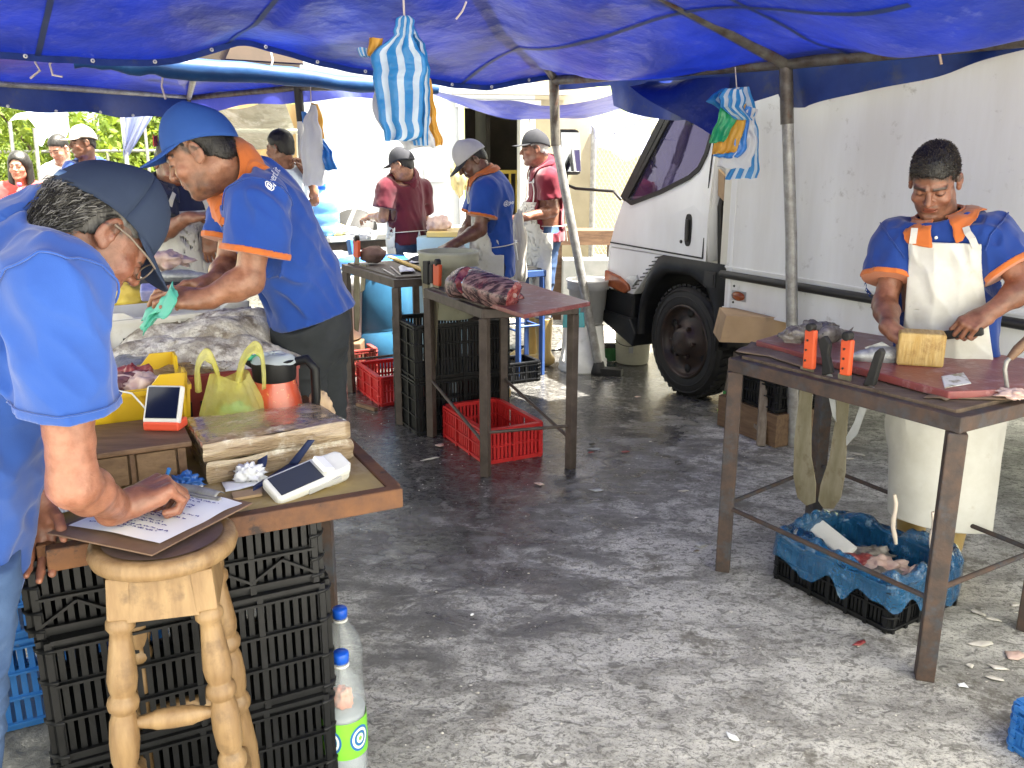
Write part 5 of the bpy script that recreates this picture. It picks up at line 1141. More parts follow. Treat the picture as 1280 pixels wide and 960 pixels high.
# 4 man in blue with a grey cap at the middle tables
H = Head(D(589, 200, 5.75), (-.74, -.22, -.60))
B = dict(f=(-.92, -.25, -.12), pel=D(617, 318, 5.85), che=D(615, 247, 5.80), nek=D(604, 219, 5.77), sL=D(608, 240, 5.62), sR=D(604, 238, 5.98), eL=D(600, 287, 5.58), wL=D(567, 305, 5.45), eR=D(585, 285, 5.95), wR=D(572, 308, 5.75), girth=1.0)
t, B4_, sh = person('man in a light grey cap and bright blue polo with orange trim gutting fish', 'person', (-.1, 5.85), B, H, 'dark',
    dict(shirt=M_royal, collar=M_orangec, cuff=M_orangec, pants=M_navy, boots=M_bootm, slv=.66, tail=.13, fold=.010, off=.014, loose=1.2, apron=dict(hem=.30, top=1.33, wide=.20, bib=.13, back=-.02, w=.19, h=.009, tie=True)),
    hL=dict(d=(-.85, -.25, -.35), n=(.1, .2, -1), side=-1, curl=(.6, .65, .7, .7)), hR=dict(d=(-.85, -.3, -.3), n=(0, 0, -1), side=1, curl=(.5, .6, .6, .6)), res=.009, fres=.0055, beard=.5)
hair(H, t, M_hair, h=.006, thick=.005, back=-.075, amp=.001)
cap(H, t, M_gcap, M_blkcap, tilt=.0, brim=.075, drop=.02, z0=.022)
shirt_text('@perl.it', D(629, 257, 5.75), (.16, .1, .02), (0, 0, 1), .04, M_print, sh, 'back_print', project_on(sh, True))
# 5 man in maroon with a black cap, seen from behind
H = Head(D(502, 206, 7.3), (-.88, .25, -.28))
B = dict(f=(-.72, .66, -.1), pel=D(510, 300, 7.45), che=D(506, 240, 7.42), nek=D(507, 220, 7.38), sL=D(484, 236, 7.28), sR=D(528, 238, 7.56), eL=D(479, 272, 7.25), wL=D(464, 271, 7.4), eR=D(530, 275, 7.7), wR=D(505, 283, 7.95), girth=.98)
t, B5_, sh = person('man in a dark maroon shirt and black cap seen from behind at the far table', 'person', (-.85, 7.45), B, H, 'tan',
    dict(shirt=M_maroon, collar=M_maroon, pants=M_ddenim, boots=M_blk, slv=.68, tail=.02, fold=.010, off=.014, loose=1.25, apron=dict(hem=.25, top=1.28, wide=.21, bib=.13, back=-.05, w=.19, h=.010, tie=True)),
    hL=dict(d=(-.6, .5, -.1), n=(.3, .3, -1), side=-1, curl=(.5, .5, .5, .5)), hR=down, res=.010, fres=.006, beard=.2)
hair(H, t, M_hair, h=.007, thick=.004, back=-.07, amp=.001); cap(H, t, M_blkcap, tilt=.05, brim=.07, z0=.022)
# 6 older man in wine red, silver hair, dark cap
H = Head(D(668, 186, 6.75), (-.98, -.12, -.10))
B = dict(f=(-.97, -.22, 0), pel=D(682, 292, 6.8), che=D(684, 228, 6.8), nek=D(679, 206, 6.78), sL=D(687, 226, 6.62), sR=D(676, 224, 6.98), eL=D(691, 264, 6.62), wL=D(655, 272, 6.5), eR=D(675, 262, 7.0), wR=D(652, 270, 6.85), girth=1.04, aL=D(680, 448, 6.74), aR=D(664, 446, 6.92))
t, B6_, sh = person('older man with silver hair in a wine red polo and dark cap by the pole', 'person', (.25, 6.8), B, H, 'red',
    dict(shirt=M_maroonr, collar=M_maroonr, pants=M_denim, boots=M_bootm, slv=.60, tail=.05, fold=.010, off=.014, loose=1.25, apron=dict(hem=.40, top=1.28, wide=.20, bib=.12, back=-.0, w=.18, h=.010, tie=True)),
    hL=dict(d=(-.95, -.1, -.1), n=(.1, .3, -1), side=-1, curl=(.6, .6, .6, .6)), hR=dict(d=(-.9, -.2, -.1), n=(0, 0, -1), side=1, curl=(.5, .5, .5, .5)), res=.009, fres=.0055, grayb=True, beard=.4)
hair(H, t, M_hairs, h=.006, thick=.007, back=-.078, amp=.002); cap(H, t, M_blkcap, tilt=.12, brim=.07, z0=.026)
b = MB(); pj = project_on(sh, True); b.grid(lambda i, j: pj(D(661 + 7 * i, 221 + 8 * j, 6.6)) + V((-.003, -.002, 0)), 3, 3); b.obj('chest_print', M_print, sh, world=True)
# 7 man behind with dark hair holding the pole
H = Head(D(350, 186, 6.5), (-.93, .28, -.05))
B = dict(f=(-.9, .35, 0), pel=D(372, 320, 6.6), che=D(364, 236, 6.55), nek=D(357, 211, 6.53), sL=D(352, 228, 6.38), sR=D(374, 228, 6.7), eL=D(350, 270, 6.4), wL=D(340, 300, 6.3), eR=D(392, 250, 6.62), wR=D(384, 216, 6.5))
t, *_ = person('man with short dark hair and a pale tee shirt holding the canopy pole', 'person', (-1.7, 6.6), B, H, 'tan', dict(shirt=mat('pale_blue_cotton', (.55, .63, .72), (.48, .56, .66), scale=5, **FAB), pants=M_ddenim, slv=.6, tail=.08, off=.014),
    hL=dict(d=(-.3, -.2, -.9), n=(0, .5, 0), side=-1), hR=dict(d=(-.5, -.1, .7), n=(-.5, -.6, -.1), side=1, curl=(.8, .8, .8, .8)), res=.010, fres=.0055)
hair(H, t, M_hair, h=.006, thick=.010, back=-.06, amp=.002, top=1.4)
# 8 man in navy with apron behind the two nearest
H = Head(D(216, 204, 4.5), (.62, -.52, -.55))
B = dict(f=(.72, -.68, -.1), pel=D(222, 335, 4.6), che=D(220, 258, 4.58), nek=D(212, 229, 4.55), sR=D(196, 246, 4.45), sL=D(240, 240, 4.76), eR=D(200, 292, 4.36), wR=D(236, 272, 4.30), eL=D(258, 290, 4.72), wL=D(262, 292, 4.5))
t, *_ = person('man in a dark navy shirt and white apron half hidden behind the blue cap', 'person', (-1.75, 4.6), B, H, 'mid', dict(shirt=M_navy, collar=M_navy, pants=M_ddenim, slv=.55, tail=.05, off=.014, apron=dict(hem=.45, top=1.34, wide=.21, bib=.13, back=-.02, w=.19, h=.008)),
    hL=down, hR=dict(d=(.9, .1, .1), n=(.1, .2, -1), side=1, curl=(.5, .55, .6, .6)), res=.008, fres=.0045, beard=.5)
hair(H, t, M_hair, h=.006, thick=.008, amp=.002)
# 9 woman in the red hoodie
H = Head(D(24, 208, 7.7), (.10, -.98, -.06), k=.96)
B = arms_down(dict(f=(.15, -1, 0), pel=D(28, 315, 7.75), che=D(27, 250, 7.75), nek=D(26, 233, 7.75), sR=D(6, 241, 7.72), sL=D(47, 240, 7.75), eR=D(-2, 275, 7.65), eL=D(54, 272, 7.7), wR=D(26, 274, 7.5), wL=D(45, 272, 7.5), k=.92))
t, *_ = person('woman with long black hair in a coral red hoodie at the left edge', 'person', (-4.3, 7.75), B, H, 'pale', dict(shirt=M_redc, pants=M_ddenim, slv=.97, tail=.1, off=.016, fold=.014),
    hL=dict(d=(-.8, -.3, .1), n=(0, 0, -1), side=-1), hR=dict(d=(.8, -.3, .0), n=(0, 0, -1), side=1), res=.011, fres=.0055, fem=True)
S = SDF(H.c - .34, H.c + .2, .008); S.ell(H.w((0, -.02, .042)), np.array((.088, .105, .092)), H.M, 0)
for sg in (-1, 1): S.cone(H.w((sg * .072, -.02, .02)), H.w((sg * .085, .0, -.20)), .035, .03, .03); S.cone(H.w((sg * .085, .0, -.2)), H.w((sg * .07, .03, -.30)), .03, .012, .02)
S.cone(H.w((0, -.06, 0)), H.w((0, -.09, -.26)), .07, .06, .03); S.ell(H.w((0, .09, -.02)), np.array((.062, .085, .085)), H.M, .01, 's'); S.cone(H.w((0, .06, -.08)), H.w((0, .08, -.3)), .05, .05, .01, 's'); S.shift(.006, (30, 30, 8), 2); np_obj('long_hair', [S.mesh()], M_hair, t)
b = MB(); b.grid(lambda i, j: D(28.5 + 4.5 * i * math.sin(math.pi * min(1, j + .25)), 236 + 8 * j, 7.55), 4, 6); b.obj('hoodie_print', M_blkcap, t, world=True)
# 10 man in the white printed tee
H = Head(D(74, 186, 8.4), (-.25, -.86, -.42))
B = arms_down(dict(f=(-.2, -1, 0), pel=D(78, 292, 8.5), che=D(79, 225, 8.5), nek=D(79, 207, 8.48), sR=D(63, 217, 8.5), sL=D(96, 216, 8.5)))
t, *_ = person('man with cropped hair in a white tee shirt looking down', 'person', (-4.35, 8.5), B, H, 'pale', dict(shirt=M_whitec, pants=M_ddenim, slv=.6, tail=.12, off=.014), hL=down, hR=dict(down, side=1), res=.012, fres=.006, beard=.2)
hair(H, t, M_hair, h=.007, thick=.006, amp=.001, top=1.2)
b = MB(); b.grid(lambda i, j: D(72 + 13 * i, 218 + 9 * j, 8.33), 4, 4); b.obj('shirt_print', mat('shirt_print', (.75, .72, .6), (.75, .45, .05), scale=9, rough=.8, lo=.48, hi=.55, c3=(.2, .18, .15), scale3=14), t, world=True)
# 11 smiling man in the taupe cap
H = Head(D(103, 178, 7.5), (-.74, -.66, -.12))
B = arms_down(dict(f=(-.6, -.8, 0), pel=D(112, 310, 7.6), che=D(112, 226, 7.6), nek=D(109, 204, 7.58), sR=D(92, 214, 7.48), sL=D(128, 213, 7.68)))
t, *_ = person('smiling man in a taupe cap and blue shirt with a white apron bib', 'person', (-3.6, 7.6), B, H, 'dark', dict(shirt=M_poly, collar=M_poly, pants=M_ddenim, slv=.6, tail=.1, off=.014, apron=dict(hem=.4, top=1.32, wide=.2, bib=.12, back=.0, w=.18, h=.01, strap=False)), hL=down, hR=dict(down, side=1), res=.012, fres=.0055, beard=.25)
hair(H, t, M_hair, h=.007, thick=.004, amp=.001); cap(H, t, M_tcap, tilt=.12, brim=.07, z0=.028)
# ================================================================ crates
def rects_wall(b, L, H, y, nrm_, rows, secs, slats, T=.006, rib=.012, band=.022, solid_top=.0, open_handle=True):
    """one slotted wall along local x at depth y, outward nrm_ (+-1)"""
    z0, z1 = .0, H; yo = y; n = nrm_
    zs = [z0 + band + (z1 - solid_top - z0 - 2 * band) * i / rows for i in range(rows + 1)]
    b.bb((-L / 2, yo - T, z0), (L / 2, yo + T, z0 + band)); b.bb((-L / 2, yo - T, zs[-1]), (L / 2, yo + T, z1))
    for z in zs[1:-1]: b.bb((-L / 2, yo - T, z - .006), (L / 2, yo + T, z + .006))
    for z in zs: b.bb((-L / 2, yo + n * T, z - .003), (L / 2, yo + n * (T + rib), z + .003))
    xs = [-L / 2 + L * i / secs for i in range(secs + 1)]
    for i, x in enumerate(xs): b.bb((x - .007, yo - T * .9, z0 + .001), (x + .007, yo + n * (T + rib * .85), z1 - .001))
    for i in range(secs):
        for k in range(slats):
            x = xs[i] + (xs[i + 1] - xs[i]) * (k + 1) / (slats + 1) ; w2 = (xs[i + 1] - xs[i]) / (slats + 1) * .30
            b.bb((x - w2, yo - T * .8, z0 + band - .002), (x + w2, yo + T * .8, zs[-1] + .002))
def crate(label, loc, rz, L, W, H, m, rows=3, secs=4, slats=5, group=None, plain=False, cat='crate', wsecs=None, diag=False):
    t = thing('plastic_crate', label, cat, loc, rz, group); wsecs = wsecs or max(2, int(secs * W / L + .5))
    for nm, LL, off_, R_ in (('side_panel', L, -W / 2, 0), ('side_panel', L, W / 2, 0), ('end_panel', W, -L / 2, 1), ('end_panel', W, L / 2, 1)):
        b = MB(); sg = -1 if off_ < 0 else 1
        rects_wall(b, LL - .03, H, off_ - sg * .008, sg, rows, secs if not R_ else wsecs, slats)
        if diag and not R_:
            for i in range(secs):
                x0, x1 = -LL / 2 + .02 + (LL - .04) * i / secs, -LL / 2 + .02 + (LL - .04) * (i + .5) / secs
                for s0, s1 in ((0, 1), (1, 0)): b.bar((x0 if s0 == 0 else x1 * 2 - x0, off_ + sg * .004, .03), (x1, off_ + sg * .004, H * .42), .006, .01, up=(0, 1, 0))
        if R_: b.v = [(y, x, z) for x, y, z in b.v]; b.f = [f[::-1] for f in b.f]
        b.obj(nm, m, t)
    b = MB(); b.bb((-L / 2 + .012, -W / 2 + .012, .004), (L / 2 - .012, W / 2 - .012, .014)); b.obj('base', m, t)
    b = MB()
    for sx in (-1, 1):
        for sy in (-1, 1):
            a = math.atan2(sy, sx) - math.pi / 4; b.lathe([(.03, 0), (.03, H)], (sx * (L / 2 - .026), sy * (W / 2 - .026), 0), 6, a0=a, a1=a + math.pi / 2)
            for z in (.02, H * .35, H * .68, H - .02): b.lathe([(.03, z - .004), (.041, z - .003), (.041, z + .003), (.03, z + .004)], (sx * (L / 2 - .026), sy * (W / 2 - .026), 0), 6, a0=a, a1=a + math.pi / 2)
    for sx in (-1, 1): b.bb((sx * (L / 2 - .02), -W / 2 + .02, H - .008), (sx * (L / 2 + .010), W / 2 - .02, H + .002)); b.bb((-L / 2 + .02, sx * (W / 2 - .02), H - .0075), (L / 2 - .02, sx * (W / 2 + .010), H + .0025))
    b.obj('rim', m, t); return t
def frame_at(p, a, b_):    # crate centre from its near corner p and the signs of its extent along e and d
    return V(p) + eM * a / 2 + dM * b_ / 2
# stack under the selling table: front right corner on the floor at (-.459, 1.932)
gs = 'black crates stacked under the selling table'
cr0 = V((-.455, 1.93, 0)) - eM * .31 + dM * .2
crate('bottom black crate of the stack under the selling table behind the stool', cr0, MANG, .62, .40, .30, M_blkp, 3, 4, 6, gs)
crate('middle black crate of the stack behind the stool, the one at leg height', cr0 + V((.004, 0, .304)), MANG + .01, .62, .40, .30, M_blkp, 3, 4, 6, gs)
crate('top black crate of the stack, right below the rusty table edge', cr0 + V((-.006, .004, .608)), MANG - .012, .62, .40, .178, M_blkp, 2, 4, 6, gs, diag=True)
for k in range(3): crate(['bottom', 'middle', 'top'][k] + ' blue crate of the stack beside the jeans of the writing man', V((-1.36, 2.42, .002 + .284 * k)), MANG + .02 * k, .5, .36, .28, M_blup, 3, 3, 5, 'blue crates stacked at the left edge')
# black stack beside the middle tables
cm = V((-.555, 4.93, 0)) + eM * .30 + dM * .2
gm = 'black crates stacked at the middle tables'
crate('lower black crate of the stack between the middle cutting tables', cm, MANG, .6, .4, .33, M_blkp, 3, 4, 6, gm, wsecs=3)
crate('upper black crate of the stack, carrying the big cream bucket', cm + V((.003, -.002, .334)), MANG - .01, .6, .4, .325, M_blkp, 3, 4, 6, gm, wsecs=3)
crate('red crate with open front corner under the cutting table with red meat', V((-.146, 4.42, 0)) + dM * .285 + eM * .175, MANG + math.pi / 2, .57, .35, .195, M_redp, 2, 3, 6)
crate('small red crate with a blue bag inside, left of the black crate stack', V((-.86, 5.62, 0)) + dM * .2 + eM * .12, MANG + math.pi / 2, .5, .32, .20, M_redp, 2, 3, 5)
crate('dark red crate far back beside the left leg of the rear cutting table', D(432, 440, 6.5).xy.to_3d(), MANG, .4, .3, .2, M_mar, 2, 3, 5)
crate('navy blue crate on the wet floor by the black boots', D(466, 400, 7.3).xy.to_3d(), MANG, .5, .35, .22, M_navp, 2, 3, 5)
crate('small dark crate lying between the blue stool legs', D(640, 440, 6.3).xy.to_3d(), MANG, .34, .25, .15, M_blkp, 2, 3, 4)
cb_ = TO + V((-.10, -.92, 0)); crate('black crate standing behind the front wheel under the truck', V((1.53, 4.98, .20)), TA, .42, .30, .17, M_blkp, 2, 3, 5)
b = MB(); b.box((0, 0, 0), (.5, .34, .19)); tag(b.obj('wooden_crate', M_crwood), 'old wooden box under the truck carrying the black crate', 'crate'); bpy.data.objects['wooden_crate'].matrix_basis = Matrix.Translation((1.53, 5.0, .10)) @ Matrix.Rotation(TA, 4, 'Z')
b = MB(); b.prism([(0, 0), (.60, 0), (.60, .15), (.03, .16)], D(899, 428, 5.02), (1, -.12, 0), (0, 0, 1), (.1, 1, 0), .30); tag(b.obj('cardboard_box', M_card, bevel=.004), 'tan cardboard box tucked under the truck box beside the wheel', 'box')
crate('blue plastic crate cut by the right edge of the picture, low down', V((1.50, 2.03, 0)) + V((.1, 0, 0)), .35, .34, .3, .14, M_blup, 2, 3, 5)
# black crate with the blue bag on the right
c_ = (V((1.021, 3.178, 0)) + V((1.653, 2.879, 0))) / 2; ex = (V((1.293, 2.751, 0)) - V((1.021, 3.178, 0))); rzb = math.atan2(ex.y, ex.x)
bc_ = crate('low black crate lined with a blue plastic bag of fish scraps', c_, rzb, .51, .40, .175, M_blkp, 2, 6, 4)
M_film = mat('blue_bag_film', (.010, .075, .19), (.02, .13, .29), scale=5, rough=.18, bump=.9, bscale=13, bdist=.05, alpha=.72, c3=(.35, .5, .62), scale3=12, lo3=.58, hi3=.72, coat=1)  # paler patches are highlights painted into the film colour
b = MB(); Lx, Wy, Hh = .27, .212, .185
def liner(i, j):      # around the rim (i), from outside skirt over the rim down to the floor of the crate (j)
    a = 2 * math.pi * i; c, s = math.cos(a), math.sin(a); q = max(abs(c), abs(s)); c, s = c / q, s / q; q = (c ** 8 + s ** 8) ** (1 / 8); c, s = c / q, s / q
    w_ = n1(math.cos(a) * 4, math.sin(a) * 4, 2); w2 = n1(math.cos(a) * 11, math.sin(a) * 11, j * 2)
    if j < .35: t = j / .35; r = 1.035 + .05 * (1 - .5 * t) * abs(n1(i * 46, j * 1.5, 3)) + .02 * (1 - t) * abs(w2) + .008; z = Hh - .085 * (1 - t) - .06 * (1 - t) * w_ - .025 * (1 - t) * n1(i * 38, 5) + .006
    elif j < .5: t = (j - .35) / .15; r = 1.047 - .207 * t; z = Hh + .03 * math.sin(math.pi * t) * (1 + w_) + .012 * w2
    else: t = (j - .5) / .5; r = .84 * (1 - .9 * max(0, t - .5) * 2 if t > .5 else 1) - .02 * w2 * t; z = Hh - (Hh - .05) * min(1, t * 1.7) + .015 * w2 + .05 * max(0, n1(i * 9, 4)) * (1 - t)
    return V((Lx * c * r, Wy * s * r, z))
b.grid(liner, 160, 40); lb = b.obj('bag', M_film); lb.matrix_basis = Matrix.Translation(c_) @ Matrix.Rotation(rzb, 4, 'Z'); tag(lb, 'blue plastic bag lining the low black crate on the right', 'bag')
# ================================================================ fish and scraps
M_fish = mat('dark_fish_skin', (.10, .085, .075), (.26, .24, .22), scale=22, rough=.3, bump=.4, bscale=140, c3=(.4, .37, .33), scale3=12, lo3=.58, hi3=.75)
M_sfish = mat('silver_fish_skin', (.36, .37, .38), (.14, .145, .155), scale=20, rough=.28, bump=.4, bscale=160, metal=.25, c3=(.55, .54, .52), scale3=10)
M_pink = mat('pale_fish_flesh', (.62, .48, .42), (.5, .33, .29), scale=16, rough=.4, bump=.3, bscale=60, c3=(.42, .12, .11), scale3=14, lo3=.6, hi3=.75)
M_meat = mat('red_flesh', (.20, .022, .028), (.30, .075, .07), scale=18, rough=.3, bump=.35, bscale=60, c3=(.55, .33, .29), scale3=13, lo3=.56, hi3=.72)
M_purp = mat('purple_flesh', (.085, .028, .036), (.24, .12, .125), scale=20, rough=.32, stretch=(1, 5, 1), bump=.4, bscale=50, c3=(.5, .36, .34), scale3=16, lo3=.58, hi3=.74)
M_salt = mat('salted_fish', (.42, .385, .335), (.17, .135, .105), scale=9, rough=.6, bump=1, bscale=34, bdist=.012, lo=.42, hi=.58, c3=(.70, .67, .61), scale3=15, lo3=.44, hi3=.58)
M_salty = mat('yellowed_fish', (.38, .27, .13), (.2, .13, .07), scale=15, rough=.6, bump=.9, bscale=45, bdist=.008, c3=(.5, .42, .3), scale3=11)
def fish(label, c, dirv, L, m, up=(0, 0, 1), tail=True, hh=.34, ww=.2, curve=0, cat='fish', group=None, seed=1):
    dv = V(dirv).normalized(); u = V(up); u = (u - dv * u.dot(dv)).normalized(); s = dv.cross(u); c = V(c); b = MB()
    pr = [(0, .04), (.04, .30), (.12, .62), (.25, .92), (.4, 1.0), (.55, .86), (.7, .58), (.82, .32), (.9, .22), (.93, .2)]
    def f(i, j):
        x = i * .93; k = 0
        while k < len(pr) - 2 and pr[k + 1][0] < x: k += 1
        t = min(1, max(0, (x - pr[k][0]) / (pr[k + 1][0] - pr[k][0]))); t = t * t * (3 - 2 * t); r = pr[k][1] + (pr[k + 1][1] - pr[k][1]) * t; a = 2 * math.pi * j
        return c + dv * (x - .45) * L + s * (r * ww * .5 * L * math.cos(a) + curve * L * (x - .4) ** 2) + u * r * hh * .5 * L * math.sin(a) * (1 + .05 * n1(x * 9, j * 4, seed))
    b.grid(f, 26, 18)
    o = b.obj('fish', m); tag(o, label, cat, group)
    fb = MB(); e0 = c + dv * .46 * L + s * curve * L * .28
    if tail: fb.add([e0 - u * .035 * L, e0 + u * .035 * L, e0 + dv * .17 * L + u * .14 * L, e0 + dv * .11 * L, e0 + dv * .17 * L - u * .14 * L], [(0, 1, 2, 3), (0, 3, 4)])
    d0_ = c - dv * .15 * L + u * hh * .46 * L; fb.add([d0_, d0_ + dv * .12 * L + u * .07 * L, d0_ + dv * .36 * L - u * .02 * L, d0_ + dv * .3 * L - u * .1 * L], [(0, 1, 2, 3)])
    fb.obj('fins', m, o, solid=.002)
    eb = MB(); eb.ball(c - dv * .36 * L + s * ww * .24 * L * -1 + u * .05 * L, .018 * L, 8, 6); eb.ball(c - dv * .36 * L + s * ww * .24 * L + u * .05 * L, .018 * L, 8, 6); eb.obj('eye', M_blkm, o)
    return o
def lump(name, label, cat, c, r, m, seed, amp=.28, fr=2.6, rot=None, group=None, n=22, ridge=0):
    b = MB()
    def f(i, j):
        th = math.pi * i; ph = 2 * math.pi * j; d = V((math.sin(th) * math.cos(ph), math.sin(th) * math.sin(ph), math.cos(th)))
        k = 1 + amp * n1(d.x * fr + seed * 7.3, d.y * fr + seed, d.z * fr) + amp * .5 * n1(d.x * fr * 2.7, d.y * fr * 2.7 + seed, d.z * fr * 2.7) + ridge * math.sin(d.x * 14 + seed)
        q = V((d.x * r[0] * k, d.y * r[1] * k, d.z * r[2] * k)); return V(c) + (rot @ q if rot else q)
    b.grid(f, n, n * 2); o = b.obj(name, m)
    if label: tag(o, label, cat, group)
    return o
def sheet_piece(name, label, cat, pts, m, z=.0, th=.003, amp=.008, seed=1, group=None, up=0):
    """a flat irregular scrap lying on a surface: outline of world points"""
    n = len(pts); c = sum((V(p) for p in pts), V((0, 0, 0))) / n; b = MB(); vs = [c + V((0, 0, th * 2 + up))]; rings = 4
    for k in range(1, rings + 1):
        for i in range(n * 3):
            f = i / 3; a_ = V(pts[int(f) % n]).lerp(V(pts[(int(f) + 1) % n]), f - int(f)); t = k / rings
            p = c.lerp(a_, t * (1 + .06 * n1(i * 1.7, seed))); p.z += th * (2.2 - 1.9 * t * t) + amp * .5 * (1 + n1(p.x * 30, p.y * 30, seed)) * (1 - .5 * t); vs.append(p)
    N = n * 3; fs = [(0, 1 + i, 1 + (i + 1) % N) for i in range(N)] + [(1 + (k - 1) * N + i, 1 + k * N + i, 1 + k * N + (i + 1) % N, 1 + (k - 1) * N + (i + 1) % N) for k in range(1, rings) for i in range(N)]
    b.add(vs, fs, True); o = b.obj(name, m, solid=th); return tag(o, label, cat, group)
# contents of the bag crate
def TB(x, y, z): return Matrix.Translation(c_) @ Matrix.Rotation(rzb, 4, 'Z') @ V((x, y, z))
b = MB(); b.box((0, 0, 0), (.20, .085, .03), Matrix.Rotation(.25, 3, 'X') @ Matrix.Rotation(.3, 3, 'Y')); o = b.obj('foam_tray', M_whp, bevel=.008); o.matrix_basis = Matrix.Translation(TB(-.16, .0, .15)) @ Matrix.Rotation(rzb - .1, 4, 'Z'); tag(o, 'white foam slab sticking out of the blue bag crate', 'foam tray')
for k, (x, y, m_, lab) in enumerate([(-.02, -.02, M_meat, 'bloody red fish scrap in the middle of the blue bag'), (.06, .03, M_pink, 'pale fish scrap by the red one in the blue bag'), (.12, -.05, M_fish, 'dark fish skin scrap at the right of the blue bag'), (-.03, .08, M_fish, 'grey fish scrap at the back of the blue bag'), (.17, .05, M_pink, 'pinkish fish scrap in the far corner of the blue bag')]):
    lump('fish_scrap', lab, 'fish scrap', TB(x, y, .11), (.075, .05, .035), m_, k + 2, .4, group='fish scraps in the blue bag')
# ================================================================ steel cutting tables
def steel_table(label, cs, z, m_leg, m_top, leg=.045, rail=.25, diag=None, group=None, inset=.0, top_m=None, rails=(0, 1, 2, 3)):
    cs = [V((c[0], c[1], 0)) for c in cs]; ctr = sum(cs, V((0, 0, 0))) / 4; t = thing('cutting_table', label, 'table', ctr, 0, group)
    for c in cs: b = MB(); b.bar((c.x, c.y, 0), (c.x, c.y, z - .05), leg, leg, up=tuple((ctr - c).normalized() + V((.3, 0, 0)))) ; b.obj('leg', m_leg, t, world=True, bevel=.004)
    b = MB()
    for a_, c in zip(cs, cs[1:] + cs[:1]):
        dv = (c - a_).normalized(); b.bar(a_ - dv * .022 + V((0, 0, z - .025)), c + dv * .021 + V((0, 0, z - .0255)), .045, .05 - .001 * len(b.f) / 6, up=(0, 0, 1))
    b.obj('top_frame', m_leg, t, world=True, bevel=.004)
    b = MB(); ins = [c + (ctr - c) * .035 for c in cs]; b.prism([(p.x, p.y) for p in ins], (0, 0, z - .012), (1, 0, 0), (0, 1, 0), (0, 0, 1), .022); b.obj('tabletop', m_top, t, world=True, bevel=.003)
    for i in rails:
        a_, c = cs[i], cs[(i + 1) % 4]; b = MB(); b.tube([a_ + V((0, 0, rail + .012 * i)), c + V((0, 0, rail + .012 * i))], .009, 8); b.obj('rail', m_leg, t, world=True)
    if diag:
        for a_, c in diag: b = MB(); b.tube([a_, c], .009, 8); b.obj('brace', m_leg, t, world=True)
    return t
TA1 = [(1.31, 2.45), (.845, 3.2), (1.345, 3.62), (1.80, 2.74)]
steel_table('long rusty steel table on the right with knives hung along its edge', TA1, .87, M_rust, mat('layered_dirty_top', (.14, .10, .07), (.07, .05, .035), scale=9, rough=.8, stretch=(1, 4, 1), bump=.6, bscale=40, c3=(.24, .19, .14), scale3=7), .055, .27)
TA2 = [(-.137, 4.262), (-.475, 4.93), (-.05, 5.07), (.311, 4.382)]
steel_table('small brown steel cutting table carrying chunks of red fish', TA2, .88, M_dsteel, M_dsteel, .045, .20, diag=[(V((-.475, 4.93, .35)), V((-.137, 4.262, .17))), (V((-.05, 5.07, .32)), V((.311, 4.382, .16)))], rails=(3,))
n3 = G(495, 349, .9); l3 = V((-1.13, 5.94, 0)); TA3 = [(n3.x, n3.y), (l3.x, l3.y), tuple((l3 + eM * .5).xy), tuple((V((n3.x, n3.y, 0)) + eM * .5).xy)]
steel_table('rear brown steel cutting table with knives and a cloth bag on top', TA3, .9, M_dsteel, M_dsteel, .045, .22, rails=(1,))
q = D(648, 330, 6.35); bt = [(q.x, q.y), tuple((V((q.x, q.y, 0)) + dM * .25).xy), tuple((V((q.x, q.y, 0)) + dM * .25 + eM * .2).xy), tuple((V((q.x, q.y, 0)) + eM * .2).xy)]
steel_table('blue painted steel stand between the two men at the pole', bt, .80, M_bsteel, M_blkm, .035, .35)
# boards
def slab(name, label, cat, pts, z, th, m, bevel=.004):
    c = sum((V(p) for p in pts), V((0, 0, 0))) / len(pts); b = MB(); b.prism([(p.x - c.x, p.y - c.y) for p in pts][::1], (0, 0, 0), (1, 0, 0), (0, 1, 0), (0, 0, 1), th); o = b.obj(name, m, bevel=bevel); o.location = (c.x, c.y, z)
    return tag(o, label, cat)
slab('cutting_board', 'long worn red cutting board on the right table under the knife', 'cutting board', [G(945, 425, .91), G(1186, 489, .91), G(1312, 484, .91), G(1296, 450, .91), G(1015, 405, .91)], .883, .026, M_cutb)
slab('cutting_board', 'dusky red cutting board on the small middle table', 'cutting board', [G(738, 378, .91), G(655, 394, .91), G(588, 372, .91), G(640, 349, .91)], .892, .022, M_cutb)
def layers(): # ragged cardboard layers sticking out under the board
    for k, pl in enumerate([[(1000, 437), (1100, 470), (1180, 500), (1225, 492), (1100, 450)], [(918, 440), (960, 446), (1010, 462), (1000, 440), (940, 428)], [(1150, 498), (1260, 500), (1290, 488), (1200, 480)]]):
        sheet_piece('cardboard_scrap', ['ragged cardboard strip under the front of the red board', 'curled cardboard flap at the left end of the right table', 'torn cardboard piece at the right corner of the right table'][k], 'cardboard', [G(x, y, .884) for x, y in pl], mat('dirty_cardboard', (.22, .16, .11), (.12, .08, .055), scale=9, rough=.85), th=.002, amp=.006, seed=k)
layers()
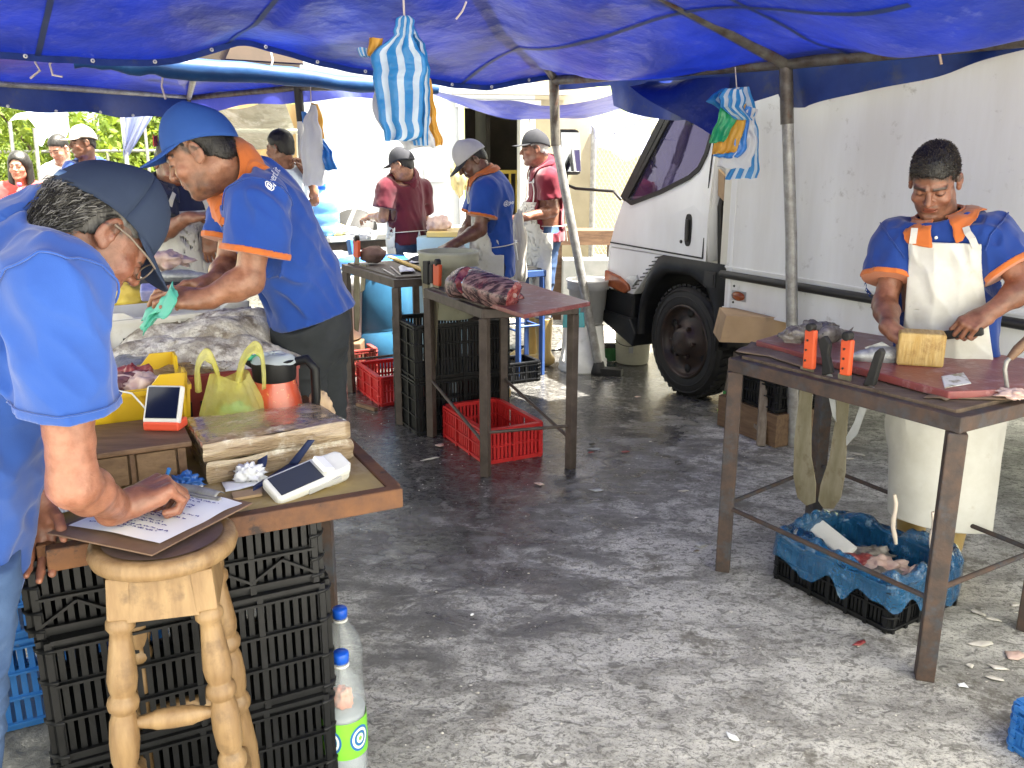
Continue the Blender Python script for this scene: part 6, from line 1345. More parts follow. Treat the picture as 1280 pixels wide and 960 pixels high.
# ---- knives hung on a table edge. plane through two table corners; photo pixels give the outline
def on_plane(px, py, a, b_, off):
    a, b_ = V((a[0], a[1], 0)), V((b_[0], b_[1], 0)); t = (b_ - a).normalized(); n = V((t.y, -t.x, 0)); 
    if n.y > 0: n = -n
    o = a + n * off; r = ray(px, py); k = (V((o.x, o.y, 0))).dot(n) / V((r.x, r.y, 0)).dot(n); return V((0, 0, CH)) + r * k, n
def knife(label, a, b_, off, handle, blade, mh, mb, rivets=(), group=None, th=.02):
    hp = [on_plane(x, y, a, b_, off) for x, y in handle]; n = hp[0][1]; bp_ = [on_plane(x, y, a, b_, off)[0] for x, y in blade]
    c = hp[0][0]; t = thing('knife', label, 'knife', c, 0, group)
    def pr(pts, th): b = MB(); m_ = len(pts); A_ = [p + n * th / 2 for p in pts]; B_ = [p - n * th / 2 for p in pts]; b.add(A_ + B_, [tuple(range(m_))[::-1], tuple(range(m_, 2 * m_))] + [(i, (i + 1) % m_, m_ + (i + 1) % m_, m_ + i) for i in range(m_)]); return b
    pr(bp_, .003).obj('blade', mb, t, world=True); h = pr([p for p, _ in hp], th).obj('handle', mh, t, world=True, bevel=.005)
    for x, y in rivets: b = MB(); b.lathe([(0, 0), (.004, 0), (.004, .003), (0, .004)], on_plane(x, y, a, b_, off)[0] + n * th / 2, 8, axis=tuple(n)); b.obj('rivet', M_blkm, h, world=True)
    return t
def endcap(t, x, y, r, a, b_, off, m=None):
    p, n = on_plane(x, y, a, b_, off); b = MB(); b.lathe([(0, -.014), (r, -.014), (r, .014), (0, .014)], p, 14, axis=tuple(n)); b.obj('pommel', m or M_blk, t, world=True, bevel=.003)
KA, KB, KO = TA1[0], TA1[1], -.03
k1 = knife('orange handled machete nearest the left end of the right table', KA, KB, KO, [(1008, 412), (1021, 413), (1018, 462), (1005, 460)], [(1001, 458), (1017, 460), (1014, 520), (1014, 570), (1020, 605), (1019, 628), (1008, 632), (997, 622), (992, 596), (993, 550), (999, 500)], M_orange, M_blade, [(1012, 425), (1010, 437), (1009, 450)])
endcap(k1, 1014, 409, .014, KA, KB, KO); b = MB(); 
k2 = knife('orange handled machete to the right of the black boning knife', KA, KB, KO, [(1053, 424), (1067, 425), (1063, 470), (1051, 468)], [(1048, 466), (1064, 470), (1059, 530), (1057, 590), (1051, 622), (1042, 636), (1030, 636), (1023, 626), (1026, 606), (1037, 572), (1045, 520)], M_orange, M_blade, [(1058, 436), (1057, 448), (1056, 460)])
endcap(k2, 1060, 420, .016, KA, KB, KO)
knife('black handled boning knife between the two orange machetes', KA, KB, KO, [(1024, 424), (1033, 419), (1039, 430), (1037, 445), (1042, 466), (1029, 470), (1029, 450)], [(1033, 466), (1040, 468), (1044, 500), (1046, 528), (1041, 520), (1036, 495)], M_blk, M_steel)
knife('black handled curved knife at the right of the row', KA, KB, KO, [(1095, 440), (1102, 434), (1106, 440), (1100, 460), (1094, 482), (1080, 482), (1088, 462)], [(1083, 480), (1093, 484), (1080, 520), (1072, 542), (1058, 557), (1058, 546), (1068, 528), (1076, 505)], M_blk, M_steel)
KA, KB = TA2[0], TA2[1]
k3 = knife('orange handled knife on the small middle table with a long hanging blade', KA, KB, -.03, [(543, 330), (551, 331), (550, 358), (543, 356)], [(542, 356), (549, 358), (546, 420), (545, 455), (541, 466), (535, 464), (535, 440), (539, 400)], M_orange, M_blade); endcap(k3, 547, 328, .02, KA, KB, -.03)
knife('dark handled knife left of the orange one on the middle table', KA, KB, -.03, [(530, 326), (536, 326), (536, 356), (530, 354)], [(530, 354), (535, 356), (536, 392), (532, 402)], M_blk, M_blade); knife('second dark handled knife close to the orange one on the middle table', KA, KB, -.035, [(538, 330), (542, 330), (542, 354), (538, 354)], [(538, 354), (541, 355), (541, 380), (539, 384)], M_blk, M_steel)
KA, KB = TA3[0], TA3[1]
k4 = knife('orange handled knife on the rear table beside a blue one', KA, KB, -.03, [(443, 300), (449, 301), (449, 322), (443, 321)], [(443, 320), (449, 322), (450, 390), (448, 415), (443, 412), (442, 370)], M_orange, M_blade); endcap(k4, 446, 298, .02, KA, KB, -.03)
knife('blue handled knife on the rear table', KA, KB, -.03, [(434, 300), (439, 299), (442, 318), (437, 319)], [(452, 330), (458, 332), (456, 362), (451, 366)], M_blup, M_blade)
# ---- on the right table
fish('dark fish lying tail right on the red board', G(1040, 421, .93) + V((0, 0, .01)), (.9, .35, .0), .16, M_fish, hh=.46, ww=.36)
for k, (x, y, rr, lab) in enumerate([(992, 419, .038, 'grey fish head at the far left of the red board'), (1014, 410, .036, 'fish head with open gill behind the first orange handle'), (1032, 410, .03, 'small fish head right behind the other heads')]): lump('cut_fish', lab, 'fish head', G(x, y, .935), (rr * 1.3, rr, rr * .9), M_fish, k + 11, .3, group='fish heads on the red board')
fish('silver grey fish in front of the yellow block, being cut', G(1098, 446, .925), (-.95, .1, 0), .24, M_sfish, hh=.34, ww=.25, tail=False)
o = MB(); o.box((0, 0, 0), (.148, .085, .115)); o = o.obj('wooden_block', mat('yellow_block', (.40, .25, .07), (.50, .36, .15), scale=9, rough=.6, stretch=(7, 1, 1), bump=.7, bscale=22, bdist=.008, c3=(.24, .13, .04), scale3=13, lo3=.52, hi3=.7), bevel=.008); o.matrix_basis = Matrix.Translation(G(1156, 459, .91) + V((0, .05, .0575))) @ Matrix.Rotation(-.32, 4, 'Z') @ Matrix.Rotation(.03, 4, 'X'); tag(o, 'worn yellow wooden block on the red board', 'block')
# knife in the man's hand
t = thing('knife', 'long kitchen knife held by the man over the yellow block', 'knife', D(1190, 415, 2.95)); ha, hb = V(B3_['wL']) + V((-.035, -.045, -.055)), D(1180, 419, 2.99)
dv = (hb - ha).normalized(); b = MB(); b.bar(ha, hb + dv * .012, .024, .03); b.obj('handle', M_blk, t, world=True, bevel=.006)
tip = D(1116, 427, 3.07); b = MB(); u = V((0, 0, 1)); b.add([hb + u * .016, hb - u * .022, hb.lerp(tip, .6) - u * .020, tip, hb.lerp(tip, .5) + u * .010] + [p + V((.0, .003, 0)) for p in (hb + u * .016, hb - u * .022, hb.lerp(tip, .6) - u * .020, tip, hb.lerp(tip, .5) + u * .010)], [(0, 1, 2, 3, 4), (9, 8, 7, 6, 5)] + [(i, 5 + i, 5 + (i + 1) % 5, (i + 1) % 5) for i in range(5)]); b.obj('blade', mat('dull_steel', (.3, .3, .3), (.2, .2, .2), scale=12, rough=.4, metal=.7), t, world=True)
# scale scraper, steel hook
t = thing('scraper', 'bristly fish scraper with a wooden handle at the table corner', 'scraper', G(1200, 480, .89)); M_br = mat('bristles', (.68, .68, .62), (.3, .28, .18), scale=30, rough=.7, lo=.5, hi=.6)
p = lambda x, y, z: G(x, y, z)
b = MB(); pl = [p(1176, 474, .9), p(1180, 489, .9), p(1214, 483, .9), p(1204, 469, .9)]; b.prism([(v.x, v.y) for v in pl], (0, 0, .887), (1, 0, 0), (0, 1, 0), (0, 0, 1), .024); b.obj('bristle_head', M_br, t, world=True, bevel=.003)
b = MB(); pl = [p(1205, 470, .9), p(1214, 483, .9), p(1228, 474, .9), p(1243, 476, .9), p(1246, 468, .9), p(1238, 465, .9), p(1222, 469, .9)]; b.prism([(v.x, v.y) for v in pl], (0, 0, .89), (1, 0, 0), (0, 1, 0), (0, 0, 1), .018); b.obj('handle', M_gwood, t, world=True, bevel=.003)
t = thing('steel_hook', 'bent steel tool with a wooden grip at the right end of the table', 'tool', G(1258, 484, .89)); b = MB(); b.tube([D(1259, 486, 2.62), D(1256, 462, 2.62), D(1258, 452, 2.62), D(1264, 446, 2.62)], .007, 8); b.obj('shaft', M_galv, t, world=True); b = MB(); b.tube([D(1262, 448, 2.62), D(1272, 437, 2.62), D(1290, 420, 2.62)], [.011, .016, .015], 10); b.obj('handle', M_dwood, t, world=True)
lump('fish_scrap', 'pale scraps of flesh at the right end of the red table', 'fish scrap', G(1268, 492, .90), (.05, .04, .014), M_pink, 31, .4)
# strips hanging on the rail
for px, a_, b_, lab in ((1118, 618, 680, 'pale rag strip tied to the rail below the apron'), (1166, 640, 700, 'second rag strip hanging on the rail beside the table leg')):
    m_ = MB(); pts = [D(px + 2 * math.sin(k * 1.3), a_ + (b_ - a_) * k / 6, 2.95 - (px - 1118) * .004) for k in range(7)]; m_.tube(pts, [.006, .008, .007, .009, .008, .009, .006], 6); tag(m_.obj('rag', M_str), lab, 'rag')
# ---- meat on the middle table
def fish_cut(label, c, ax_, r, L, ms, mf, seed, sq=.8, n=40):
    '''a thick slice of fish: skin round the side, flesh on both cut faces with a bone in the middle'''
    ax_ = V(ax_).normalized(); x = ax_.orthogonal().normalized(); y = ax_.cross(x); c = V(c); b = MB(); prof = [(.0, -.5), (.35, -.51), (.75, -.505), (.93, -.48), (1.0, -.40), (1.03, -.2), (1.04, 0), (1.03, .2), (1.0, .40), (.93, .48), (.75, .505), (.35, .51), (0, .5)]
    vs = []; fs = []
    for k, (rr, z) in enumerate(prof):
        for i in range(n):
            t = 2 * math.pi * i / n; w_ = 1 + .10 * n1(math.cos(t) * 1.6 + seed, math.sin(t) * 1.6, seed) + .03 * n1(math.cos(t) * 6, math.sin(t) * 6, z * 3 + seed); q = r * rr * w_
            vs.append(c + x * q * math.cos(t) + y * q * sq * math.sin(t) + ax_ * (z * L + .012 * n1(rr * 4 * math.cos(t), rr * 4 * math.sin(t), seed + (z > 0) * 9)))
    for k in range(len(prof) - 1):
        for i in range(n): b.add([], [], True); fs.append(((k * n + i, k * n + (i + 1) % n, (k + 1) * n + (i + 1) % n, (k + 1) * n + i), 1 if k < 3 or k > 8 else 0))
    b.v = [tuple(v) for v in vs]; b.f = [q for q, _ in fs]; b.mi = [m_ for _, m_ in fs]; b.sm = [True] * len(fs)
    o = b.obj('fish_chunk', [ms, mf]); tag(o, label, 'fish chunk')
    k_ = MB()
    for s in (-1, 1): k_.ball(c + ax_ * s * (L * .5 + .002) + y * r * .12, (r * .15, r * .15, r * .15), 8, 6)
    k_.obj('backbone', M_pink, o); return o
M_stripe = mat('striped_dark_skin', (.045, .028, .032), (.26, .16, .15), scale=30, rough=.22, stretch=(.35, 2.2, 1), lo=.44, hi=.58, bump=.7, bscale=60, c3=(.16, .03, .035), scale3=12, lo3=.55, hi3=.66)
M_cutf = mat('cut_face', (.26, .03, .035), (.42, .14, .12), scale=34, rough=.2, lo=.42, hi=.6, bump=.5, bscale=70, c3=(.50, .30, .24), scale3=22, lo3=.58, hi3=.68, coat=.6)
rz = Matrix.Rotation(.5, 3, 'Z')
fish_cut('round purple cut of fish at the left of the middle table', G(577, 368, .91) + V((0, 0, .06)), (.55, -.75, .25), .085, .11, M_stripe, M_cutf, 3)
fish_cut('large ridged slab of red fish across the middle table', G(617, 374, .93) + V((-.01, .02, .045)), (.8, -.5, -.18), .082, .27, M_stripe, M_cutf, 6, .85)
fish_cut('pink cut fish steak drooping over the table front', D(640, 381, 4.36), (.3, -.95, .1), .075, .05, M_stripe, M_cutf, 9, .75)
fish_cut('dark red trimmed piece in front of the ridged slab', D(606, 386, 4.44) + V((0, 0, .0)), (.9, -.3, 0), .042, .15, M_stripe, M_cutf, 12, .7)
lump('fish_chunk', 'silvery belly piece between the two cuts', 'fish chunk', G(592, 360, .93) + V((0, 0, .05)), (.06, .05, .06), M_sfish, 14, .2)
# ---- things on the rear table
lump('cloth_bag', 'brown stained cloth bag on the rear cutting table', 'bag', D(466, 318, 5.85), (.085, .07, .055), mat('brown_cloth', (.16, .1, .085), (.1, .065, .055), scale=8, rough=.9, bump=.4, bscale=60), 21, .16)
b = MB(); b.bar(G(487, 321, .92), G(530, 338, .925), .035, .012); tag(b.obj('wooden_ruler', mat('yellow_wood', (.55, .38, .1), (.45, .3, .08), scale=10, rough=.6)), 'yellow wooden stick lying across the rear table', 'stick')
for k, (pl, lab) in enumerate([([(498, 334), (515, 336), (520, 341), (500, 342)], 'crumpled white paper on the rear table'), ([(505, 318), (535, 320), (540, 328), (512, 330)], 'white wrapping sheet behind the yellow stick')]): sheet_piece('paper_scrap', lab, 'paper', [G(x, y, .915) for x, y in pl], M_paper, th=.002, amp=.03, seed=k + 4)
for k, (a_, c2_, lab) in enumerate([((478, 336), (492, 344), 'small steel knife on the rear table'), ((488, 333), (500, 343), 'steel fork beside the small knife')]): b = MB(); b.bar(G(*a_, .916), G(*c2_, .916), .012, .004); tag(b.obj('steel_tool', M_steel), lab, 'tool')
fish('black fish under the hand of the man in blue', G(532, 325, .93), (.9, .2, 0), .26, mat('black_fish', (.03, .035, .045), (.08, .085, .1), scale=16, rough=.3), hh=.3, ww=.2)
lump('fish_chunk', 'white fish piece held by the man in blue', 'fish chunk', D(572, 312, 5.5), (.05, .04, .035), mat('white_flesh', (.72, .7, .68), (.6, .57, .55), scale=9, rough=.4), 17, .2)
# ================================================================ buckets and barrels
def bucket(label, loc, r0, r1, h, m, handle=True, flip=False, rz=0, cat='bucket', group=None):
    t = thing('bucket', label, cat, loc, rz, group); b = MB()
    pr = [(0, .004), (r0 - .01, .004), (r0, .01), (r0 + (r1 - r0) * .78, h * .78), (r1 + .008, h * .785), (r1 + .004, h * .84), (r1 + .009, h * .85), (r1 + .005, h * .92), (r1 + .012, h * .96), (r1 + .012, h), (r1, h), (r1 - .003, h - .01), (r0 - .006, .02), (0, .02)]
    if flip: pr = [(r, h - z) for r, z in pr]
    b.lathe(pr, (0, 0, 0), 40); b.obj('shell', m, t)
    if handle:
        b = MB(); zz = h * .8 if not flip else h * .2; b.tube([((r1 + .012) * math.cos(a), -.02 - .05 * abs(math.sin(a)) * 1.0 - (r1) * abs(math.sin(a)) * .98, zz - .12 * math.sin(a)) for a in [math.pi * k / 16 for k in range(17)]], .003, 6); b.obj('handle', M_blkm, t)
        for sx in (-1, 1): b = MB(); b.lathe([(0, 0), (.02, 0), (.016, .012), (0, .012)], (sx * (r1 + .0), 0, zz), 10, axis=(sx, 0, 0)); b.obj('handle_lug', m, t)
    return t
M_gbk = mat('grey_bucket', (.42, .42, .42), (.33, .33, .34), scale=6, rough=.5, c3=(.25, .24, .24), scale3=8, lo3=.58, hi3=.78)
bp_ = G(730, 466)
bucket('white bucket standing upside down behind the middle table', (bp_.x, bp_.y + .14, 0), .155, .18, .36, M_whp, False, True)
bucket('grey bucket set on top of the upturned white bucket', (bp_.x + .03, bp_.y + .15, .362), .125, .155, .34, M_gbk, False, False)
bp_ = G(793, 458); bucket('white pail with a wire handle under the truck cab', (bp_.x, bp_.y + .14, 0), .13, .15, .37, M_cream, True, False, rz=-.3); b = MB(); b.box((.01, -.136, .13), (.035, .006, .05)); b.lathe([(0, 0), (.03, 0), (.024, .004), (0, .004)], (.0, -.143, .26), 14, axis=(0, -1, .1)); b.obj('printed_mark', M_gbk, bpy.data.objects['bucket.002'])
bucket('big cream bucket on top of the black crates behind the middle table', cm + V((.0, -.02, .664)), .155, .172, .40, mat('greenish_bucket', (.42, .42, .32), (.34, .34, .26), scale=5, rough=.5, c3=(.2, .19, .14), scale3=7, lo3=.58, hi3=.78), False)
p = D(472, 360, 6.9); t = thing('blue_barrel', 'blue plastic barrel behind the rear table', 'barrel', (p.x, p.y, 0)); b = MB(); b.lathe([(0, 0), (.26, 0), (.28, .03), (.28, .28), (.27, .3), (.28, .32), (.28, .75), (.26, .8), (0, .8)], (0, 0, 0), 32); b.obj('shell', mat('dull_blue_plastic', (.02, .1, .2), (.03, .14, .26), scale=4, rough=.5), t); b = MB(); b.lathe([(.28, .77), (.295, .78), (.295, .83), (.25, .84), (0, .84)], (0, 0, 0), 32); b.obj('lid', M_blup, t)
p = D(424, 360, 6.6); bucket('tall white bucket behind the left leg of the rear table', (p.x, p.y, .25), .15, .18, .5, M_whp, False); b = MB(); b.box((p.x, p.y, .12), (.34, .3, .24)); tag(b.obj('wooden_box', M_crwood, bevel=.006), 'low wooden box carrying the tall white bucket', 'box')
# broom heads, dustpan
t = thing('brush', 'dark green floor brush between the white pails', 'brush', G(760, 455)); b = MB(); q = G(760, 455); b.box((q.x, q.y + .1, .13), (.17, .05, .04)); b.obj('brush_block', M_blk, t, world=True, bevel=.008); b = MB()
M_grn = mat('dark_green_bristle', (.02, .1, .03), (.04, .16, .05), scale=30, rough=.7); rd = random.Random(5)
for k in range(220): x, y = rd.uniform(-.08, .08), rd.uniform(-.022, .022); b.bar((q.x + x, q.y + .1 + y, .115), (q.x + x * 1.08, q.y + .1 + y * 1.5 + rd.uniform(-.01, .01), .004), .004)
b.obj('bristles', M_grn, t, world=True)
t = thing('broom', 'bright green broom head leaning under the truck behind the table', 'broom', G(925, 522)); q = G(925, 520); b = MB(); b.box((q.x + .02, q.y + .06, .12), (.24, .05, .035), Matrix.Rotation(-.25, 3, 'Z')); b.obj('broom_block', mat('green_plastic', (.1, .4, .12), (.1, .35, .1), scale=5, rough=.5), t, world=True); b = MB()
for k in range(420): x, y = rd.uniform(-.12, .12), rd.uniform(-.024, .024); b.bar((q.x + .02 + x * .97 + y * .25, q.y + .06 - x * .25 + y, .11), (q.x + .02 + x * 1.15 + rd.uniform(-.012, .012), q.y + .06 - x * .25 + y * 1.8 + rd.uniform(-.01, .01), .003), .004)
b.obj('bristles', mat('lime_bristle', (.18, .5, .03), (.12, .4, .02), scale=30, rough=.6), t, world=True); b = MB(); b.tube([(q.x + .02, q.y + .07, .13), (q.x + .10, q.y + .35, .62)], .011, 8); b.obj('stick', M_galv, t, world=True)
t = thing('dustpan', 'teal plastic dustpan hanging by the leg of the middle table', 'dustpan', D(716, 400, 4.75)); b = MB(); b.prism([(0, 0), (.125, .0), (.12, .085), (.005, .085)], D(703, 410, 4.75), (1, .1, 0), (0, .05, 1), (0, 1, 0), .012); b.prism([(.085, .085), (.1, .085), (.1, .16), (.085, .16)], D(703, 410, 4.75), (1, .1, 0), (0, .05, 1), (0, 1, 0), .01); b.obj('pan', mat('teal_plastic', (.03, .3, .33), (.03, .25, .3), scale=6, rough=.4), t, world=True, bevel=.004)
# small wooden stool by the truck
t = thing('wooden_stool', 'low weathered wooden stool in front of the truck', 'stool', G(950, 540)); 
pa, pb_, pc, pd = [V(v) for v in (G(908, 512), G(951, 557), G(985, 535), G(940, 498))]
for v in (pa, pb_, pc, pd): b = MB(); b.bar(v, v.lerp((pa + pc) / 2, .18) + V((0, 0, .36)), .05, .05); b.obj('leg', M_gwood, t, world=True, bevel=.004)
b = MB(); ct = (pa + pc) / 2; pts = [v.lerp(ct, .1) for v in (pa, pb_, pc, pd)]; b.prism([(v.x, v.y) for v in pts], (0, 0, .36), (1, 0, 0), (0, 1, 0), (0, 0, 1), .035); b.obj('seat', M_gwood, t, world=True, bevel=.004)
for v, w_ in ((pa, pb_), (pb_, pc), (pd, pa)): b = MB(); b.bar(v.lerp(ct, .05) + V((0, 0, .09)), w_.lerp(ct, .05) + V((0, 0, .09)), .045, .022); b.obj('stretcher', M_gwood, t, world=True)
# ================================================================ the selling table and what lies on it
K0 = V((-.283, 1.995, 0)); ZT = .82
def T(a, b_, z): p = K0 + eM * a + dM * b_; p.z = z; return p
t = thing('selling_table', 'rusty framed table with a yellowish board loaded with fish crates and packages', 'table', T(-.42, .8, 0))
LT, DT = .76, 1.62
b = MB(); b.bar(T(.012, 0, ZT - .022), T(-LT, 0, ZT - .022), .035, .05); b.bar(T(0, .018, ZT - .0225), T(0, DT, ZT - .0225), .036, .049); b.bar(T(-LT, .018, ZT - .0225), T(-LT, DT, ZT - .0225), .036, .049); b.bar(T(-.018, DT, ZT - .022), T(-LT + .018, DT, ZT - .022), .036, .048)
b.obj('top_frame', mat('orange_rust', (.15, .065, .026), (.075, .036, .022), scale=12, rough=.8, bump=.5, bscale=60, c3=(.03, .02, .018), scale3=10, lo3=.58, hi3=.66), t, world=True, bevel=.004)
b = MB(); b.prism([(p.x, p.y) for p in (T(-.02, .02, 0), T(-.02, DT - .02, 0), T(-LT + .02, DT - .02, 0), T(-LT + .02, .02, 0))], (0, 0, ZT - .014), (1, 0, 0), (0, 1, 0), (0, 0, 1), .012); b.obj('tabletop', mat('yellow_board', (.36, .27, .1), (.26, .18, .08), scale=7, rough=.7, c3=(.42, .34, .2), scale3=9), t, world=True)
for a_, c in ((-.03, DT - .04), (-LT + .04, DT - .04), (-LT + .03, .6), (-.05, .52)): b = MB(); b.bar(T(a_, c, 0), T(a_, c, ZT - .046), .04, .04); b.obj('leg', M_rust, t, world=True)
def quad_slab(name, label, cat, pts, zt, th, m, bevel=.006, parent=None):
    return slab(name, label, cat, pts, zt - th, th, m, bevel)
M_wrap = mat('wrapped_cardboard', (.42, .32, .2), (.25, .17, .1), scale=7, rough=.16, stretch=(1.2, 1.2, 9), bump=.9, bscale=26, bdist=.012, c3=(.66, .6, .5), scale3=14, lo3=.54, hi3=.7, coat=1)
P1_ = [G(252, 556, .925), G(438, 527, .925), G(397, 502, .925), G(230, 522, .925)]
def wrapped(label, pts, z0, z1, seed):
    c = sum((V(p) for p in pts), V((0, 0, 0))) / 4; b = MB(); n = 14
    def side(i, j):
        k = int(i * 4) % 4; f = i * 4 - int(i * 4); p = V(pts[k]).lerp(V(pts[(k + 1) % 4]), f); r = 1 + .012 * n1(i * 26, j * 3, seed) - .03 * (abs(j - .5) * 2) ** 6
        q = V((c.x, c.y, 0)) + (V((p.x, p.y, 0)) - V((c.x, c.y, 0))) * r; q.z = z0 + (z1 - z0) * j + .004 * n1(i * 18, j * 5, seed + 2); return q
    b.grid(side, 80, 10)
    def top(i, j):
        k = i; p = side(k, 1); q = p.lerp(V((c.x, c.y, z1)), j); q.z = z1 + .006 * n1(q.x * 14, q.y * 14, seed) * (1 if j > .05 else .3) + .004 * min(1, j * 6); return q
    b.grid(top, 80, 8); o = b.obj('wrapped_package', M_wrap); return tag(o, label, 'package')
wrapped('upper cardboard package wound in clear stretch film', P1_, .878, .925, 1)
P2_ = [V(p) + eM * .006 + dM * .004 for p in P1_]; wrapped('lower film wrapped package under the other one', P2_, .822, .875, 4)
b = MB(); b.grid(lambda i, j: V((0, 0, 0)) + G(330 - 14 * i, 545, .9).lerp(G(322 - 10 * i, 600, .825), j) + V((0, -.012, 0)) + V((.02 * math.sin(j * 3), 0, 0)), 2, 8); b.grid(lambda i, j: G(386 + 9 * i, 548, .905).lerp(G(362 + 12 * i, 578, .845), j) - V((0, .012, 0)), 2, 8); b.grid(lambda i, j: G(362 + 12 * i, 578, .845).lerp(G(318, 606 + 6 * i, .825), j) - V((0, .012, 0)), 2, 8)
tag(b.obj('lanyard', mat('navy_ribbon', (.015, .025, .08), (.02, .035, .1), scale=9, rough=.7), solid=.002), 'navy ribbon lanyard looped over the wrapped packages', 'lanyard')
# wooden money box
wb = [G(237, 551, .92), G(231, 521, .92)]; fx = (wb[1] - wb[0]).length
t = thing('wooden_box', 'small brown wooden box with two panels under the card reader', 'box', V((wb[0].x, wb[0].y, ZT)))
def WB(a, b_, z): p = V((wb[0].x, wb[0].y, 0)) - eM * a + dM * b_; p.z = z; return p
b = MB(); b.bar(WB(-.004, .12, .914), WB(.38, .12, .914), .255, .014); b.obj('lid', M_dwood, t, world=True, bevel=.003)
b = MB(); b.bar(WB(.01, .125, .864), WB(.37, .125, .864), .225, .082); b.obj('body', M_crwood, t, world=True)
for a_, c_2 in ((.035, .125), (.145, .25)): b = MB(); b.bar(WB(a_, .01, .864), WB(c_2, .01, .864), .012, .075); b.obj('front_panel', M_crwood, t, world=True, bevel=.002)
for a_, c_2 in ((.012, .03), (.13, .14)): b = MB(); b.bar(WB(a_, .008, .864), WB(c_2, .008, .864), .02, .082); b.obj('post', M_dwood, t, world=True)
# card reader with a dark screen
t = thing('card_reader', 'white and orange card reader with a dark screen leaning on the wooden box', 'card reader', G(202, 545, .921))
c0 = G(201, 540, .921) + V((0, .03, 0)); rt = Matrix.Rotation(-.06, 3, 'Z') @ Matrix.Rotation(R(62), 3, 'X')
b = MB(); b.box(c0 + V((0, .005, .012)), (.094, .06, .024), Matrix.Rotation(-.06, 3, 'Z')); b.obj('base', mat('orange_red_plastic', (.75, .1, .05), rough=.4), t, world=True, bevel=.005)
cs_ = c0 + V((0, .008, .062)); b = MB(); b.box(cs_, (.098, .10, .018), rt); b.obj('casing', M_whp, t, world=True, bevel=.007)
b = MB(); b.box(cs_ + rt @ V((0, .003, .0102)), (.082, .082, .002), rt); b.obj('screen', mat('dark_screen', (.006, .009, .03), rough=.12), t, world=True)
b = MB(); b.tube([cs_ + V((-.05, .0, -.01)), cs_ + V((-.08, .0, .03)), cs_ + V((-.14, .02, .035)), cs_ + V((-.2, .02, .03))], .0025, 6); b.obj('cable', M_whp, t, world=True)
# payment terminal
t = thing('payment_terminal', 'white handheld payment terminal lying by the wrapped packages', 'payment terminal', G(385, 600, ZT)); pc = G(386, 596, .85); ang = math.atan2(*(G(432, 580, .85) - G(340, 604, .85)).yx)
Rt = Matrix.Rotation(ang, 3, 'Z') @ Matrix.Rotation(R(-9), 3, 'Y') @ Matrix.Rotation(R(22), 3, 'X')
def TP(x, y, z): return pc + Rt @ V((x, y, z))
b = MB(); prof = [(-.105, -.036), (-.095, -.042), (.03, -.042), (.055, -.038), (.095, -.036), (.105, -.022), (.105, .022), (.095, .036), (.055, .038), (.03, .042), (-.095, .042), (-.105, .036)]
b.prism(prof, pc - Rt @ V((0, 0, .014)), Rt @ V((1, 0, 0)), Rt @ V((0, 1, 0)), Rt @ V((0, 0, 1)), .028); b.obj('casing', M_whp, t, world=True, bevel=.007)
b = MB(); b.box(TP(.062, 0, -.018), (.078, .068, .04), Rt); b.obj('printer_housing', M_whp, t, world=True, bevel=.014)
b = MB(); b.box(TP(-.035, 0, .0145), (.115, .066, .002), Rt); b.obj('screen', mat('grey_screen', (.04, .045, .06), rough=.18), t, world=True)
b = MB(); b.box(TP(.02, -.0425, -.004), (.09, .003, .014), Rt); b.obj('side_panel', mat('light_grey', (.45, .45, .46), rough=.5), t, world=True)
b = MB(); b.box(TP(.04, 0, .022), (.03, .05, .012), Rt @ Matrix.Rotation(.5, 3, 'Y')); b.obj('receipt', M_paper, t, world=True)
# crumpled paper, receipts, blue mask
lump('crumpled_paper', 'crumpled white tissue beside the clipboard clip', 'paper', G(312, 598, .83) + V((0, 0, .012)), (.035, .022, .022), M_paper, 41, .5, 4)
sheet_piece('receipt', 'flat white slip of paper by the clipboard clip', 'paper', [G(278, 604, ZT), G(322, 598, ZT), G(330, 606, ZT), G(282, 616, ZT)], M_paper, th=.001, amp=.008, seed=5)
b = MB(); b.prism([(p.x, p.y) for p in (G(290, 618, ZT), G(328, 612, ZT), G(328, 620, ZT), G(292, 626, ZT))], (0, 0, ZT), (1, 0, 0), (0, 1, 0), (0, 0, 1), .006); tag(b.obj('card_slip', M_card), 'small strip of tan card at the table edge', 'card')
lump('blue_wrapper', 'crumpled dark blue wrapper by the wooden box', 'wrapper', G(232, 602, .83), (.035, .025, .02), mat('blue_wrapper', (.02, .08, .3), (.03, .12, .4), scale=9, rough=.3), 44, .5, 4)
sheet_piece('striped_bag', 'folded blue and white striped bag under the forearm', 'bag', [G(40, 618, .83), G(62, 598, .83), G(96, 612, .83), G(92, 640, .83), G(60, 646, .83)], mat('stripe_mini', (.75, .78, .82), (.03, .22, .6), scale=30, rough=.4, stretch=(1, .05, 1), lo=.48, hi=.52), th=.004, amp=.02, seed=9)
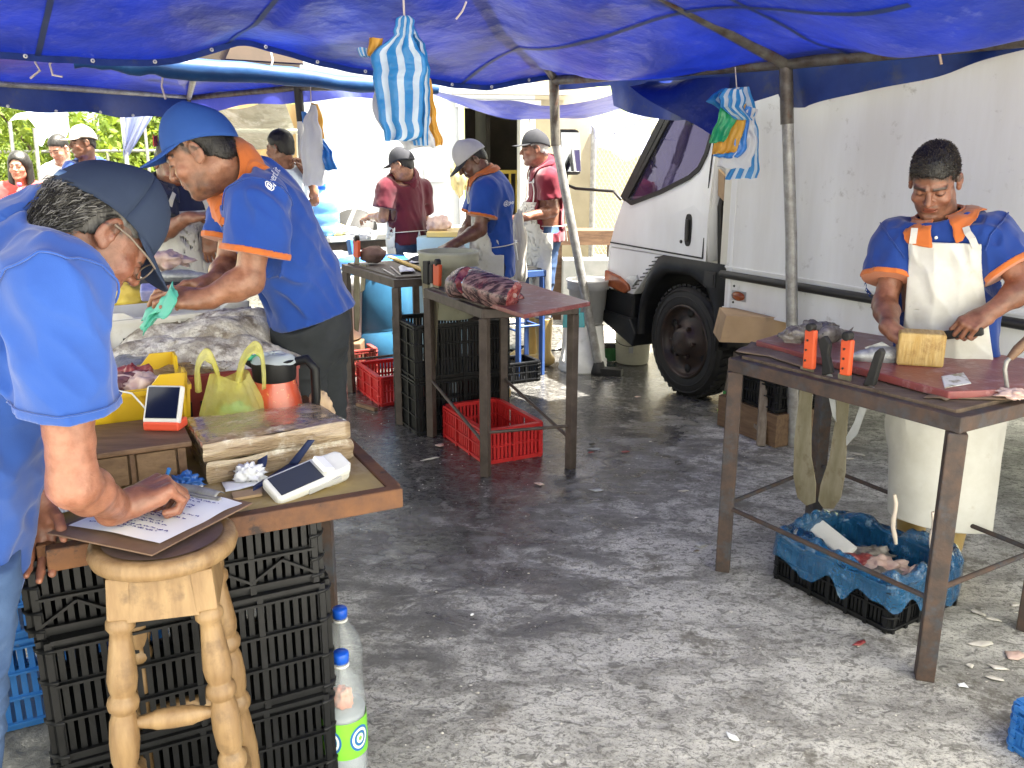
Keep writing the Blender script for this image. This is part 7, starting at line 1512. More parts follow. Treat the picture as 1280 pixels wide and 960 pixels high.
# yellow crate with fish
yz = ZT + .0; yc = T(-.60, .56, ZT + .002)
def open_crate(label, c, rz, L, W, H, m, flare=.02, cut=.05, lat=False):
    t = thing('plastic_crate', label, 'crate', c, rz); b = MB(); th = .007
    for nm, sx, L_ in (('side_panel', -1, 0), ('side_panel', 1, 0), ('end_panel', -1, 1), ('end_panel', 1, 1)):
        b = MB(); LL, WW = (L, W) if not L_ else (W, L); y = sx * WW / 2
        pl = [(-LL / 2, 0), (LL / 2, 0), (LL / 2 + flare, H), (LL / 2 - .06, H), (LL / 2 - .09, H - cut), (-LL / 2 + .09, H - cut), (-LL / 2 + .06, H), (-LL / 2 - flare, H)] if cut else [(-LL / 2, 0), (LL / 2, 0), (LL / 2 + flare, H), (-LL / 2 - flare, H)]
        top = sx * flare
        def add(poly, y0, d):
            A_ = [V((x, y0 + top * z / H, z)) for x, z in poly]; B_ = [v + V((0, d, 0)) for v in A_]; n = len(poly); b.add(A_ + B_, [tuple(range(n)), tuple(range(n, 2 * n))[::-1]] + [(i, n + i, n + (i + 1) % n, (i + 1) % n) for i in range(n)])
        add(pl, y, sx * -th)
        for f in (-.5, -.25, 0, .25, .5): x = f * LL * .98; add([(x - .004, .0), (x + .004, .0), (x + .004, H - cut - .004), (x - .004, H - cut - .004)], y + sx * .0, sx * .008)
        add([(-LL / 2 - .0, H - cut - .016), (LL / 2 + .0, H - cut - .016), (LL / 2 + .0, H - cut - .002), (-LL / 2, H - cut - .002)], y, sx * .012)
        if L_: b.v = [(-yy, xx, zz) for xx, yy, zz in b.v]
        b.obj(nm, m, t)
        if lat:
            g_ = MB()
            for k in range(12): x = -LL * .38 + LL * .76 * k / 11; g_.box((x, y * 1.004 + sx * .006, H * .3), (.008, .004, H * .3)); 
            if L_: g_.v = [(-yy, xx, zz) for xx, yy, zz in g_.v]
            g_.obj('slot', M_blkm, t)
    b = MB(); b.bb((-L / 2, -W / 2, .002), (L / 2, W / 2, .01)); b.obj('base', m, t); return t
yq = G(231, 497, .955); open_crate('yellow crate of fish pieces beside the wooden box', V((yq.x, yq.y, ZT + .061)) - eM * .19 + dM * .13, MANG, .38, .28, .15, M_yelp, .01, .035)
b = MB(); b.box(V((yq.x, yq.y, ZT + .031)) - eM * .19 + dM * .13, (.36, .26, .058), Matrix.Rotation(MANG, 3, 'Z')); tag(b.obj('wooden_box', M_crwood), 'low wooden box hidden under the yellow fish crate', 'box')
for k, (a_, c, m_, lab) in enumerate([(-.10, .07, M_pink, 'pale pink fish piece in the yellow crate'), (-.17, .12, M_purp, 'dark fish piece at the middle of the yellow crate'), (-.24, .06, M_pink, 'fleshy piece at the left of the yellow crate'), (-.12, .18, M_meat, 'reddish piece at the back of the yellow crate'), (-.26, .17, M_purp, 'dull purple piece at the back left of the yellow crate')]):
    lump('fish_piece', lab, 'fish piece', V((yq.x, yq.y, ZT + .15)) + eM * a_ + dM * c, (.075, .055, .045), m_, 50 + k, .35, group='fish pieces in the yellow crate')
# maroon crate and the heap of dried fish
mq = G(376, 515, .83); mcn = V((mq.x, mq.y, ZT + .001)) + dM * .06
mc_ = mcn - eM * .235 + dM * .17; open_crate('dark red slatted crate under the heap of dried fish', mc_, MANG, .47, .34, .15, M_mar, .008, .0, True)
hpc = G(275, 440, .98) + V((0, .12, 0)); hp = thing('dried_fish_heap', 'heap of flattened salted dried fish on the dark red crate', 'dried fish', V((mc_.x, mc_.y, .95)))
def drape(cx, cy, rx, ry, ang, zc, seed, dome, droop):
    b = MB(); ca, sa = math.cos(ang), math.sin(ang)
    def f(i, j):
        a = 2 * math.pi * i; r = j; edge = 1 + .22 * n1(math.cos(a) * 2.2 + seed, math.sin(a) * 2.2, seed) + .07 * n1(i * 40, seed); x, y = rx * r * math.cos(a) * edge, ry * r * math.sin(a) * edge
        q = mc_ + eM * (cx + x * ca - y * sa) + dM * (cy + x * sa + y * ca); q.z = zc + dome * (1 - r * r) - droop * r ** 3 + .008 * n1(q.x * 13, q.y * 13, seed) + .0035 * n1(q.x * 55, q.y * 55, seed) + .03 * r ** 3 * n1(i * 11, seed + 4) + .012 * abs(n1(q.x * 9 + q.y * 5, q.y * 3, seed)); return q
    b.grid(f, 72, 18); return b
for k, (cx, cy, rx, ry, an, z, dm, dr, m_) in enumerate([(-.05, -.03, .20, .13, .1, .975, .02, .025, M_salty), (.02, .02, .27, .16, -.15, .995, .045, .05, M_salt), (.08, .10, .25, .16, .2, 1.025, .06, .07, M_salt), (-.10, .10, .24, .13, .35, 1.0, .035, .05, M_salt), (-.17, .02, .17, .10, -.3, .985, .02, .04, M_sfish), (.10, .16, .22, .14, -.2, 1.055, .05, .06, M_salt), (-.02, .20, .26, .12, .1, 1.035, .04, .05, M_salt)]):
    drape(cx, cy, rx, ry, an, z, k * 3 + 1, dm, dr).obj('dried_fish', m_, hp, world=True, solid=.006)
b = drape(-.09, -.11, .11, .07, .0, .965, 40, .015, .02); b.obj('dark_fillet', M_salty, hp, world=True, solid=.012)
for k in range(9):
    rd2 = random.Random(60 + k); q = mc_ + eM * rd2.uniform(-.2, .02) + dM * rd2.uniform(-.16, -.05); q.z = .965 + rd2.uniform(0, .02); lump('dried_scrap', None, None, inv_pt := q, (.035, .02, .012), M_salty if k % 2 else M_salt, 70 + k, .5, 3.5)
    o = bpy.context.scene.objects[-1] if False else [x for x in bpy.data.objects if x.name.startswith('dried_scrap')][-1]
    for v in o.data.vertices: v.co = hp.matrix_basis.inverted() @ v.co
    o.parent = hp
# yellow carrier bag
M_ybag = mat('yellow_bag_film', (.78, .74, .12), (.8, .8, .4), scale=6, rough=.3, bump=1, bscale=22, bdist=.03, alpha=.40, transl=(.8, .75, .15, .3))
yb = G(281, 521, .93); yb = V((yb.x, yb.y + .07, ZT)); t = thing('carrier_bag', 'thin yellow plastic carrier bag with tied up handles', 'bag', yb)
b = MB()
def bagf(i, j):
    a = 2 * math.pi * i; z = .2 * j; r = (.076 - .024 * j + .012 * math.sin(j * 4)) * (1 + .16 * n1(math.cos(a) * 3, math.sin(a) * 3, j * 3) + .09 * n1(math.cos(a) * 9, math.sin(a) * 9, j * 2)); return V((yb.x + r * math.cos(a) * 1.15, yb.y + r * math.sin(a) * .7, ZT + .005 + z + .012 * math.sin(a * 2) * j))
b.grid(bagf, 48, 20); b.obj('pouch', M_ybag, t, world=True)
for xm, rx, hh_, tw in ((-.058, .034, .115, .0), (.055, .040, .135, .35)):
    b = MB(); b.grid(lambda i, j: V((yb.x + xm - (rx - .016 * j - .004 * n1(i * 5, j)) * math.cos(math.pi * i) + tw * .06 * math.sin(math.pi * i), yb.y - .02 + .02 * i + .012 * n1(i * 4, j * 3), ZT + .165 + (hh_ - .03 * j) * math.sin(math.pi * i) ** .8 + .004 * n1(i * 8, j))), 24, 4); b.obj('bag_handle', M_ybag, t, world=True, solid=.0015)
lump('green_bag', 'small knotted green bag inside the yellow carrier bag', 'bag', yb + V((.02, 0, .08)), (.055, .035, .05), mat('green_film', (.2, .6, .35), (.3, .65, .4), scale=6, rough=.3, alpha=.8), 90, .25)
# thermos
tq = G(339, 514, .915); tq = V((tq.x, tq.y + .06, ZT)); t = thing('thermos_jug', 'orange speckled thermos jug with a black handle and a bag over its lid', 'thermos', tq)
b = MB(); b.lathe([(0, 0), (.076, .001), (.08, .012), (.079, .05), (.070, .12), (.058, .168), (.056, .176)], (0, 0, 0), 40); b.obj('body', mat('orange_speckle', (.62, .10, .04), (.30, .05, .03), scale=5, rough=.25, coat=.6, c3=(.75, .45, .15), scale3=60, lo3=.60, hi3=.66), t)
b = MB(); b.lathe([(.0575, .172), (.060, .18), (.062, .215), (.064, .232), (.05, .236), (0, .236)], (0, 0, 0), 36); b.prism([(.03, .19), (.085, .225), (.08, .236), (.03, .236)], (0, -.02, 0), (-1, 0, 0), (0, 0, 1), (0, 1, 0), .04); b.obj('collar', M_blkp, t, bevel=.002)
b = MB(); b.tube([(.055, 0, .222), (.095, -.01, .232), (.118, -.01, .205), (.116, -.01, .12), (.108, -.01, .068), (.075, 0, .055)], [.013, .014, .014, .013, .012, .01], 10); b.obj('handle', M_blkp, t)
b = MB(); b.grid(lambda i, j: V(((.068 * j * (1 + .12 * n1(i * 9, j))) * math.cos(6.283 * i), .068 * j * (1 + .12 * n1(i * 9, j)) * math.sin(6.283 * i), .246 + .008 * n1(i * 12, j * 3) - .02 * j ** 4)), 40, 8); b.obj('lid_bag', mat('clear_film', (.75, .8, .78), (.6, .7, .68), scale=9, rough=.2, alpha=.6, bump=.6, bscale=40), t)
b = MB(); b.grid(lambda i, j: V((-.075 + .05 * i, -.035 + .03 * j, .245 + .012 * n1(i * 5, j * 5) - .012 * j)), 10, 6); b.obj('green_corner', mat('mint_film', (.1, .55, .4), rough=.3), t)
# brown paper bag by the trousers
lump('paper_bag', 'crumpled brown paper bag behind the packages', 'bag', T(-.05, .50, ZT + .066), (.036, .03, .064), mat('kraft_paper', (.5, .37, .24), (.42, .3, .19), scale=7, rough=.8, bump=.6, bscale=14, bdist=.01), 95, .22)
# white crate behind, yellow pieces, purple packet, green bag in the hand
wq = T(-.37, 1.28, ZT + .15); open_crate('white plastic crate with dark slots behind the dried fish', wq, MANG + .16, .46, .28, .15, M_whp, .01, .02, True)
b = MB(); b.box(wq + V((0, 0, -.075)), (.5, .3, .144), Matrix.Rotation(MANG, 3, 'Z')); tag(b.obj('wooden_box', M_crwood), 'flat wooden box under the white crate', 'box')
lump('fish_pile', 'brownish fish heaped at the left behind the yellow crate', 'fish', T(-.70, .98, .92), (.12, .12, .09), M_salty, 97, .3)
open_crate('small yellow tray holding dried fish beyond the yellow crate', T(-.62, .95, ZT + .002), MANG, .34, .24, .10, M_yelp, .008, .02)
for k, (px, py, dd, lab) in enumerate([(160, 370, 3.5, 'yellow slab of dried fish behind the white crate'), (150, 366, 3.62, 'second yellowish slab behind the white crate')]): lump('yellow_slab', lab, 'dried fish', D(px, py, dd), (.09, .06, .06), mat('yellow_fish', (.62, .5, .08), (.5, .36, .06), scale=8, rough=.6), 98 + k, .2)
b = MB(); b.box(D(191, 365, 3.3), (.085, .06, .05), Matrix.Rotation(.3, 3, 'Z') @ Matrix.Rotation(.4, 3, 'X')); tag(b.obj('purple_packet', mat('purple_packet', (.22, .25, .5), (.4, .38, .6), scale=30, rough=.35), bevel=.008), 'small purple printed packet behind the white crate', 'packet')
b = MB(); gh = V(B2_['wL']) + V((-.09, -.04, -.01))
for k in range(2): b.grid(lambda i, j: gh + V((.03 - .10 * j + .01 * math.sin(j * 7 + i * 5), -.02 + .03 * (i - .5), .025 - .095 * j + .03 * (i - .5) * (1.6 - j) + .01 * n1(i * 4, j * 6, k))) + V((0, .012 * k, .02 * k)), 6, 14)
tag(b.obj('green_bag', mat('mint_bag', (.12, .55, .42), (.2, .62, .52), scale=8, rough=.3, transl=(.15, .7, .5, .35)), solid=.002), 'twisted mint green bag held over the dried fish', 'bag')
# table of the man in navy, behind
t = thing('fish_counter', 'dark fish counter with a black tray behind the dried fish heap', 'table', (-1.45, 3.9, 0)); b = MB(); b.bar((-2.2, 3.75, .80), (-.98, 4.0, .80), .55, .05); b.obj('tabletop', M_blkm, t, world=True); 
for p in ((-2.1, 3.6), (-1.05, 3.8), (-2.15, 3.95), (-1.1, 4.15)): b = MB(); b.bar((p[0], p[1], 0), (p[0], p[1], .775), .045, .045); b.obj('leg', M_dsteel, t, world=True)
b = MB(); q = D(234, 348, 3.85); b.box(q + V((-.05, .0, -.03)), (.36, .3, .05)); tag(b.obj('black_tray', M_blk, bevel=.01), 'black tray of grey fish under the white apron', 'tray')
fish('grey fish lying in the black tray', q + V((.0, -.05, .015)), (1, .1, 0), .3, M_sfish, hh=.22, ww=.2); lump('fish_fillet', 'pink fish fillets at the left of the black tray', 'fish fillet', D(208, 326, 3.9), (.1, .07, .045), M_pink, 105, .3, ridge=.04)
# ================================================================ stool with the clipboard
SC = G(204, 668, .835); SC.z = 0; sa = .25; st = thing('bar_stool', 'tall turned wooden stool with a round dark seat holding the clipboard', 'stool', SC, sa); SK = .835 / .777
b = MB(); b.lathe([(0, .735), (.13, .735), (.152, .743), (.157, .757), (.152, .772), (.14, .777), (.128, .7735), (0, .768)], (0, 0, 0), 48); se = b.obj('seat', M_wood, st)
b = MB(); b.lathe([(0, .7745), (.12, .7765), (.126, .776)], (0, 0, 0), 48); b.obj('seat_pad', mat('dark_seat_leather', (.075, .05, .045), (.12, .085, .075), scale=9, rough=.35), se)
prof = [(0, .024), (.08, .03), (.2, .036), (.28, .030), (.30, .0265), (.312, .036), (.325, .038), (.335, .035), (.345, .027), (.36, .033), (.40, .037), (.44, .035), (.462, .027), (.468, .036), (.48, .039), (.49, .036), (.497, .028), (.51, .034), (.53, .037), (.56, .034), (.61, .0275), (.625, .026), (.635, .035), (.648, .035), (.656, .027)]
for sx in (-1, 1):
    for sy in (-1, 1):
        top, bot = V((sx * .083, sy * .083, .735)), V((sx * .135, sy * .135, 0)); ax_ = (top - bot); Lg = ax_.length; ax_.normalize(); b = MB(); b.lathe([(0, 0)] + [(r * .86, z) for z, r in prof], bot, 20, axis=tuple(ax_))
        b.bar(bot + ax_ * .655, top, .046, .046, up=(0, 1, .1)); b.obj('leg', M_wood, st, bevel=.003)
for sy, ax_ in ((-1, 0), (1, 0), (-1, 1), (1, 1)):
    b = MB(); pl = [(-.066, .735), (.066, .735), (.073, .648), (-.073, .648)]
    b.prism(pl, (0, sy * .165, 0), (1, 0, 0), (0, -sy * .11, 1), (0, sy, 0), .018)
    if ax_: b.v = [(y, x, z) for x, y, z in b.v]; b.f = [f[::-1] for f in b.f]
    b.obj('apron_board', M_wood, st)
for z, pts in ((.432, ((-1, -1), (1, -1))), (.33, ((-1, 1), (1, 1))), (.23, ((-1, -1), (-1, 1))), (.21, ((1, -1), (1, 1)))):
    f = z / .735; r = .135 + (.083 - .135) * f; a_, c = V((pts[0][0] * r, pts[0][1] * r, z)), V((pts[1][0] * r, pts[1][1] * r, z)); b = MB(); b.tube([a_.lerp(c, x) for x in (0, .12, .28, .32, .5, .68, .72, .88, 1)], [.009, .0105, .017, .02, .0215, .02, .017, .0105, .009], 14); b.obj('stretcher', M_wood, st)
for o_ in st.children_recursive:
    for v in o_.data.vertices: v.co = (v.co.x * .95, v.co.y * .95, v.co.z * SK)
zc = .842; cq = [G(58, 668, zc + .012), G(190, 696, zc), G(316, 630, zc), G(196, 606, zc + .012)]
def CP(u, v, dz=0): p = cq[0].lerp(cq[1], u).lerp(cq[3].lerp(cq[2], u), v); return p + V((0, 0, dz))
t = thing('clipboard', 'worn brown clipboard with a handwritten sheet on the stool', 'clipboard', CP(.5, .5)); M_cb = mat('hardboard', (.14, .085, .055), (.2, .13, .09), scale=9, rough=.5, c3=(.45, .4, .34), scale3=8, lo3=.64, hi3=.7)
b = MB(); c8 = [CP(u, v, dz) for dz in (0, .004) for u, v in ((0, 0), (1, 0), (1, 1), (0, 1))]; b.add(c8, [(3, 2, 1, 0), (4, 5, 6, 7)] + [(i, (i + 1) % 4, 4 + (i + 1) % 4, 4 + i) for i in range(4)]); b.obj('board', M_cb, t, world=True, bevel=.002)
b = MB(); b.grid(lambda i, j: CP(.06 + .88 * i, .13 + .83 * j, .0065 + .004 * math.sin(i * 3) * (1 - j) + .003 * n1(i * 4, j * 4)), 16, 16); pa_ = b.obj('paper', M_paper, t, world=True)
M_ink = mat('violet_ink', (.06, .05, .28), rough=.6); ib = MB(); rd = random.Random(12)
for ln in range(19):      # handwritten lines run along the short side, clip at the far end
    v0 = .22 + ln * .036
    if v0 > .9: break
    u = .16 + rd.uniform(0, .03); ue = rd.uniform(.62, .86) if ln % 3 else .5
    while u < ue:
        wl = rd.uniform(.03, .08); x = u
        pp = []
        while x < min(u + wl, ue): pp.append((x, v0 + rd.uniform(-.011, .011))); x += .0065
        for (x0, y0), (x1, y1) in zip(pp, pp[1:]):
            p, q = CP(x0, y0, .0095 + .004 * math.sin((x0 - .06) / .88 * 3) * (1 - y0) + .0012), CP(x1, y1, .0095 + .004 * math.sin((x1 - .06) / .88 * 3) * (1 - y1) + .0012); dv = (q - p); s_ = V((-dv.y, dv.x, 0)).normalized() * .0013; ib.add([p - s_, q - s_, q + s_, p + s_], [(0, 1, 2, 3)])
        u += wl + .015
ib.obj('handwriting', M_ink, pa_, world=True)
b = MB(); b.grid(lambda i, j: CP(.28 + .44 * i, .90 + .10 * j * (1), .011 + .014 * math.sin(math.pi * min(1, j * .9 + .05)) * (1 - abs(i - .5) * .6)), 14, 8); b.bar(CP(.24, .9, .012), CP(.76, .9, .012), .010, .004); cl_ = b.obj('clip', M_galv, t, world=True, solid=.002)
b = MB(); b.lathe([(0, 0), (.005, 0), (.004, .003), (0, .004)], CP(.52, .965, .024), 10); b.obj('rivet', M_steel, cl_, world=True)
b = MB(); hw = V(B1['wR']) + V((.055, .085, 0)); b.tube([CP(.40, .62, .010), hw + V((.01, .02, .045))], [.0015, .0045], 8); tag(b.obj('pen', M_blup), 'blue pen in the writing hand', 'pen')
# ================================================================ bottles on the floor
M_pet = mat('clear_bottle', (.5, .55, .58), rough=.05, alpha=.24, spec=1.0, coat=1); M_wat = mat('cloudy_water', (.6, .66, .72), rough=.1, alpha=.5)
M_capb = mat('blue_cap_plastic', (.01, .09, .55), rough=.35)
M_lab = mat('green_label', (.22, .62, .05), (.16, .52, .04), scale=6, rough=.35)
def bottle(label, loc, k, full, rz):
    t = thing('plastic_bottle', label, 'bottle', loc, rz); b = MB()
    b.lathe([(0, .012), (.02, .01), (.036, .0), (.046, .012), (.049, .04), (.046, .075), (.0465, .08), (.0475, .13), (.0465, .185), (.049, .20), (.0485, .225), (.043, .258), (.03, .288), (.018, .303), (.0145, .31), (.0145, .325)], (0, 0, 0), 36); b.obj('shell', M_pet, t)
    b = MB(); b.lathe([(0, .322), (.0165, .322), (.0165, .327), (.0172, .328), (.0172, .345), (.0155, .348), (0, .348)], (0, 0, 0), 24); b.obj('bottle_cap', M_capb, t); b = MB(); b.lathe([(.0145, .312), (.0175, .312), (.0175, .3165), (.0145, .3165)], (0, 0, 0), 20); b.obj('neck_ring', M_whp, t)
    if full:
        b = MB(); b.lathe([(0, .013), (.034, .006), (.0445, .02), (.0455, .075), (.0455, .185), (.046, .196), (0, .1962)], (0, 0, 0), 32); b.obj('water', M_wat, t)
        b = MB(); b.lathe([(.0484, .082), (.0490, .13), (.0484, .182)], (0, 0, 0), 40); lb_ = b.obj('bottle_label', M_lab, t)
        for a0 in (R(-115), R(-38)):
            sw = MB(); sb = MB()      # blue and white swirl on the label
            for r0, cc in ((.030, 0), (.024, 1), (.0175, 0), (.011, 1)):
                for i in range(26):
                    q = []
                    for (ii, rr) in ((i, r0), (i + 1, r0), (i + 1, r0 - .0055), (i, r0 - .0055)):
                        th = 2 * math.pi * ii / 26; aa = a0 + rr * math.cos(th) * .8 / .049; z = .133 + rr * math.sin(th) * 1.15; R_ = .0494 + (.0002 if cc else .0001); q.append((R_ * math.cos(aa), R_ * math.sin(aa), z))
                    (sw if cc else sb).add(q, [(0, 1, 2, 3)])
            sw.obj('white_swirl', M_print, lb_); sb.obj('blue_swirl', M_blup, lb_)
    else:
        b = MB(); b.lathe([(0, .013), (.034, .006), (.0445, .02), (.0455, .06), (0, .0605)], (0, 0, 0), 32); b.obj('water', M_wat, t)
    for ch in t.children_recursive:
        for v in ch.data.vertices: v.co.x *= 1.22; v.co.y *= 1.22; v.co.z *= 1.06
    return t
bt_ = G(434, 968); bottle('big clear bottle with a green swirl label and cloudy water by the black crates', (bt_.x, bt_.y, .0), 1, True, 0)
lump('orange_bag', 'crumpled orange wrapper inside the top of the labelled bottle', 'wrapper', (bt_.x, bt_.y, .235), (.026, .02, .034), mat('salmon_film', (.62, .16, .08), (.6, .3, .2), scale=9, rough=.4), 120, .3)
bt2 = G(428, 902); bottle('empty clear bottle half hidden by the crate corner', (bt2.x + .01, bt2.y, .0), 1, False, 1)
# ================================================================ hanging bundles of carrier bags
def stripes(name, ca, cb, n, axis=0):
    m = bpy.data.materials.new(name); m.use_nodes = True; t = m.node_tree; N = t.nodes; L = t.links; b = N['Principled BSDF']; tc = N.new('ShaderNodeTexCoord'); sx = N.new('ShaderNodeSeparateXYZ'); L.new(tc.outputs['UV'], sx.inputs[0])
    mu = N.new('ShaderNodeMath'); mu.operation = 'MULTIPLY'; L.new(sx.outputs[axis], mu.inputs[0]); mu.inputs[1].default_value = n; fr_ = N.new('ShaderNodeMath'); fr_.operation = 'FRACT'; L.new(mu.outputs[0], fr_.inputs[0]); gt = N.new('ShaderNodeMath'); gt.operation = 'GREATER_THAN'; L.new(fr_.outputs[0], gt.inputs[0]); gt.inputs[1].default_value = .58
    mx = N.new('ShaderNodeMix'); mx.data_type = 'RGBA'; L.new(gt.outputs[0], mx.inputs[0]); mx.inputs[6].default_value = (*ca, 1); mx.inputs[7].default_value = (*cb, 1); L.new(mx.outputs[2], b.inputs['Base Color']); b.inputs['Roughness'].default_value = .32
    no = N.new('ShaderNodeTexNoise'); no.inputs['Scale'].default_value = 40; bp = N.new('ShaderNodeBump'); bp.inputs['Strength'].default_value = .5; bp.inputs['Distance'].default_value = .01; L.new(tc.outputs['Object'], no.inputs[0]); L.new(no.outputs[0], bp.inputs['Height']); L.new(bp.outputs[0], b.inputs['Normal'])
    tl = N.new('ShaderNodeBsdfTranslucent'); L.new(mx.outputs[2], tl.inputs[0]); ms = N.new('ShaderNodeMixShader'); ms.inputs[0].default_value = .35; L.new(b.outputs[0], ms.inputs[1]); L.new(tl.outputs[0], ms.inputs[2]); L.new(ms.outputs[0], N['Material Output'].inputs[0]); return m
M_strip = stripes('blue_striped_film', (.035, .27, .62), (.62, .74, .84), 3.3)
M_oran = mat('orange_film', (.75, .42, .06), (.7, .36, .05), scale=6, rough=.35, transl=(.8, .45, .06, .3)); M_grnf = mat('green_bag_film', (.015, .24, .10), (.02, .32, .14), scale=6, rough=.3, bump=.5, bscale=30); M_blf = mat('blue_bag_plain', (.02, .16, .55), (.03, .22, .62), scale=6, rough=.3, bump=.5, bscale=30); M_whf = mat('white_bag_film', (.72, .74, .76), (.62, .64, .68), scale=6, rough=.35, bump=.5, bscale=30, transl=(.7, .7, .75, .3))
def bag_layer(name, outline, depth, m, par, seed, crumple=.01, n=(14, 36), mid_=.0):
    """outline(j) -> (left px, right px, y px) of one hanging bag in the photo at its own depth; bellied cross-section with thickness"""
    b = MB(); uv = []
    def f(i, j):
        l, r, y = outline(j); a = 2 * math.pi * i; s = .5 - .5 * math.cos(a) ; x = l + (r - l) * s; p = D(x, y, depth); th = (.022 - .008 * j) * math.sin(a) * (1 + .5 * math.sin(s * 19 + seed)); p.y += -th * .9 + .008 * math.sin(s * 16 + seed * 2 + j * 2) * (.3 + j) + crumple * 1.4 * n1(x * .11, y * .05, seed); p.x += crumple * n1(y * .08, seed) ; p.z += crumple * .5 * n1(x * .2, seed + 5); return p
    b.grid(f, n[0] * 2, n[1]); o = b.obj(name, m, par, world=True); ul = o.data.uv_layers.new(name='UVMap')
    nu, nv = n[0] * 2, n[1]
    for pi, p in enumerate(o.data.polygons):
        i, j = divmod(pi, nv)
        for li, (di, dj) in zip(p.loop_indices, ((0, 0), (1, 0), (1, 1), (0, 1))):
            a = 2 * math.pi * (i + di) / nu; ul.data[li].uv = ((.5 - .5 * math.cos(a)), (j + dj) / nv)
    return o
def poly_outline(rows):
    def f(j):
        x = j * (len(rows) - 1); k = min(int(x), len(rows) - 2); t = x - k; return [rows[k][q] + (rows[k + 1][q] - rows[k][q]) * t for q in range(3)]
    return f
hb_ = thing('bag_bundle', 'large bundle of blue and white striped carrier bags hanging on a string in the middle', 'bags', D(505, 20, 3.3))
bag_layer('bag', poly_outline([(500, 511, 20), (492, 517, 25), (493, 516, 33), (490, 517, 40), (492, 515, 45), (484, 517, 50), (472, 524, 60), (464, 531, 67), (463, 533, 73), (464, 532, 85), (467, 530, 105), (471, 529, 130), (475, 529, 150), (479, 528, 165), (481, 527, 172), (482, 517, 176)]), 3.3, M_strip, hb_, 1, .007)
bag_layer('bag', poly_outline([(500, 514, 30), (500, 524, 48), (505, 531, 54), (508, 536, 68), (510, 537, 90), (514, 537, 140), (516, 536, 172), (518, 536, 182)]), 3.335, M_strip, hb_, 5, .006)
bag_layer('bag', poly_outline([(500, 510, 36), (494, 514, 52), (480, 520, 70), (470, 534, 110), (466, 536, 150), (505, 545, 180), (508, 548, 186)]), 3.38, M_whf, hb_, 9, .012)
bag_layer('bag', poly_outline([(500, 510, 40), (500, 524, 60), (520, 540, 110), (532, 548, 150), (534, 552, 176), (536, 553, 182)]), 3.40, M_oran, hb_, 12, .008)
bag_layer('bag_handle', poly_outline([(461, 478, 48), (461, 476, 58), (459, 470, 68), (460, 464, 71)]), 3.31, M_oran, hb_, 15, .006, (8, 10)); bag_layer('bag_handle', poly_outline([(447, 462, 60), (449, 462, 68), (450, 462, 71)]), 3.32, M_strip, hb_, 16, .004, (6, 6))
cord('string', 'string holding the large striped bag bundle', [D(504, -8, 3.3), D(505, 14, 3.3), D(506, 26, 3.3)], .004)
h2 = thing('bag_bundle', 'bundle of green, orange, white and blue bags hanging by the corner pole', 'bags', D(925, 110, 4.7))
for rows, dd, m_, s in ([[(905, 935, 110), (890, 938, 118), (882, 942, 126), (896, 944, 136), (910, 946, 150), (918, 948, 170), (922, 949, 195), (908, 949, 215), (906, 948, 224)], 4.72, M_strip, 1], [[(904, 926, 125), (896, 922, 140), (893, 917, 155), (890, 912, 170), (888, 906, 178)], 4.62, M_grnf, 2],
    [[(912, 934, 130), (902, 932, 150), (894, 926, 170), (888, 918, 188), (888, 908, 192)], 4.655, M_oran, 3], [[(916, 940, 134), (908, 938, 160), (900, 932, 185), (892, 928, 196), (905, 926, 198)], 4.68, M_blf, 4], [[(922, 946, 136), (912, 944, 165), (902, 942, 195), (896, 938, 208), (902, 936, 210)], 4.70, M_whf, 6], [[(906, 930, 112), (896, 932, 122), (900, 930, 134), (918, 940, 150)], 4.60, M_strip, 8]): bag_layer('bag', poly_outline(rows), dd, m_, h2, s, .012)
cord('string', 'thin string holding the bag bundle by the corner pole', [D(919, 84, 4.7), D(921, 112, 4.68)], .003)
h3 = thing('bag_bundle', 'bundle of white, orange and blue bags hanging by the left pole', 'bags', D(392, 130, 6.35))
for rows, dd, m_, s in ([[(388, 394, 132), (382, 398, 145), (378, 402, 165), (376, 405, 190), (378, 404, 220), (380, 404, 232)], 6.3, M_whf, 1], [[(388, 396, 130), (384, 400, 142), (390, 405, 160), (400, 408, 174)], 6.36, M_oran, 2], [[(378, 384, 140), (377, 388, 152), (382, 396, 166), (400, 414, 190), (404, 420, 208), (404, 422, 213)], 6.33, M_blf, 3], [[(394, 400, 160), (398, 410, 185), (402, 420, 210)], 6.38, M_strip, 4]): bag_layer('bag', poly_outline(rows), dd, m_, h3, s, .014)
cord('string', 'pair of strings holding the bag bundle by the left pole', [D(388, 104, 6.32), D(389, 134, 6.3)], .004)
lump('clear_bag', 'clear yellowish bag hanging behind the man in the grey cap', 'bag', D(574, 222, 6.6), (.06, .05, .12), mat('amber_film', (.7, .6, .25), (.75, .68, .4), scale=7, rough=.2, alpha=.7), 130, .25)
for k, (pts, lab) in enumerate([([(46, 68), (44, 78), (50, 88), (38, 98)], 'loose pink cord ends hanging at the far left'), ([(72, 68), (62, 80), (66, 94), (78, 96)], 'looped pale cord hanging from the tarp edge'), ([(199, 80), (204, 92), (202, 108), (207, 124)], 'white cord hanging beside the brace'), ([(231, 50), (231, 80)], 'taut white cord at the hitched tarp edge'), ([(338, 62), (341, 75), (337, 90), (345, 92)], 'knotted straw cord on the tarp edge'), ([(583, 2), (578, 14), (570, 24)], 'thin white thread hanging from the blue roof'), ([(658, 132), (662, 150), (661, 156)], 'black cable by the door frame')]):
    dd = [5.0, 5.0, 5.8, 5.2, 5.6, 3.6, 8.0][k]; cord('cord', lab, [D(x, y, dd) for x, y in pts], .006 if k < 5 else .004, M_blkm if k == 6 else M_str)
for k in range(5):
    px = 336 + k * 2; 
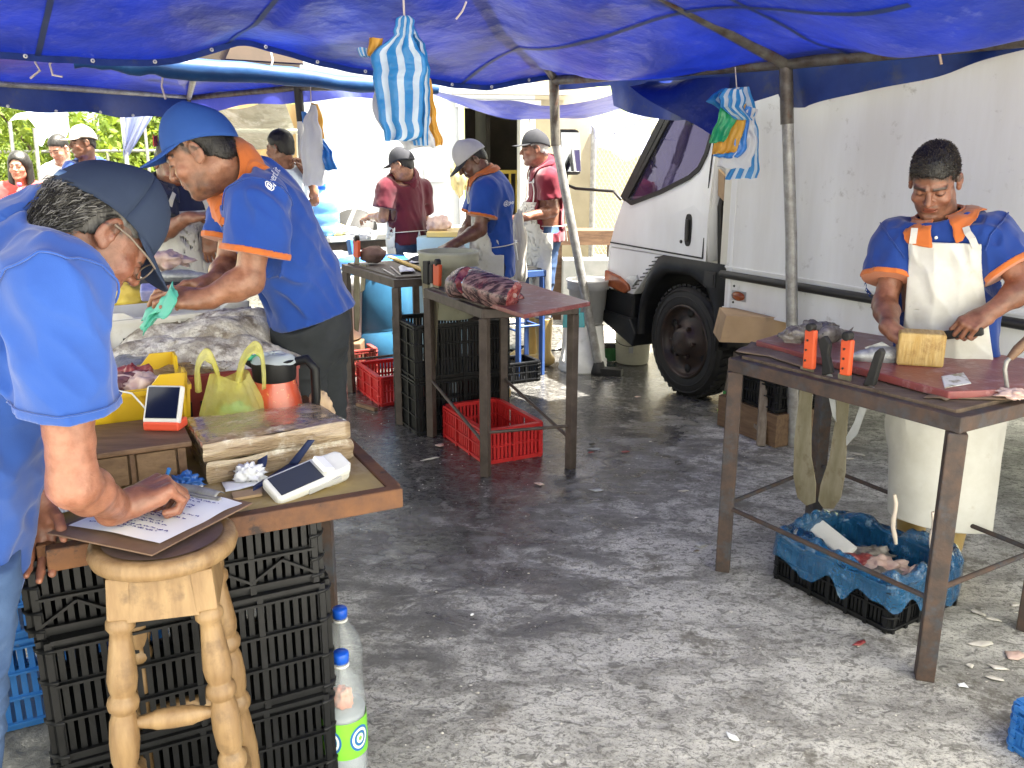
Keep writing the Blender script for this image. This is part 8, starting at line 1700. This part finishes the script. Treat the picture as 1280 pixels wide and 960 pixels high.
# ================================================================ far counter with water jug, lemons, fillets
t = thing('fish_counter', 'long white topped fish counter at the back before the building', 'table', D(450, 300, 7.9).xy.to_3d()); zc_ = .93
a_, c = D(395, 296, 7.6), D(590, 290, 8.6); a_.z = c.z = zc_; b = MB(); b.bar(a_, c, .55, .05); b.obj('tabletop', M_whp, t, world=True, bevel=.01)
b = MB(); b.bar(a_ + V((0, 0, -.06)), c + V((0, 0, -.06)), .5, .06); b.obj('counter_frame', M_dsteel, t, world=True)
for f in (.02, .5, .98):
    for s in (-.22, .22): p = a_.lerp(c, f); b = MB(); b.bar((p.x, p.y + s, 0), (p.x, p.y + s, zc_ - .09), .05, .05); b.obj('leg', M_dsteel, t, world=True)
def jug(label, p, k=1):
    t = thing('water_jug', label, 'water jug', p); b = MB(); m = mat('blue_jug', (.10, .33, .72), (.2, .45, .8), scale=5, rough=.15, alpha=.8)
    b.lathe([(0, .0), (.12, .0), (.135, .02), (.135, .08), (.128, .095), (.135, .11), (.135, .18), (.128, .195), (.135, .21), (.135, .27), (.12, .31), (.06, .335), (.03, .35), (.028, .39)], (0, 0, 0), 32); b.obj('shell', m, t); b = MB(); b.lathe([(0, .385), (.032, .385), (.034, .43), (0, .435)], (0, 0, 0), 20); b.obj('jug_cap', M_capb, t); return t
jq = D(405, 285, 7.55); jug('blue transparent water jug on the far counter', (jq.x, jq.y, zc_ + .026))
lump('lemon_bag', 'net of pale lemons on the far counter', 'lemons', D(416, 288, 7.55), (.13, .1, .065), mat('lemon', (.62, .58, .2), (.7, .68, .45), scale=22, rough=.5, bump=.8, bscale=25, bdist=.03), 140, .2)
lump('white_bag', 'crumpled white plastic bag lying on the far counter', 'bag', D(447, 292, 7.6), (.13, .09, .05), M_whf, 142, .35)
b = MB(); b.tube([D(434, 284, 7.7), D(446, 255, 7.9)], .018, 10); tag(b.obj('metal_pipe', M_galv), 'grey pipe leaning up from the far counter', 'pipe')
b = MB(); b.lathe([(.0, 0), (.19, 0), (.23, .06), (.2, .1), (0, .1)], D(442, 292, 8.2), 24, axis=(0, -.8, .6)); tag(b.obj('dark_basin', M_blk), 'dark upturned basin behind the far counter', 'basin')
lump('fillet_heap', 'heap of pinkish fish strips on the yellow board', 'fish fillets', D(549, 281, 7.4), (.10, .08, .075), M_pink, 144, .22, ridge=.06)
slab('cutting_board', 'yellow edged board at the far table behind the man in blue', 'cutting board', [D(533, 294, 7.2), D(590, 294, 7.2), D(592, 286, 7.7), D(538, 286, 7.7)], D(560, 292, 7.3).z - .02, .04, mat('yellow_board2', (.6, .45, .15), (.5, .4, .2), scale=6, rough=.6))
t = thing('fish_counter', 'pale blue counter under the yellow edged board', 'table', D(560, 320, 7.5).xy.to_3d()); b = MB(); zz = D(560, 292, 7.3).z - .022; b.box((D(562, 290, 7.45).x, 7.45, zz / 2), (.5, .55, zz - .004)); b.obj('body', mat('pale_blue_box', (.35, .5, .6), (.3, .42, .5), scale=4, rough=.5), t, world=True)
lump('mop_strands', 'grey white mop of rags hanging behind the man in blue', 'mop', D(648, 320, 6.2), (.055, .05, .28), mat('mop', (.5, .48, .44), (.35, .33, .3), scale=30, rough=.9, stretch=(1, 1, .1), bump=.8, bscale=40), 146, .3)
# ================================================================ left background: small canopy, hanging cloth, olive sheet, tan sheet
t = thing('market_canopy', 'small white and pale blue canopy on thin poles at the far left', 'canopy', D(70, 220, 11).xy.to_3d()); M_pcan = mat('pale_canopy', (.55, .66, .8), (.7, .76, .85), scale=3, rough=.6, transl=(.75, .85, .95, .5))
A_, B_, C_, D_ = D(12, 151, 10.5), D(88, 137, 12.5), D(122, 140, 12.6), D(45, 160, 10.4)
b = MB(); b.grid(lambda i, j: A_.lerp(B_, i).lerp(D_.lerp(D(85, 150, 11), i), j) + V((0, 0, .12 * math.sin(math.pi * j))), 12, 8); b.grid(lambda i, j: D_.lerp(D(85, 147, 11.2), i) + V((0, 0, -.18 * j * (1 + .2 * math.sin(i * 17)))), 20, 3); b.grid(lambda i, j: B_.lerp(C_, i) + V((0, 0, -.25 * j * i)), 8, 4); b.obj('canopy_sheet', M_pcan, t, world=True)
for px, dd, y in ((12, 10.5, 152), (43, 10.4, 160), (84, 12.5, 138), (120, 12.6, 142)): p = D(px, y, dd); b = MB(); b.tube([(p.x - .05, p.y, 0), (p.x, p.y, p.z)], .022, 8); b.obj('pole', M_galv, t, world=True)
t = thing('parasol', 'small red and white parasol far behind the men', 'parasol', D(72, 180, 16).xy.to_3d()); p = D(72, 164, 16); b = MB(); b.lathe([(.5, 0), (.25, .22), (0, .36)], p + V((0, 0, -.2)), 16); b.obj('parasol_canopy', M_red, t, world=True); b = MB(); b.tube([(p.x, p.y, 0), (p.x, p.y, p.z + .1)], .025, 8); b.obj('pole', M_galv, t, world=True)
t = thing('hanging_cloth', 'grey blue cloth hanging in a point beside a thin pole', 'cloth', D(155, 150, 9).xy.to_3d()); b = MB(); b.grid(lambda i, j: D(153 + (40 - 36 * j) * i + 1 * j, 139 + 3 * i + (62 - 4 * i) * j * (1 - .25 * math.sin(math.pi * i)), 9 + .12 * math.sin(i * 15)), 26, 16); b.obj('cloth', M_tarpg, t, world=True)
p = D(152, 140, 9.05); b = MB(); b.tube([(p.x, p.y, 0), (p.x, p.y, p.z + .2)], .022, 8); b.obj('pole', M_whp, t, world=True); p = D(181, 160, 10.5); b = MB(); b.tube([(p.x, p.y, 0), (p.x, p.y, p.z + .1)], .018, 8); b.obj('pole', M_galv, t, world=True)
p1_, p2_ = D(-10, 190, 12), D(230, 188, 12); t = thing('pipe_railing', 'thin pale railing behind the stalls on the left', 'railing', (p1_.x, p1_.y, 0)); b = MB(); b.tube([p1_, p2_], .02, 8); b.obj('rail', M_galv, t, world=True)
for f in (.1, .35, .6, .85): p = p1_.lerp(p2_, f); b = MB(); b.tube([(p.x, p.y, 0), p], .02, 8); b.obj('post', M_galv, t, world=True)
t = thing('plastic_sheet', 'shiny olive clear plastic sheet slung under the tan sheet', 'plastic sheet', D(295, 145, 9).xy.to_3d()); m = mat('olive_film', (.22, .23, .19), (.36, .37, .33), scale=3, rough=.18, bump=.9, bscale=5, bdist=.06, alpha=.88, stretch=(1, 1, 3), c3=(.62, .66, .66), scale3=3.5)
b = MB(); b.grid(lambda i, j: D(238, 122, 8.6).lerp(D(352, 116, 8.2), i).lerp(D(262, 150, 9.2).lerp(D(370, 166, 8.8), i), j) + V((0, 0, -.12 * math.sin(math.pi * i) - .1 * j * math.sin(math.pi * i))), 30, 14); b.obj('sheet', m, t, world=True); b = MB(); b.tube([D(262, 163, 9.0), D(375, 164, 8.6)], .02, 8); b.obj('rail', M_cream, t, world=True)
for px in (262, 372): p = D(px, 163, 8.8); b = MB(); b.tube([(p.x, p.y, 0), (p.x, p.y, p.z)], .022, 8); b.obj('post', M_cream, t, world=True)
t = thing('plastic_sheet', 'tan canvas sheet screening the stall behind the blue cap', 'canvas sheet', D(300, 180, 10).xy.to_3d()); b = MB(); m = mat('tan_canvas', (.55, .38, .2), (.62, .45, .26), scale=3, rough=.8, transl=(.8, .55, .28, .35)); b.grid(lambda i, j: D(244 + 130 * i, 130 + 75 * j, 10 + .1 * math.sin(i * 19 + j * 2)), 40, 12); b.obj('sheet', m, t, world=True)
for px in (248, 370): p = D(px, 135, 10.1); b = MB(); b.tube([(p.x, p.y, 0), (p.x, p.y, p.z)], .022, 8); b.obj('post', M_cream, t, world=True)
b = MB(); m = mat('yellow_jerrycan', (.7, .5, .02), (.6, .42, .02), scale=5, rough=.4); p = D(263, 240, 6.2); b.box(p + V((0, 0, -.05)), (.12, .1, .3)); b.lathe([(.02, 0), (.02, .04), (0, .04)], p + V((-.03, 0, .1)), 10); tag(b.obj('yellow_can', m, bevel=.02), 'yellow can standing behind the man in navy', 'can')
t = thing('fish_counter', 'dark counter behind the man in navy with red and white packs', 'table', D(265, 300, 6.2).xy.to_3d()); p = D(262, 282, 6.2); b = MB(); b.box((p.x, 6.2, p.z - .02), (.9, .5, .05)); b.obj('tabletop', M_blkm, t, world=True)
for sx in (-.4, .4): b = MB(); b.bar((p.x + sx, 6.2, 0), (p.x + sx, 6.2, p.z - .046), .05, .05); b.obj('leg', M_dsteel, t, world=True)
b = MB(); q = p + V((.03, -.05, .05)); b.lathe([(0, 0), (.06, 0), (.065, .05), (0, .055)], q + V((0, 0, -.045)), 20); tag(b.obj('red_tin', M_redp), 'round red tin on the dark counter behind the navy shirt', 'tin'); lump('blue_bag', 'blue plastic bag hanging by the yellow can', 'bag', D(264, 263, 6.0), (.05, .05, .09), M_blf, 150, .3)
b = MB(); wp = D(26, 244, 7.3); b.lathe([(0, 0), (.032, 0), (.034, .1), (.03, .13), (.014, .16), (.014, .18)], wp + V((0, 0, -.1)), 16); b.lathe([(0, .17), (.017, .17), (.017, .2), (0, .2)], wp + V((0, 0, -.1)), 12, mi=1); tag(b.obj('small_bottle', [M_pet, mat('pink_cap', (.75, .1, .25), rough=.4)]), 'small clear bottle with a pink cap before the woman', 'bottle')
t = thing('fish_counter', 'plain counter in front of the woman in the hoodie', 'table', (wp.x, 7.3, 0)); b = MB(); b.box((wp.x + .5, 7.3, wp.z - .125), (1.9, .5, .045)); b.obj('tabletop', M_dwood, t, world=True)
for sx in (-.35, 1.35): b = MB(); b.bar((wp.x + sx, 7.3, 0), (wp.x + sx, 7.3, wp.z - .148), .06, .06); b.obj('leg', M_dwood, t, world=True)
# ================================================================ scraps on the floor
def scrap(px, py, sx, sy, rot, m, lab, cat='fish scrap', th=.0022, amp=.009, seed=1, name='fish_scrap', grp=None):
    c = G(px, py); n = 7; rd = random.Random(seed * 13 + px); pts = []
    for k in range(n): a = 2 * math.pi * k / n; r = rd.uniform(.45, 1.3); x, y = sx * r * math.cos(a), sy * r * math.sin(a); pts.append(V((c.x + x * math.cos(rot) - y * math.sin(rot), c.y + x * math.sin(rot) + y * math.cos(rot), .004)))
    return sheet_piece(name, lab, cat, pts, m, th=th, amp=amp, seed=seed, group=grp)
sk = mat('pale_skin_scrap', (.6, .57, .53), (.45, .42, .38), scale=18, rough=.35)
for k, (px, py, sx, sy, ro, m_, lab) in enumerate([(914, 923, .016, .02, .3, M_paper, 'small torn white paper on the bare concrete at the bottom'), (1075, 806, .028, .014, .1, M_meat, 'bright red fish scrap below the blue bag crate'), (1243, 776, .035, .014, -.4, sk, 'long pale skin strip nearest the blue bag crate'), (1222, 768, .014, .03, .5, sk, 'curled pale strip beside the crate corner'), (1228, 806, .05, .018, .2, sk, 'pale jagged skin scrap left of the white fish belly'), (1268, 822, .055, .03, .2, M_pink, 'white fish belly with a pink patch at the right edge'), (1246, 836, .035, .014, -.5, sk, 'oval pale scrap below the white belly'), (1242, 850, .04, .012, -.6, sk, 'lowest long pale scrap at the right'), (1213, 834, .014, .012, 0, sk, 'thin curved scrap left of the oval one'), (1203, 859, .014, .014, 0, M_paper, 'small white crumb near the table leg'), (673, 606, .022, .03, 1.2, M_pink, 'curled pale fish piece in front of the middle table'), (742, 563, .05, .016, .1, M_sfish, 'grey fish scrap with a red end behind the table leg'), (738, 567, .02, .014, .2, M_meat, 'red bit at the end of the grey scrap'), (783, 566, .03, .015, 0, M_meat, 'pinkish red scrap on the wet floor'), (540, 575, .06, .008, .6, sk, 'thin curved strip on the dark wet floor'), (550, 558, .03, .022, .3, M_pink, 'glassy pale scrap by the red crate'), (855, 615, .03, .01, .3, sk, 'pale curved strip in the middle of the floor'), (876, 683, .03, .028, 0, mat('grey_disc', (.38, .38, .38), (.3, .3, .3), scale=9, rough=.5), 'flat grey round flap on the floor near the left leg'), (745, 614, .035, .018, .1, mat('translucent_scrap', (.4, .41, .43), (.3, .31, .33), scale=9, rough=.2), 'glassy flat scrap on the open floor'), (590, 771, .008, .004, .6, M_paper, 'tiny white bit on the dark concrete'), (740, 557, .018, .01, .2, M_blk, 'small black shred near the grey scrap'), (1075, 570, .05, .012, -.7, sk, 'pale skin strip under the long table'), (1060, 575, .03, .012, .2, sk, 'second pale skin strip under the long table'), (1268, 758, .02, .012, .2, sk, 'small skin scrap near the far right leg'), (870, 690, .02, .006, .4, M_gwood, 'brown shred near the grey round flap'), (797, 497, .03, .012, 0, M_pink, 'pink fish bit in front of the truck wheel')]):
    scrap(px, py, sx, sy, ro, m_, lab, 'paper' if m_ is M_paper else 'scrap', seed=k + 1, name='paper_scrap' if m_ is M_paper else 'fish_scrap')
rd = random.Random(31); cr_ = MB()
for k in range(900):
    x, y = rd.uniform(150, 1280), 500 + 460 * rd.random() ** 1.3; p = G(x, y); s = rd.uniform(.001, .0032) * (1.6 if rd.random() < .06 else 1); cr_.ball((p.x, p.y, s * .5), (s * rd.uniform(.8, 2), s, s * .5), 5, 4)
tag(cr_.obj('floor_crumbs', sk), 'tiny pale crumbs and scales strewn over the floor', 'crumbs', kind='stuff')
b = MB(); b.tube([G(1280 - 0, 800, .0) + V((.06, .02, 0)), G(1282, 720, .3) + V((.06, .0, 0))], .02, 8)
b = MB(); b.bar(G(447, 505, .012), G(470, 512, .012), .03, .02); tag(b.obj('wood_stick', M_dwood), 'short dark stick lying on the wet floor by the trousers', 'stick')
